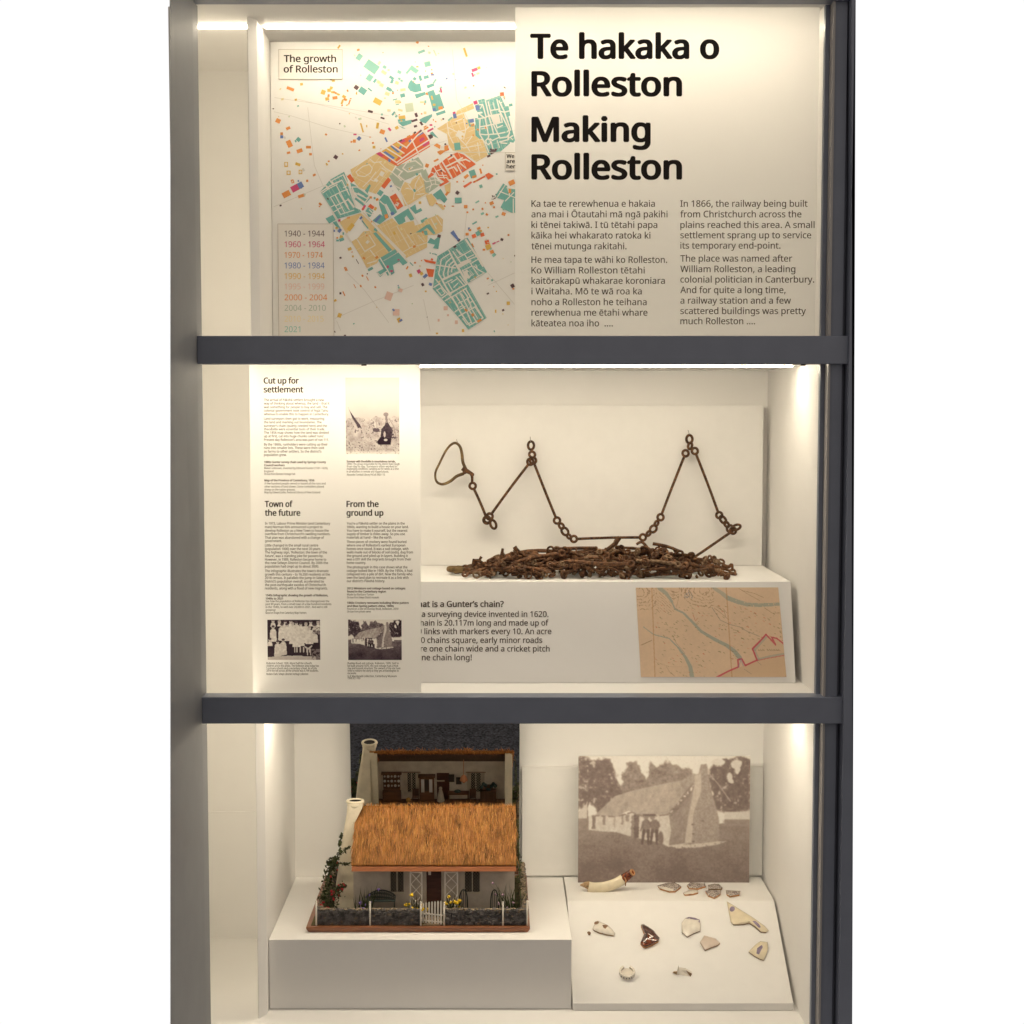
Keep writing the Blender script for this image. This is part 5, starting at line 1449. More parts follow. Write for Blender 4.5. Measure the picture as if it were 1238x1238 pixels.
# pins
for i, (a, b, lab) in enumerate(((z1(258, 500), z1(262, 524), "thin wire pin on the board holding up the brass hand grip"), (z1(698, 485), z1(701, 520), "thin wire pin holding the left peak of the hanging chain"), (z2(553, 447), z2(562, 478), "thin wire pin holding the right peak of the hanging chain"))):
    mb = MB()
    A, B = P(*a, YBK + 0.002), P(*b, YC)
    B2 = B + Vector((0, -0.004, -0.001)); 
    mb.tube([Vector((A.x, YBK + 0.002, A.z)), Vector((A.x, YBK - 0.006, A.z - 0.001)), Vector(((A.x + B.x) / 2, (YBK + YC) / 2 - 0.004, (A.z + B.z) / 2)), B, B2 + Vector((0, -0.002, 0.006))], 0.0008, 6)
    o = mb.build("wall_pin", M_wire)
    tag(o, lab, "pin", "wire pins holding the chain")
# ------------------------------------------------------------------ the model cottage
M_wood = mat("red_brown_wood", (0.24, 0.085, 0.035), 0.35, 0.5, nscale=22, namt=0.3, stretch=(1, 1, 12), coat=0.3)
M_ground = mat("mossy_ground", (0.10, 0.085, 0.045), 0.95, 0.1, nscale=90, namt=0.5, bump=0.8, bscale=350)
M_plaster = mat("cream_plaster", (0.70, 0.63, 0.49), 0.85, 0.15, nscale=35, namt=0.10, bump=0.25, bscale=180)
M_plaster2 = mat("grey_plaster", (0.56, 0.49, 0.41), 0.85, 0.15, nscale=40, namt=0.12, bump=0.2, bscale=180)
M_thatch_c = attr_mat("straw_thatch", 0.75, 0.2)
M_thatch_b = mat("packed_thatch", (0.34, 0.135, 0.03), 0.9, 0.1, nscale=60, namt=0.5, bump=0.9, bscale=260, stretch=(6, 1, 1))
M_fascia = mat("salmon_painted_timber", (0.66, 0.25, 0.11), 0.6, 0.3, nscale=30, namt=0.12, stretch=(1, 4, 4))
M_flue_shade = mat("flue_shade_black", (0.012, 0.010, 0.009), 0.9, 0.1)
M_dkpane = mat("dark_window_glass", (0.012, 0.009, 0.008), 0.5, 0.05)
M_lattice = mat("cream_paint", (0.56, 0.49, 0.38), 0.6, 0.3)
M_whitep = mat("white_paint", (0.80, 0.75, 0.67), 0.6, 0.3, nscale=60, namt=0.06)
M_door = mat("dark_red_brown_door", (0.07, 0.022, 0.015), 0.4, 0.5, nscale=30, namt=0.3, stretch=(1, 1, 8))
M_stone = mat("dark_field_stone", (0.095, 0.088, 0.086), 0.85, 0.25, nscale=75, namt=0.55, bump=0.5, bscale=160)
M_stone2 = mat("brown_field_stone", (0.15, 0.115, 0.085), 0.85, 0.25, nscale=75, namt=0.5, bump=0.5, bscale=160)
M_cap = mat("pale_wall_cap", (0.26, 0.205, 0.14), 0.9, 0.1, nscale=80, namt=0.4, bump=0.5)
M_leaf = mat("dark_leaf", (0.045, 0.055, 0.018), 0.6, 0.3, nscale=60, namt=0.5)
M_blade = mat("iris_blade", (0.050, 0.062, 0.024), 0.55, 0.3, nscale=60, namt=0.4)
M_redf = mat("red_petal", (0.45, 0.03, 0.04), 0.6, 0.2)
M_yelf = mat("yellow_petal", (0.78, 0.52, 0.03), 0.6, 0.2)
M_purf = mat("purple_petal", (0.16, 0.11, 0.30), 0.6, 0.2)
M_pinkf = mat("mauve_petal", (0.42, 0.28, 0.36), 0.6, 0.2)
M_iron = mat("dark_green_iron", (0.022, 0.032, 0.028), 0.4, 0.5)
M_brownw = mat("stained_brown_wood", (0.13, 0.055, 0.025), 0.5, 0.4, nscale=30, namt=0.25, stretch=(1, 1, 6))
M_dbrown = mat("dark_brown_boards", (0.11, 0.052, 0.030), 0.6, 0.3, nscale=25, namt=0.3, stretch=(10, 1, 1))
M_cloth = mat("white_curtain_cloth", (0.52, 0.46, 0.38), 0.9, 0.1, nscale=50, namt=0.15)
M_china = mat("white_china", (0.62, 0.60, 0.58), 0.3, 0.5)
M_copper = mat("copper_shade", (0.50, 0.20, 0.09), 0.4, 0.5)
M_pict = mat("dark_picture", (0.05, 0.035, 0.028), 0.5, 0.3)
M_gold = mat("yellow_basket", (0.45, 0.25, 0.06), 0.7, 0.2)
M_teal = mat("dark_teal_cloth", (0.05, 0.075, 0.07), 0.8, 0.2, nscale=70, namt=0.4)

YE, YW, YR = 3.730, 3.768, 3.878          # eave, front wall, ridge with the open back
bx0 = PZ(370, 1127, Z_PL + 0.001).x
bx1 = PZ(641, 1127, Z_PL + 0.001).x
by0 = PZ(500, 1127.5, Z_PL + 0.001).y
by1 = 4.108
ZB = Z_PL + 0.0165
HL, HR = P(427, 1000, 3.77).x, P(622, 1000, 3.79).x
ze, zr_ = P(500, 1046, YE).z, P(500, 976, YR).z
cot = empty("model_cottage", ((bx0 + bx1) / 2, (by0 + by1) / 2, Z_PL), "miniature thatched cottage with walled flower garden on a brown wooden base", "model cottage")
mb = MB()
mb.hexa([(bx0 + .006, by0 + .005, Z_PL + 0.0006), (bx1 - .006, by0 + .005, Z_PL + 0.0006), (bx1 - .006, by1, Z_PL + 0.0006), (bx0 + .006, by1, Z_PL + 0.0006)],
        [(bx0, by0, ZB - .006), (bx1, by0, ZB - .006), (bx1, by1, ZB - .006), (bx0, by1, ZB - .006)])
mb.box(bx0 + .0005, bx1 - .0005, by0 + .0005, by1 - .0005, ZB - .0059, ZB - .001)
mb.build("wooden_base", M_wood, cot, bevel=0.0012)
mb = MB(); mb.box(bx0 + .012, bx1 - .012, by0 + .010, by1 - .01, ZB - .0009, ZB)
mb.build("garden_ground", M_ground, cot)

cr = random.Random(23)
# --- walls
sl = (zr_ - ze) / (YR - YE)
def zroof(y):
    return ze + (y - YE) * sl
wt = 0.006
mb = MB()
# front wall with real openings for two windows and the door
wx = [(P(471.5, 1060, YW).x, P(488.5, 1060, YW).x), (P(515.5, 1060, YW).x, P(533.5, 1060, YW).x), (P(561.5, 1060, YW).x, P(580.5, 1060, YW).x)]
zw0, zw1 = P(480, 1079, YW).z, P(480, 1048, YW).z
zd1 = P(480, 1047, YW).z
ztop = zroof(YW) - .004
edges = [HL] + [v for p in wx for v in p] + [HR]
for i in range(0, 8, 2):
    mb.box(edges[i], edges[i + 1], YW, YW + wt, ZB + .0004, ztop)
for i, (x0, x1) in enumerate(wx):
    if i != 1:
        mb.box(x0, x1, YW, YW + wt, ZB + .0004, zw0)
    mb.box(x0, x1, YW, YW + wt, zw1, ztop)
mb.build("front_wall", M_plaster2, cot)
for x0, x1 in ((HL, HL + wt), (HR - wt, HR)):
    mb = MB()
    y0, y1 = YE + .012, YR
    mb.prism([(x0, YW + wt + .0004, ZB + .0004), (x0, y1, ZB + .0004), (x0, y1, zroof(y1) - .004), (x0, YW + wt + .0004, zroof(YW + wt) - .004)], (x1 - x0, 0, 0))
    mb.build("gable_wall", M_plaster, cot)
# verandah cheeks under the eave ends
for x0, x1 in ((HL, HL + .003), (HR - .003, HR)):
    mb = MB(); mb.prism([(x0, YE + .008, zroof(YE + .008) - .004), (x0, YW - .0005, zroof(YW) - .004), (x0, YW - .0005, zroof(YW) - .022), (x0, YE + .02, zroof(YE + .008) - .022)], (x1 - x0, 0, 0)); mb.build("verandah_cheek", M_plaster2, cot)
# cream frame round the open back
mb = MB()
zk = zroof(YR) - .006
mb.box(HL + .0062, HL + .020, YR - .004, YR + .002, ZB + .0005, zk)
mb.box(HR - .022, HR - .0062, YR - .004, YR + .002, ZB + .0005, zk)
mb.box(HL + .0202, HR - .0222, YR - .004, YR + .002, ZB + .0005, ZB + .045)
mb.build("back_frame", M_plaster, cot)
mb = MB(); mb.box(HL + wt + .0004, HR - wt - .0004, YW + wt + .0004, YR - .0045, ZB + .036, ZB + .040); mb.build("room_floor", M_dbrown, cot)
# --- roof
rw0, rw1 = HL - .002, HR + .004
mb = MB()
th = .006
mb.prism([(rw0, YE, ze), (rw0, YR + .004, zroof(YR + .004)), (rw0, YR + .004, zroof(YR + .004) - th), (rw0, YE + .006, ze - th + .002)], (rw1 - rw0, 0, 0))
roof = mb.build("thatched_roof", M_thatch_b, cot)
sdir = Vector((0, YR - YE, zr_ - ze)).normalized()
snr = Vector((0, -(zr_ - ze), YR - YE)).normalized()
SL = math.hypot(YR - YE, zr_ - ze)
mb = MB()
for i in range(11000):
    x = cr.uniform(rw0, rw1)
    L = cr.uniform(.014, .038)
    u = cr.uniform(0, SL)
    u = max(u, L * .5 - cr.uniform(0, .0016))
    w = cr.uniform(.00035, .0008)
    dx = cr.gauss(0, .11) * L
    base = Vector((x, YE, ze)) + sdir * u
    h0 = cr.uniform(.0002, .0022); h1 = cr.uniform(.0002, .0030)
    a = base + sdir * L * .5 + snr * h0
    b = base - sdir * L * .5 + Vector((dx, 0, 0)) + snr * h1
    m_ = (a + b) / 2 + snr * cr.uniform(-.0004, .0012)
    t = cr.random()
    clump = mnoise.noise(Vector((x * 30, u * 34, 3.1))) * .42 + mnoise.noise(Vector((x * 120, u * 34, 1.7))) * .5
    v = max(.16, min(1.55, .90 + clump * .95 + cr.gauss(0, .27)))
    mb.col = (.30 * v * cr.uniform(.9, 1.1), .130 * v, .038 * v * cr.uniform(.7, 1.3))
    if t < .05:
        mb.col = (.52, .27, .08)
    s_ = Vector((w, 0, 0)) + snr * cr.uniform(-.5, .5) * w
    n = mb._add([a - s_ * .6, a + s_ * .6, m_ + s_, b + s_ * .3, b - s_ * .3, m_ - s_])
    mb.f.append((n, n + 1, n + 2, n + 5)); mb.m.append(0); mb.f.append((n + 5, n + 2, n + 3, n + 4)); mb.m.append(0)
# ragged ridge, seen against the mirror
for i in range(1500):
    x = cr.uniform(rw0 + .022, rw1)
    b_ = .004 * mnoise.noise(Vector((x * 30, 0, 0))) + (.006 if abs(x - P(565, 900, 4.3).x) < .014 else 0)
    a = Vector((x, YR + cr.uniform(-.006, .006), zr_ + cr.uniform(-.004, .002)))
    d = Vector((cr.gauss(0, .5), cr.gauss(.3, .6), cr.gauss(.1, .35))).normalized() * cr.uniform(.004, .010)
    if cr.random() < .03:
        d = Vector((cr.gauss(0, .6), .2, .8)) * .016
    a.z += b_
    v = cr.uniform(.5, 1.3)
    mb.col = (.46 * v, .19 * v, .05 * v)
    s_ = Vector((.0006, 0, .0004))
    mb.poly([a - s_, a + s_, a + d + s_ * .4, a + d - s_ * .4])
mb.build("straw", M_thatch_c, roof, ink=True, fix=False)
mb = MB(); mb.box(rw0 + .001, rw1 - .001, YE - .001, YE + .007, ze - .0165, ze - .0045); mb.build("eave_board", M_fascia, cot, bevel=.0008)
mb = MB()      # boarded ceiling under the slope
mb.prism([(HL + wt, YW + wt, zroof(YW + wt) - .0102), (HL + wt, YR - .0046, zroof(YR - .0046) - .0102), (HL + wt, YR - .0046, zroof(YR - .0046) - .0082), (HL + wt, YW + wt, zroof(YW + wt) - .0082)], (HR - HL - 2 * wt, 0, 0))
mb.build("ceiling_boards", M_dbrown, cot)
mb = MB(); mb.prism([(HL + wt + .001, YW + .03, zroof(YW + .03) - .0104), (HL + wt + .001, YR - .005, zroof(YR - .005) - .0104), (HL + wt + .001, YR - .005, zroof(YR - .005) - .040)], (.012, 0, 0)); mb.build("roof_brace", M_fascia, cot)
# --- chimney: flared breast on the left gable
mb = MB()
cz = [(1094, 405), (1080, 406), (1060, 408.5), (1040, 411), (1015, 414), (990, 418.5), (976, 420.5), (969.5, 421)]
YCH = 3.862
rows = []
for i, (py, pxl) in enumerate(cz):
    f = i / (len(cz) - 1)
    p = P(pxl, py, YCH)
    x1 = HL - .0006 if py > 985 else P(438, py, YCH).x
    if py > 985:
        x1 = HL - .0006
    hw = .036 * (1 - f) ** 1.3 + .017
    yc = YCH - .004 * (1 - f)
    z = max(p.z, ZB + .0005)
    r_ = min(.010, (x1 - p.x) * .4)
    pts = []
    for cx, cy, a0 in ((p.x + r_, yc - hw + r_, 180), (x1 - .001, yc - hw + .001, 270), (x1 - .001, yc + hw - .001, 0), (p.x + r_, yc + hw - r_, 90)):
        rr = r_ if cx < x1 - .002 else .001
        for k_ in range(4):
            a = math.radians(a0 + 30 * k_)
            pts.append((cx + rr * math.cos(a), cy + rr * math.sin(a), z + cr.uniform(-.0004, .0004)))
    rows.append(pts)
k_ = len(rows[0])
n = mb._add([p for r in rows for p in r])
for i in range(len(rows) - 1):
    for j in range(k_):
        j2 = (j + 1) % k_
        mb.f.append((n + i * k_ + j, n + i * k_ + j2, n + (i + 1) * k_ + j2, n + (i + 1) * k_ + j)); mb.m.append(0)
mb.f.append(tuple(n + (len(rows) - 1) * k_ + j for j in range(k_))); mb.m.append(0)
chm = mb.build("chimney", M_plaster, cot, smooth=False)
ct = P(429.5, 969, YCH)
mb = MB()      # rounded pot rim with its dark mouth
seg = 20
rim = [Vector((ct.x + .0205 * math.cos(2 * math.pi * i / seg), ct.y + .0180 * math.sin(2 * math.pi * i / seg), ct.z + .0005)) for i in range(seg)]
mb.tube(rim, .0040, 8, True)
mb.tube([Vector((ct.x, ct.y, ct.z - .020)), Vector((ct.x, ct.y, ct.z - .010)), Vector((ct.x, ct.y, ct.z))], [.0175, .0215, .0212], 20)
mb.build("pot_rim", M_plaster, chm, smooth=True)
mb = MB(); mb.tube([Vector((ct.x, ct.y, ct.z + .0004)), Vector((ct.x, ct.y, ct.z + .0016))], .0163, 20); mb.build("flue_mouth", M_flue_shade, chm)  # flat black disc stands in for the shade inside the flue
# --- windows, door, trellis
for x0, x1 in (wx[0], wx[2]):
    w = MB()
    t = .0014
    w.box(x0 + .0003, x0 + t, YW - .0015, YW + .004, zw0 + .0003, zw1 - .0003); w.box(x1 - t, x1 - .0003, YW - .0015, YW + .004, zw0 + .0003, zw1 - .0003)
    w.box(x0 + t, x1 - t, YW - .0014, YW + .004, zw0 + .0003, zw0 + t); w.box(x0 + t, x1 - t, YW - .0014, YW + .004, zw1 - t, zw1 - .0003)
    xm = (x0 + x1) / 2
    w.box(xm - .0012, xm + .0012, YW - .0013, YW + .0039, zw0 + t, zw1 - t)
    win = w.build("window", M_lattice, cot)
    w = MB(); w.box(x0 + t, x1 - t, YW + .0016, YW + .0022, zw0 + t, zw1 - t); w.build("pane", M_dkpane, win)
    w = MB()
    for s0, s1 in ((x0 + t, xm - .0012), (xm + .0012, x1 - t)):
        wd = s1 - s0
        for d_ in (1, -1):
            for q in range(-6, 12):
                za = zw0 + q * .0085
                # diagonal lead clipped to the light
                pts = []
                for tt in (0, 1):
                    pts.append((s0 + wd * tt, za + (wd * 1.15) * (tt if d_ > 0 else 1 - tt)))
                (xa1, za1), (xa2, za2) = pts
                lo, hi = zw0 + t, zw1 - t
                def clip(xq, zq, xo_, zo_):
                    if zq < lo or zq > hi:
                        lim = lo if zq < lo else hi
                        f = (lim - zo_) / (zq - zo_)
                        return (xo_ + (xq - xo_) * f, lim)
                    return (xq, zq)
                if max(za1, za2) <= lo or min(za1, za2) >= hi:
                    continue
                A_ = clip(xa1, za1, xa2, za2); B_ = clip(xa2, za2, xa1, za1)
                w.tube([Vector((A_[0], YW + .0010, A_[1])), Vector((B_[0], YW + .0010, B_[1]))], .00030, 4)
                w.tube([Vector((A_[0], YW + .0028, A_[1])), Vector((B_[0], YW + .0028, B_[1]))], .00045, 4)
    w.build("lattice", M_lattice, win)
    w = MB(); w.box(x0 - .002, x1 + .002, YW - .004, YW - .0016, zw0 - .003, zw0 - .0003); w.build("sill", M_lattice, win)
    # gathered curtains on the room side
    for cx0, cx1 in ((x0 - .006, x0 + .006), (x1 - .006, x1 + .006)):
        w = MB(); pts = [(cx0 + (cx1 - cx0) * i / 12, YW + wt + .0025 + .0012 * math.sin(i * 2.1)) for i in range(13)]
        n = w._add([(x, y, zw0 - .004) for x, y in pts] + [(x, y, zw1 + .003) for x, y in pts] + [(x, y + .0006, zw0 - .004) for x, y in pts] + [(x, y + .0006, zw1 + .003) for x, y in pts])
        for i in range(12):
            w.f += [(n + i, n + i + 1, n + 14 + i, n + 13 + i), (n + 26 + i + 1, n + 26 + i, n + 39 + i, n + 40 + i)]; w.m += [0, 0]
        w.build("curtain", M_cloth, cot)
    w = MB(); w.tube([Vector((x0 - .01, YW + wt + .004, zw1 + .0045)), Vector((x1 + .01, YW + wt + .004, zw1 + .0045))], .0012, 6); w.build("curtain_rod", M_brownw, cot)
x0, x1 = wx[1]
w = MB(); w.box(x0 + .0004, x1 - .0004, YW + .002, YW + .0045, ZB + .0006, zd1 - .0004); dr = w.build("door", M_door, cot)
w = MB(); w.ball((x1 - .005, YW + .001, (ZB + zd1) / 2), .0014, 8, 6); w.build("handle", M_brass, dr)
w = MB(); w.box(x0 + .005, x0 + .012, YW + .0004, YW + .0019, zd1 - .024, zd1 - .010); w.build("notice", M_whitep, dr)
yt = YE + .0085
zt0, zt1 = ZB + .0006, ze - .0168
for xa_, xb3 in ((P(496, 1070, yt).x, P(510, 1070, yt).x), (P(538, 1070, yt).x, P(553, 1070, yt).x)):
    w = MB()
    for x in (xa_, xb3):
        w.box(x - .0014, x + .0014, yt - .0014, yt + .0014, zt0, zt1)
    w.box(xa_ + .0014, xb3 - .0014, yt - .0012, yt + .0012, zt1 - .006, zt1 - .004)
    H_ = zt1 - .006 - zt0
    W_ = xb3 - xa_
    for q in range(4):
        z0 = zt0 + H_ * (q / 4); z1_ = zt0 + H_ * ((q + 1) / 4)
        w.tube([Vector((xa_ + .0014, yt - .0006, z0)), Vector((xb3 - .0014, yt - .0006, z1_))], .0010, 5)
        w.tube([Vector((xb3 - .0014, yt + .0006, z0)), Vector((xa_ + .0014, yt + .0006, z1_))], .0010, 5)
    w.build("trellis", M_whitep, cot)
# --- stone garden walls, white posts and the picket gate
def stone_wall(x0, x1, y0, y1, h, name, m, seed):
    r = random.Random(seed)
    w = MB()
    w.box(x0 + .002, x1 - .002, y0 + .002, y1 - .002, ZB + .0003, ZB + h - .003)
    nx = max(1, int((x1 - x0) / .006)); ny = max(1, int((y1 - y0) / .006)); nz = int(h / .005)
    for iz in range(nz + 1):
        for i in range(max(nx, ny) + 1):
            for side in (0, 1):
                f = (i + r.uniform(-.4, .4)) / max(nx, ny)
                if nx >= ny:
                    c = (x0 + (x1 - x0) * f, y0 + .002 if side == 0 else y1 - .002, ZB + .003 + iz * .005 + r.uniform(-.001, .001))
                else:
                    c = (x0 + .002 if side == 0 else x1 - .002, y0 + (y1 - y0) * f, ZB + .003 + iz * .005 + r.uniform(-.001, .001))
                c = (min(max(c[0], x0), x1), min(max(c[1], y0), y1), min(c[2], ZB + h - .002))
                s_ = r.uniform(.0028, .0060)
                w.ball(c, s_, 6, 4, (r.uniform(.8, 1.5), r.uniform(.6, 1.2), r.uniform(.55, .95)), mi=0 if r.random() < m else 1)
    g = w.build(name, [M_stone, M_stone2], cot)
    w = MB()
    for i in range(int(max(nx, ny) * 2.2)):
        c = (r.uniform(x0, x1), r.uniform(y0, y1), ZB + h + r.uniform(-.001, .0015))
        w.ball(c, r.uniform(.002, .0036), 6, 4, (r.uniform(.9, 1.6), r.uniform(.8, 1.2), .5))
    w.build("wall_cap", M_cap, g)
    return g
yfw = by0 + .012
def gx(px, py=1105):
    return P(px, py, yfw).x
hw_ = P(500, 1100, yfw).z - ZB
stone_wall(gx(384), gx(507), yfw, yfw + .011, hw_, "stone_wall", .92, 1)
stone_wall(gx(538.5), gx(636), yfw, yfw + .011, hw_, "stone_wall", .92, 2)
stone_wall(gx(383.5), gx(383.5) + .011, yfw + .013, by1 - .02, hw_ * 1.05, "stone_wall", .5, 3)
stone_wall(gx(636.5) - .011, gx(636.5), yfw + .013, by1 - .02, hw_ * 1.05, "stone_wall", .25, 4)
for px, top in ((382.5, 1089), (447.5, 1090), (508.8, 1090), (537, 1091), (608, 1090), (637.5, 1089)):
    w = MB(); x = gx(px); y = yfw - .003
    zt_ = P(px, top, y).z
    w.tube([Vector((x, y, ZB + .0004)), Vector((x, y, zt_ - .003))], .0022, 8); w.ball((x, y, zt_ - .002), .0028, 8, 6)
    w.build("fence_post", M_whitep, cot, smooth=True)
w = MB()
ga, gb = Vector((gx(509.5), yfw + .012, ZB)), Vector((gx(535), yfw - .004, ZB))
gd = (gb - ga).normalized(); gn = Vector((-gd.y, gd.x, 0))
GL = (gb - ga).length
zg0, zg1 = ZB + .003, P(520, 1088, yfw).z
for i in range(7):
    c = ga + gd * (GL * (i + .5) / 7)
    h_ = zg1 - .010 + .009 * (i / 6) - (.002 if i in (0,) else 0)
    q = [(c - gd * .0020 - gn * .001), (c + gd * .0020 - gn * .001), (c + gd * .0020 + gn * .001), (c - gd * .0020 + gn * .001)]
    w.hexa([(p.x, p.y, zg0) for p in q], [(p.x, p.y, h_ - .003) for p in q])
    tip = (c.x, c.y, h_ + .001)
    n = w._add([(p.x, p.y, h_ - .003) for p in q] + [tip])
    for j in range(4):
        w.f.append((n + j, n + (j + 1) % 4, n + 4)); w.m.append(0)
for z in (ZB + .008, ZB + .026):
    q = [(ga - gn * .0028), (gb - gn * .0028), (gb - gn * .0011), (ga - gn * .0011)]
    w.hexa([(p.x, p.y, z) for p in q], [(p.x, p.y, z + .003) for p in q])
w.build("picket_gate", M_whitep, cot)
w = MB()
n = 22
w.box(gx(512), gx(533), yfw - .004, YW - .01, ZB + .0002, ZB + .0012); w.build("garden_path", M_cap, cot)
# --- garden furniture
def fx(px, y):
    return P(px, 1085, y).x
yb_ = YW - .022
w = MB()
x0, x1 = fx(444, yb_), fx(478, yb_)
zs = P(460, 1076, yb_).z - .027
w.box(x0, x1, yb_ - .014, yb_, zs, zs + .0025)
for x in (x0 + .002, x1 - .002):
    for y in (yb_ - .013, yb_ - .001):
        w.tube([Vector((x, y, ZB + .0004)), Vector((x, y, zs))], .0012, 6)
bk = [Vector((x0 + (x1 - x0) * i / 16, yb_ + .002, zs + .010 + .016 * math.sin(math.pi * i / 16) ** .7)) for i in range(17)]
w.tube(bk, .0017, 6)
for i in range(1, 16):
    w.tube([Vector((bk[i].x, yb_ + .001, zs + .002)), bk[i]], .0013, 5)
for i in range(1, 15):
    w.tube([Vector((bk[i].x, yb_ + .0005, zs + .003)), Vector((bk[min(16, i + 2)].x, yb_ + .0005, bk[min(16, i + 2)].z - .002))], .0009, 4)
for x in (x0, x1):
    w.tube([Vector((x, yb_ + .001, zs + .010)), Vector((x, yb_ - .008, zs + .011)), Vector((x, yb_ - .013, zs + .002))], .0012, 6)
w.build("bench", M_iron, cot)
def chair(px0, px1, face):
    w = MB(); y = YW - .028
    x0, x1 = fx(px0, y), fx(px1, y)
    zs = ZB + .018; d = x1 - x0
    xb, xs = (x0, x1) if face > 0 else (x1, x0)
    sx_ = (xs - xb)
    w.box(min(xb, xs) + .0005, max(xb, xs) - .0005, y - .010, y + .008, zs, zs + .0014)
    for x in (xb + sx_ * .08, xs - sx_ * .05):
        for yy in (y - .009, y + .007):
            w.tube([Vector((x, yy, ZB + .0004)), Vector((x + sx_ * .04, yy, zs * .5 + ZB * .5)), Vector((x, yy, zs))], .0008, 6)
    top = P(px0, 1076, y).z
    c = xb + sx_ * .25
    loop_ = [Vector((c - sx_ * .12 + sx_ * .33 * math.sin(math.pi * i / 12) * 0, y + .008 - .018 * i / 12, zs + (top - zs) * math.sin(math.pi * i / 12) ** .5)) for i in range(13)]
    back = [Vector((c + sx_ * .30 * math.cos(math.pi * (1 - i / 12)), y + .007 - .004 * math.sin(math.pi * i / 12), zs + (top - zs) * math.sin(math.pi * i / 12) ** .55)) for i in range(13)]
    w.tube(back, .0015, 6)
    for i in range(2, 11, 2):
        w.tube([Vector((back[i].x, y + .006, zs + .001)), back[i]], .0008, 5)
    w.build("garden_chair", M_iron, cot)
chair(556, 573, 1); chair(586, 602, -1)
# --- planting
def plant(name, pts_fn, parts_):
    pass
def blades(cx, cy, n, h, spread, name, petal, nfl, seed, fl=.0042, lean=0.0):
    r = random.Random(seed)
    w = MB()
    tips = []
    for i in range(n):
        a = r.uniform(0, 6.28); q = r.random() ** .5 * spread
        b = Vector((cx + q * math.cos(a), cy + q * .5 * math.sin(a), ZB))
        hh = h * r.uniform(.45, 1.0)
        tip = b + Vector((r.gauss(0, .22) * hh + lean * hh, r.gauss(0, .12) * hh, hh))
        mid = (b + tip) / 2 + Vector((r.gauss(0, .05) * hh, 0, .05 * hh))
        wd = r.uniform(.0010, .0022)
        nn = w._add([b - Vector((wd, 0, 0)), b + Vector((wd, 0, 0)), mid + Vector((wd * .9, 0, 0)), mid - Vector((wd * .9, 0, 0)), tip, b + Vector((0, .0012, 0)), mid + Vector((0, .0012, 0))])
        w.f += [(nn, nn + 1, nn + 2, nn + 3), (nn + 3, nn + 2, nn + 4), (nn, nn + 5, nn + 6, nn + 3), (nn + 1, nn + 5, nn + 6, nn + 2), (nn + 3, nn + 6, nn + 4), (nn + 2, nn + 6, nn + 4)]; w.m += [0] * 6
        tips.append(tip)
    p = w.build(name, M_blade, cot, fix=False)
    w = MB()
    for t in r.sample(tips, min(nfl, len(tips))):
        c = t - Vector((0, .002, r.uniform(0, .45) * h))
        for k in range(4):
            w.ball(c + Vector((r.uniform(-1, 1), r.uniform(-1, 0), r.uniform(-1, 1))) * fl * .5, fl * r.uniform(.4, .65), 6, 4)
    w.build("blossom", petal, p, smooth=True)
def leafy(path_fn, n, size, name, petal, nfl, seed, fl=.0035, stems=()):
    r = random.Random(seed)
    w = MB()
    for s_ in stems:
        w.tube(s_, .0013, 5)
    pos = []
    for i in range(n):
        c = path_fn(r)
        pos.append(c)
        s_ = size * r.uniform(.6, 1.3)
        d = Vector((r.gauss(0, 1), r.gauss(-.3, .8), r.gauss(.1, .8))).normalized()
        e = d.orthogonal().normalized(); e = Matrix.Rotation(r.uniform(0, 6.28), 3, d) @ e
        f_ = d.cross(e)
        nn = w._add([c - e * s_, c - f_ * s_ * .5 + d * s_ * .15, c + e * s_, c + f_ * s_ * .5 + d * s_ * .15])
        w.f += [(nn, nn + 1, nn + 2), (nn, nn + 2, nn + 3)]; w.m += [0, 0]
    p = w.build(name, M_leaf, cot, fix=False)
    if nfl:
        w = MB()
        for c in r.sample(pos, nfl):
            for k in range(3):
                w.ball(c + Vector((r.uniform(-1, 1), r.uniform(-1.6, -.2), r.uniform(-1, 1))) * fl * .5, fl * r.uniform(.5, .8), 6, 4)
        w.build("blossom", petal, p, smooth=True)
def pz(px, py, y):
    return P(px, py, y)
yg = 3.722
blades(fx(440, yg), yg, 34, .108, .018, "iris_clump", M_purf, 11, 31)
blades(fx(619, yg), yg, 32, .108, .020, "mauve_iris_clump", M_pinkf, 9, 32, lean=-.05)
blades(fx(503, yg), yg - .004, 20, .078, .010, "yellow_flower_clump", M_yelf, 9, 33, .0058)
blades(fx(545, yg), yg - .004, 22, .080, .015, "yellow_flower_clump", M_yelf, 10, 34, .0058)
def gauss_path(nodes):
    def fn(r):
        i = r.randrange(len(nodes) - 1); t = r.random()
        (x0, y0, d0, s0), (x1, y1, d1, s1) = nodes[i], nodes[i + 1]
        s_ = s0 + (s1 - s0) * t
        c = P(x0 + (x1 - x0) * t, y0 + (y1 - y0) * t, d0 + (d1 - d0) * t)
        c = c + Vector((r.gauss(0, s_), r.gauss(0, s_ * .6), r.gauss(0, s_)))
        c.z = max(c.z, ZB + .003)
        return c
    return fn
leafy(gauss_path([(392, 1098, 3.722, .006), (393, 1080, 3.75, .007), (398, 1062, 3.80, .007), (400, 1045, 3.82, .006), (405, 1040, 3.83, .006)]), 460, .0058, "rose_climber", M_redf, 9, 41,
      stems=[[P(398, 1100, 3.75), P(396, 1070, 3.78), P(402, 1040, 3.82)]])
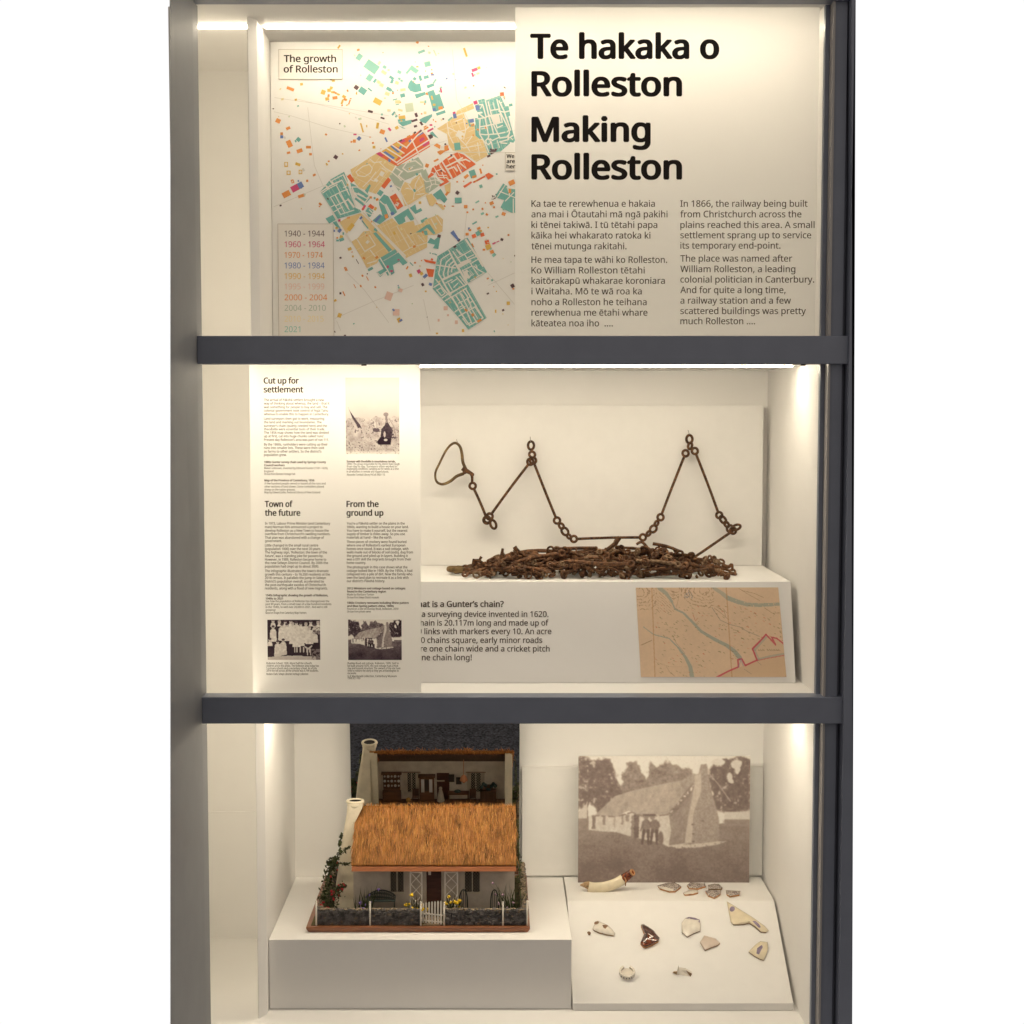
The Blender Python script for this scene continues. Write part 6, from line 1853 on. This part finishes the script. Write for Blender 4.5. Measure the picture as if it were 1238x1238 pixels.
leafy(gauss_path([(402, 1097, 3.722, .006), (404, 1082, 3.724, .008), (410, 1074, 3.73, .006), (417, 1070, 3.735, .002)]), 260, .0044, "rose_bush", M_redf, 15, 42,
      stems=[[P(403, 1100, 3.735), P(405, 1080, 3.735), P(417, 1071, 3.745)]])
leafy(gauss_path([(405, 1040, 3.80, .004), (411, 1030, 3.80, .003), (411, 1016, 3.80, .002), (414, 1008, 3.80, .0015)]), 80, .0056, "vine", None, 0, 43, stems=[[P(404, 1044, 3.80), P(411, 1030, 3.80), P(411, 1018, 3.80), P(414, 1008, 3.80)]])
leafy(gauss_path([(411, 1031, 3.795, .0025), (418, 1027, 3.795, .002), (424, 1023, 3.79, .0015)]), 34, .0048, "vine", None, 0, 44, stems=[[P(410, 1032, 3.795), P(418, 1027, 3.795), P(424, 1023, 3.79)]])
leafy(gauss_path([(409, 1044, 3.79, .002), (416, 1045, 3.79, .002), (423, 1044, 3.785, .0015)]), 26, .0046, "vine", None, 0, 45, stems=[[P(408, 1044, 3.79), P(423, 1044, 3.785)]])
leafy(gauss_path([(630, 1098, 3.76, .006), (629, 1070, 3.79, .005), (628, 1050, 3.82, .004), (627, 1030, 3.84, .002), (626, 1000, 3.86, .0012)]), 230, .0036, "creeper", None, 0, 46, stems=[[P(630, 1100, 3.76), P(628, 1050, 3.82), P(626, 990, 3.86)]])
# rear garden, seen in the mirror only
def rear(r):
    return Vector((HL - .045 + r.gauss(0, .010), 3.985 + r.gauss(0, .012), ZB + abs(r.gauss(.055, .032))))
leafy(rear, 320, .0045, "rear_rose_bush", M_redf, 14, 47)
def rear2(r):
    return Vector((HL - .012 + r.gauss(0, .007), 3.93 + r.gauss(0, .008), ZB + abs(r.gauss(.05, .028))))
leafy(rear2, 160, .004, "rear_rose_bush", M_redf, 5, 48)
# --- furnishings of the room
yi = YW + wt
zf = ZB + .0404
def ix_(px):
    return (px - 600) / F * 4.39
w = MB(); w.box(ix_(459), ix_(482), yi + .001, yi + .014, zf, zf + .030); w.box(ix_(460), ix_(481), yi + .001, yi + .005, zf + .030, zf + .088); w.box(ix_(458), ix_(483), yi + .001, yi + .012, zf + .088, zf + .093)
for k in range(3):
    w.box(ix_(460), ix_(481), yi + .005, yi + .011, zf + .042 + k * .016, zf + .0435 + k * .016)
dres = w.build("dresser", M_brownw, cot)
w = MB()
for k in range(3):
    for j in range(5):
        w.tube([Vector((ix_(462 + j * 4.3), yi + .006, zf + .048 + k * .016)), Vector((ix_(462 + j * 4.3), yi + .0075, zf + .0483 + k * .016))], .0042 if (j + k) % 2 else .003, 10)
w.build("plates", M_china, dres)
w = MB(); w.box(ix_(505), ix_(523), yi + .001, yi + .014, zf, zf + .080); w.box(ix_(503.5), ix_(524.5), yi + .001, yi + .016, zf + .080, zf + .085); cab = w.build("cabinet", M_brownw, cot)
w = MB(); w.box(ix_(507), ix_(511), yi + .0141, yi + .015, zf + .030, zf + .074); w.box(ix_(517), ix_(521), yi + .0141, yi + .015, zf + .030, zf + .074); w.build("side_mirror", M_china, cab)
w = MB(); w.box(ix_(511.5), ix_(516.5), yi + .0141, yi + .015, zf + .034, zf + .074); w.build("dark_panel", M_pict, cab)
for a, b, z0, z1_ in ((541, 548, .058, .084), (550, 557, .050, .074)):
    w = MB(); w.box(ix_(a), ix_(b), yi + .0006, yi + .002, zf + z0, zf + z1_); w.build("framed_picture", M_pict, cot)
w = MB(); w.box(ix_(540), ix_(566), yi + .003, yi + .024, zf + .026, zf + .029)
for x in (ix_(541), ix_(565)):
    for y in (yi + .004, yi + .023):
        w.tube([Vector((x, y, zf)), Vector((x, y, zf + .026))], .0015, 6)
w.build("table", M_brownw, cot)
w = MB(); w.ball((ix_(552), yi + .014, zf + .033), .010, 10, 6, (1.1, .8, .5)); w.build("basket", M_teal, cot)
w = MB(); w.box(ix_(580), ix_(600), yi + .002, yi + .022, zf, zf + .036); w.box(ix_(583), ix_(596), yi + .002, yi + .012, zf + .036, zf + .050); chs = w.build("chest", M_dbrown, cot)
w = MB()
for k in range(8):
    w.ball((ix_(582 + k * 2.4), yi + .010, zf + .046 + .010 * math.sin(k * 1.3)), .006, 8, 5)
w.build("bundled_cloth", M_teal, chs)
w = MB(); w.tube([Vector((ix_(560), YW + .035, zroof(YW + .035) - .0106)), Vector((ix_(560), YW + .035, zf + .098))], .0009, 6)
w.tube([Vector((ix_(560), YW + .035, zf + .098)), Vector((ix_(560), YW + .035, zf + .092)), Vector((ix_(560), YW + .035, zf + .080))], [.0015, .008, .0125], 12)
w.ball((ix_(560), YW + .035, zf + .076), .006, 8, 6)
w.build("hanging_lamp", M_copper, cot)
w = MB(); w.ball((ix_(491), yi + .020, zf + .007), .0075, 10, 6); w.build("pumpkin", M_gold, cot)
w = MB(); w.tube([Vector((ix_(531), yi + .012, zf)), Vector((ix_(531), yi + .012, zf + .024)), Vector((ix_(531), yi + .012, zf + .036))], [.012, .008, .005], 10); w.ball((ix_(531), yi + .012, zf + .042), .0055, 8, 6)
w.build("dressed_doll", M_cloth, cot)
w = MB(); w.box(ix_(524), ix_(536), yi + .0006, yi + .006, zf + .062, zf + .064); w.build("wall_shelf", M_lattice, cot)
for a in (500, 571):
    w = MB(); w.box(ix_(a - 4), ix_(a + 4), yi + .012, yi + .024, zf + .016, zf + .018); w.box(ix_(a - 4), ix_(a + 4), yi + .011, yi + .0125, zf + .018, zf + .040)
    for x in (ix_(a - 3.5), ix_(a + 3.5)):
        for y in (yi + .013, yi + .023):
            w.tube([Vector((x, y, zf)), Vector((x, y, zf + .016))], .001, 5)
    w.build("small_chair", M_dbrown, cot)
# ------------------------------------------------------------------ broken crockery
def speckle(name, base, ink, scale, thr, rough=0.25):
    """Glazed ware with a transfer pattern."""
    if name in MATS:
        return MATS[name]
    m = mat(name, base, rough, 0.5, nscale=scale, namt=0.1, detail=5)
    rp = [n for n in m.node_tree.nodes if n.type == 'VALTORGB'][0].color_ramp
    rp.elements[0].color = (*ink, 1); rp.elements[0].position = thr
    rp.elements[1].color = (*base, 1); rp.elements[1].position = thr + 0.06
    return m
M_cream = mat("cream_glaze", (0.77, 0.68, 0.49), 0.15, 0.5, nscale=60, namt=0.06, coat=0.4)
M_white_gl = mat("pale_glaze", (0.78, 0.73, 0.64), 0.15, 0.5, nscale=70, namt=0.08, coat=0.4)
M_break = mat("earthy_broken_edge", (0.38, 0.26, 0.15), 0.9, 0.1, nscale=120, namt=0.4, bump=0.5)
M_break_d = mat("dark_broken_edge", (0.22, 0.145, 0.085), 0.9, 0.1, nscale=120, namt=0.4, bump=0.5)
M_orange_e = mat("orange_broken_edge", (0.42, 0.22, 0.10), 0.85, 0.15, nscale=120, namt=0.35, bump=0.5)
M_rhine = speckle("grey_transfer_pattern", (0.58, 0.52, 0.45), (0.24, 0.20, 0.195), 240, 0.47)
M_brown_gl = mat("dark_brown_glaze", (0.055, 0.014, 0.010), 0.10, 0.6, nscale=50, namt=0.3, coat=0.8)
M_red_gl = speckle("red_brown_glaze", (0.19, 0.045, 0.015), (0.06, 0.016, 0.010), 160, 0.46, 0.12)
M_purple = mat("purple_painted_band", (0.23, 0.18, 0.26), 0.3, 0.5, nscale=90, namt=0.25)
M_brownspot = mat("brown_stain", (0.22, 0.13, 0.075), 0.6, 0.3, nscale=110, namt=0.4)

def on_slope(px, py, d=0.0):
    return PP(px, py, t0 + tn * d, tn)
UP = Vector((0, 0, 1))
tf = Vector((0, 0, Z_ST))
def on_flat(px, py, d=0.0):
    return PP(px, py, tf + UP * d, UP)
def z8(*pts):
    return [(790 + x / 7.7375, 1060 + y / 7.7375) for x, y in pts]
def z7(*pts):
    return [(690 + x / 8.843, 1040 + y / 8.843) for x, y in pts]
def dense(pts, n=3):
    out = []
    k = len(pts)
    for i in range(k):
        (x0, y0), (x1, y1) = pts[i], pts[(i + 1) % k]
        for j in range(n):
            out.append((x0 + (x1 - x0) * j / n, y0 + (y1 - y0) * j / n))
    return out
def shard(pts, place, nrm, label, m_top, m_edge, th=0.005, dome=0.004, lift=0.0005, tilt=0.0, parts=(), name="pottery_shard"):
    """A curved plate fragment: outline, domed face, rough broken rim."""
    cx = sum(p[0] for p in pts) / len(pts); cy = sum(p[1] for p in pts) / len(pts)
    c0 = place(cx, cy)
    root = empty(name, c0, label, "pottery shard", "broken crockery on the sloping stand")
    rim = dense(pts, 4)
    rmax = max((place(*p) - c0).length for p in rim)
    r_ = random.Random(int(cx * 7 + cy))
    def lift_of(p, t):
        q = (p - c0)
        return lift + th + dome * (1 - t * t) + tilt * q.x
    mb = MB()
    rings = []
    for t in (1.0, 0.86, 0.6, 0.3):
        rr = []
        for px, py in rim:
            p = c0 + (place(px, py) - c0) * t
            rr.append(p + nrm * (lift_of(p, t) + (r_.uniform(-.0004, .0004) if t == 1 else 0)))
        rings.append(rr)
    k = len(rim)
    base = []
    for t in (1.0,):
        for px, py in rim:
            p = c0 + (place(px, py) - c0) * 0.97
            base.append(p + nrm * (lift_of(p, 1.0) - th + r_.uniform(-.0003, .0003)))
    n0 = mb._add(base + [v for rr in rings for v in rr] + [c0 + nrm * lift_of(c0, 0)])
    for ri in range(4):
        for i in range(k):
            j = (i + 1) % k
            a = n0 + ri * k
            mb.f.append((a + i, a + j, a + k + j, a + k + i)); mb.m.append(1 if ri == 0 else 0)
    a = n0 + 4 * k
    for i in range(k):
        mb.f.append((a + i, a + (i + 1) % k, n0 + 5 * k)); mb.m.append(0)
    mb.f.append(tuple(n0 + i for i in range(k - 1, -1, -1))); mb.m.append(1)
    o = mb.build("body", [m_top, m_edge], root, smooth=False)
    for p in o.data.polygons:
        p.use_smooth = p.material_index == 0
    for nm, ppts, pm in parts:      # painted patches follow the domed face
        mb = MB()
        dd = dense(ppts, 3)
        qx = sum(p[0] for p in dd) / len(dd); qy = sum(p[1] for p in dd) / len(dd)
        vs = []
        for px, py in dd + [(qx, qy)]:
            p = place(px, py)
            # fraction of the way out to the rim, by direction
            best = 1.0; ang = math.atan2(py - cy, px - cx)
            bd = 9
            for rx, ry in rim:
                da = abs((math.atan2(ry - cy, rx - cx) - ang + math.pi) % (2 * math.pi) - math.pi)
                if da < bd:
                    bd = da; best = math.hypot(px - cx, py - cy) / max(1e-6, math.hypot(rx - cx, ry - cy))
            t = min(1.0, best)
            vs.append(p + nrm * (lift_of(p, t) + 0.0007))
        n1_ = mb._add(vs)
        kk_ = len(dd)
        for i in range(kk_):
            mb.f.append((n1_ + i, n1_ + (i + 1) % kk_, n1_ + kk_)); mb.m.append(0)
        mb.build(nm, pm, root)
    return root
def blob(cx, cy, rx, ry, a=0.0, n=10, f=z8):
    a = math.radians(a)
    return f(*[(cx + rx * math.cos(t) * math.cos(a) - ry * math.sin(t) * math.sin(a), cy + rx * math.cos(t) * math.sin(a) + ry * math.sin(t) * math.cos(a)) for t in (2 * math.pi * i / n for i in range(n))])
# small patterned bits on the level top
shard(z8((38, 97), (110, 76), (195, 68), (235, 85), (260, 106), (205, 150), (150, 152), (60, 125)), on_flat, UP, "leftmost grey patterned shard on the level ledge, with a pale rounded rim", M_rhine, M_orange_e, .0045, .003,
      parts=(("pale_rim", z8((42, 104), (150, 132), (190, 142), (185, 152), (130, 148), (58, 125)), M_white_gl),))
shard(z8((312, 95), (345, 70), (480, 78), (490, 102), (420, 124), (335, 122)), on_flat, UP, "grey patterned shard behind a small cream-faced sliver, nearest the photograph", M_rhine, M_orange_e, .0045, .002)
shard(z8((278, 165), (330, 142), (414, 138), (420, 160), (370, 176), (290, 182)), on_flat, UP, "small cream-faced sliver with an orange broken edge lying in front of a patterned shard", M_white_gl, M_orange_e, .0045, .002)
shard(z8((508, 96), (568, 86), (610, 88), (645, 120), (628, 134), (512, 134)), on_flat, UP, "dark grey patterned shard touching a rounded shard in front of it", M_rhine, M_break_d, .006, .002)
shard(z8((484, 148), (510, 140), (634, 140), (630, 172), (570, 212), (512, 190)), on_flat, UP, "rounded grey patterned shard with a rust coloured lower edge", M_rhine, M_orange_e, .0045, .003)
shard(z8((676, 142), (814, 148), (804, 182), (712, 196), (682, 176)), on_flat, UP, "small patterned shard at the right end of the ledge row, with beaded edge", M_rhine, M_orange_e, .0045, .002)
# larger pieces on the slope
shard(z8((685, 240), (775, 295), (920, 385), (1040, 470), (1076, 514), (1056, 530), (1003, 525), (950, 475), (893, 440), (840, 455), (745, 457), (720, 430)), on_slope, tn,
      "largest cream shard, knife shaped, with two purple marks", M_cream, M_break_d, .0038, .006,
      parts=(("purple_spot", blob(735, 318, 25, 24), M_purple), ("purple_band", z8((922, 440), (950, 432), (985, 465), (1002, 492), (985, 498), (950, 468)), M_purple)))
shard(z8((262, 440), (298, 397), (330, 385), (385, 392), (432, 412), (442, 470), (435, 516), (375, 540), (315, 573), (265, 530)), on_slope, tn,
      "rounded pale shard with a purple band along its top edge", M_white_gl, M_break_d, .0038, .006, parts=(("purple_band", z8((300, 405), (328, 389), (385, 396), (430, 414), (432, 444), (380, 420), (330, 410)), M_purple),))
shard(z8((434, 622), (475, 562), (530, 575), (582, 592), (622, 632), (598, 652), (540, 672), (480, 698)), on_slope, tn, "plain pinkish white shard below the rounded one with the purple band", mat("pinkish_glaze", (0.62, 0.52, 0.44), 0.3, 0.4, nscale=60, namt=0.06), M_break, .0045, .004)
shard(z8((888, 710), (925, 672), (960, 640), (1000, 612), (1066, 622), (1072, 680), (1055, 740), (1030, 790), (990, 778), (945, 752)), on_slope, tn,
      "glossy cream shard near the right wall with a purple streak down its middle", M_cream, M_break_d, .0038, .009, parts=(("purple_streak", z8((965, 700), (1010, 668), (1018, 690), (985, 750), (960, 740)), M_purple),))
shard(z7((748, 712), (775, 704), (830, 735), (885, 775), (948, 852), (938, 882), (870, 922), (800, 950), (773, 944), (743, 905), (765, 850), (786, 805)), on_slope, tn,
      "shiny dark brown shard with a lighter red lower half", M_brown_gl, M_orange_e, .008, .008,
      parts=(("red_glaze", z7((786, 815), (880, 862), (925, 880), (865, 915), (798, 940), (775, 938), (750, 905), (768, 855)), M_red_gl), ("painted_highlight", z7((790, 808), (880, 858), (882, 866), (790, 818)), M_white_gl)))  # thin pale strip is a highlight painted onto the brown glaze
shard(z7((232, 742), (255, 690), (285, 660), (340, 682), (392, 706), (440, 750), (472, 792), (460, 818), (380, 806), (300, 785), (245, 760)), on_slope, tn,
      "pale pointed shard with brown stains near the left edge of the stand", M_white_gl, M_break, .0045, .008, parts=(("brown_stain", blob(275, 690, 26, 22, 0, 9, z7), M_brownspot), ("brown_stain", z7((335, 730), (385, 712), (400, 725), (370, 768), (350, 760)), M_brownspot)))
shard(z7((177, 778), (195, 770), (214, 785), (208, 806), (188, 802)), on_slope, tn, "tiny brown chip beside the pale stained shard", M_brownspot, M_break_d, .004, .002)

# curved cup handle on the ledge
hd = empty("pottery_shard", on_flat(716, 1080), "thick curved cream handle with brown glazed broken end, in front of the photograph", "pottery shard", "broken crockery on the sloping stand")
YH = on_flat(720, 1078).y
def h7(x, y, dy=0.0):
    return P(690 + x / 8.843, 1040 + y / 8.843, YH + dy)
cl = [(188, 282), (240, 292), (300, 292), (370, 284), (440, 265), (510, 234), (565, 198)]
mb = MB(); pp = smooth([h7(x, y) for x, y in cl], 5)
mb.tube(pp, [0.0150 - 0.0012 * abs(i / len(pp) - .5) for i in range(len(pp))], 14, flat=0.62)
mb.build("cream_body", M_cream, hd, smooth=True)
mb = MB(); pp = smooth([h7(x, y) for x, y in ((560, 202), (600, 172), (640, 142), (668, 120))], 4)
mb.tube(pp, [0.0135, 0.0135, 0.0130, 0.0128, 0.0120, 0.0120, 0.0115, 0.011, 0.0105, 0.010, 0.0095, 0.008, 0.006][:len(pp)], 12, flat=0.7)
mb.build("brown_glazed_end", M_red_gl, hd, smooth=True)
mb = MB(); mb.ring(h7(660, 130, -0.004), (0.75, -0.6, 0.55), 0.0072, 0.0028, 14, 6); mb.tube([h7(575, 180, -.009), h7(590, 215, -.009), h7(585, 275, -.006)], [.001, .0022, .001], 6)
mb.build("broken_rim", M_orange_e, hd, smooth=True)
mb = MB(); pp = [h7(192, 268), h7(150, 262), h7(97, 266)]
mb.tube(pp, [0.0125, 0.008, 0.001], 8, flat=0.7)
mb.build("broken_point", M_break, hd)
# cup foot lying open
cf = empty("pottery_shard", on_slope(758, 1175), "small round cup foot broken open, with dark dots round its rim", "pottery shard", "broken crockery on the sloping stand")
def zr(x, y):
    return (735 + x / 10.317, 1140 + y / 10.317)
c0 = on_slope(*zr(238, 385))
ex = Vector((1, 0, 0)); ey = tn.cross(ex)
mb = MB()
N = 30
for i in range(N + 1):
    a = math.radians(-245 + 310 * i / N)
    d = ex * math.cos(a) + ey * math.sin(a)
    j = 0.0008 * math.sin(i * 2.7)
    h_ = 0.010 + (0.004 if 8 < i < 24 else 0.0) + j
    mb._add([c0 + d * 0.0205 + tn * 0.0004, c0 + d * 0.0205 + tn * h_, c0 + d * 0.0155 + tn * h_, c0 + d * 0.0155 + tn * 0.0004])
for i in range(N):
    for j in range(4):
        mb.f.append((i * 4 + j, (i + 1) * 4 + j, (i + 1) * 4 + (j + 1) % 4, i * 4 + (j + 1) % 4)); mb.m.append(0)
mb.f += [(0, 1, 2, 3), (N * 4 + 3, N * 4 + 2, N * 4 + 1, N * 4)]; mb.m += [0, 0]
mb.build("foot_ring", M_white_gl, cf)
mb = MB()
mb.tube([c0 + tn * .0004, c0 + tn * .003], 0.0156, 20)
mb.build("floor", M_white_gl, cf)
mb = MB()
for a in (-118, -98, -78, -60, -140):
    a = math.radians(a); d = ex * math.cos(a) + ey * math.sin(a)
    mb.ball(c0 + d * 0.0203 + tn * 0.0065, 0.0021, 6, 5)
mb.build("dark_dot", mat("dark_blue_dot", (0.09, 0.07, 0.09), 0.4), cf)
# winged fragment
wf = empty("pottery_shard", on_slope(*zr(870, 395)), "small jagged shard standing on edge with an upright fin", "pottery shard", "broken crockery on the sloping stand")
def W(x, y, d):
    return on_slope(*zr(x, y)) + tn * d
mb = MB()
mb.prism([W(862, 392, .0005), W(1028, 420, .0005), W(1046, 405, .006), W(965, 372, .010), W(880, 350, .007)], tn.cross(ex) * 0.005 + tn * 0.002)
mb.build("plate_piece", [M_white_gl], wf)
mb = MB(); mb.prism([W(855, 395, .0006), W(888, 392, .0006), W(884, 390, .012), W(871, 392, .033), W(862, 392, .012)], Vector((0, 0.003, 0.001))); mb.build("upright_fin", M_white_gl, wf)
mb = MB(); mb.prism([W(806, 380, .003), W(858, 398, .0006), W(862, 392, .010), W(830, 385, .008)], Vector((0, 0.004, 0))); mb.build("side_spur", M_break, wf)
mb = MB(); mb.prism([W(968, 372, .0102), W(1046, 404, .0064), W(1030, 422, .0006), W(1000, 400, .004)], Vector((0, -0.0012, 0))); mb.build("broken_edge", M_break_d, wf)
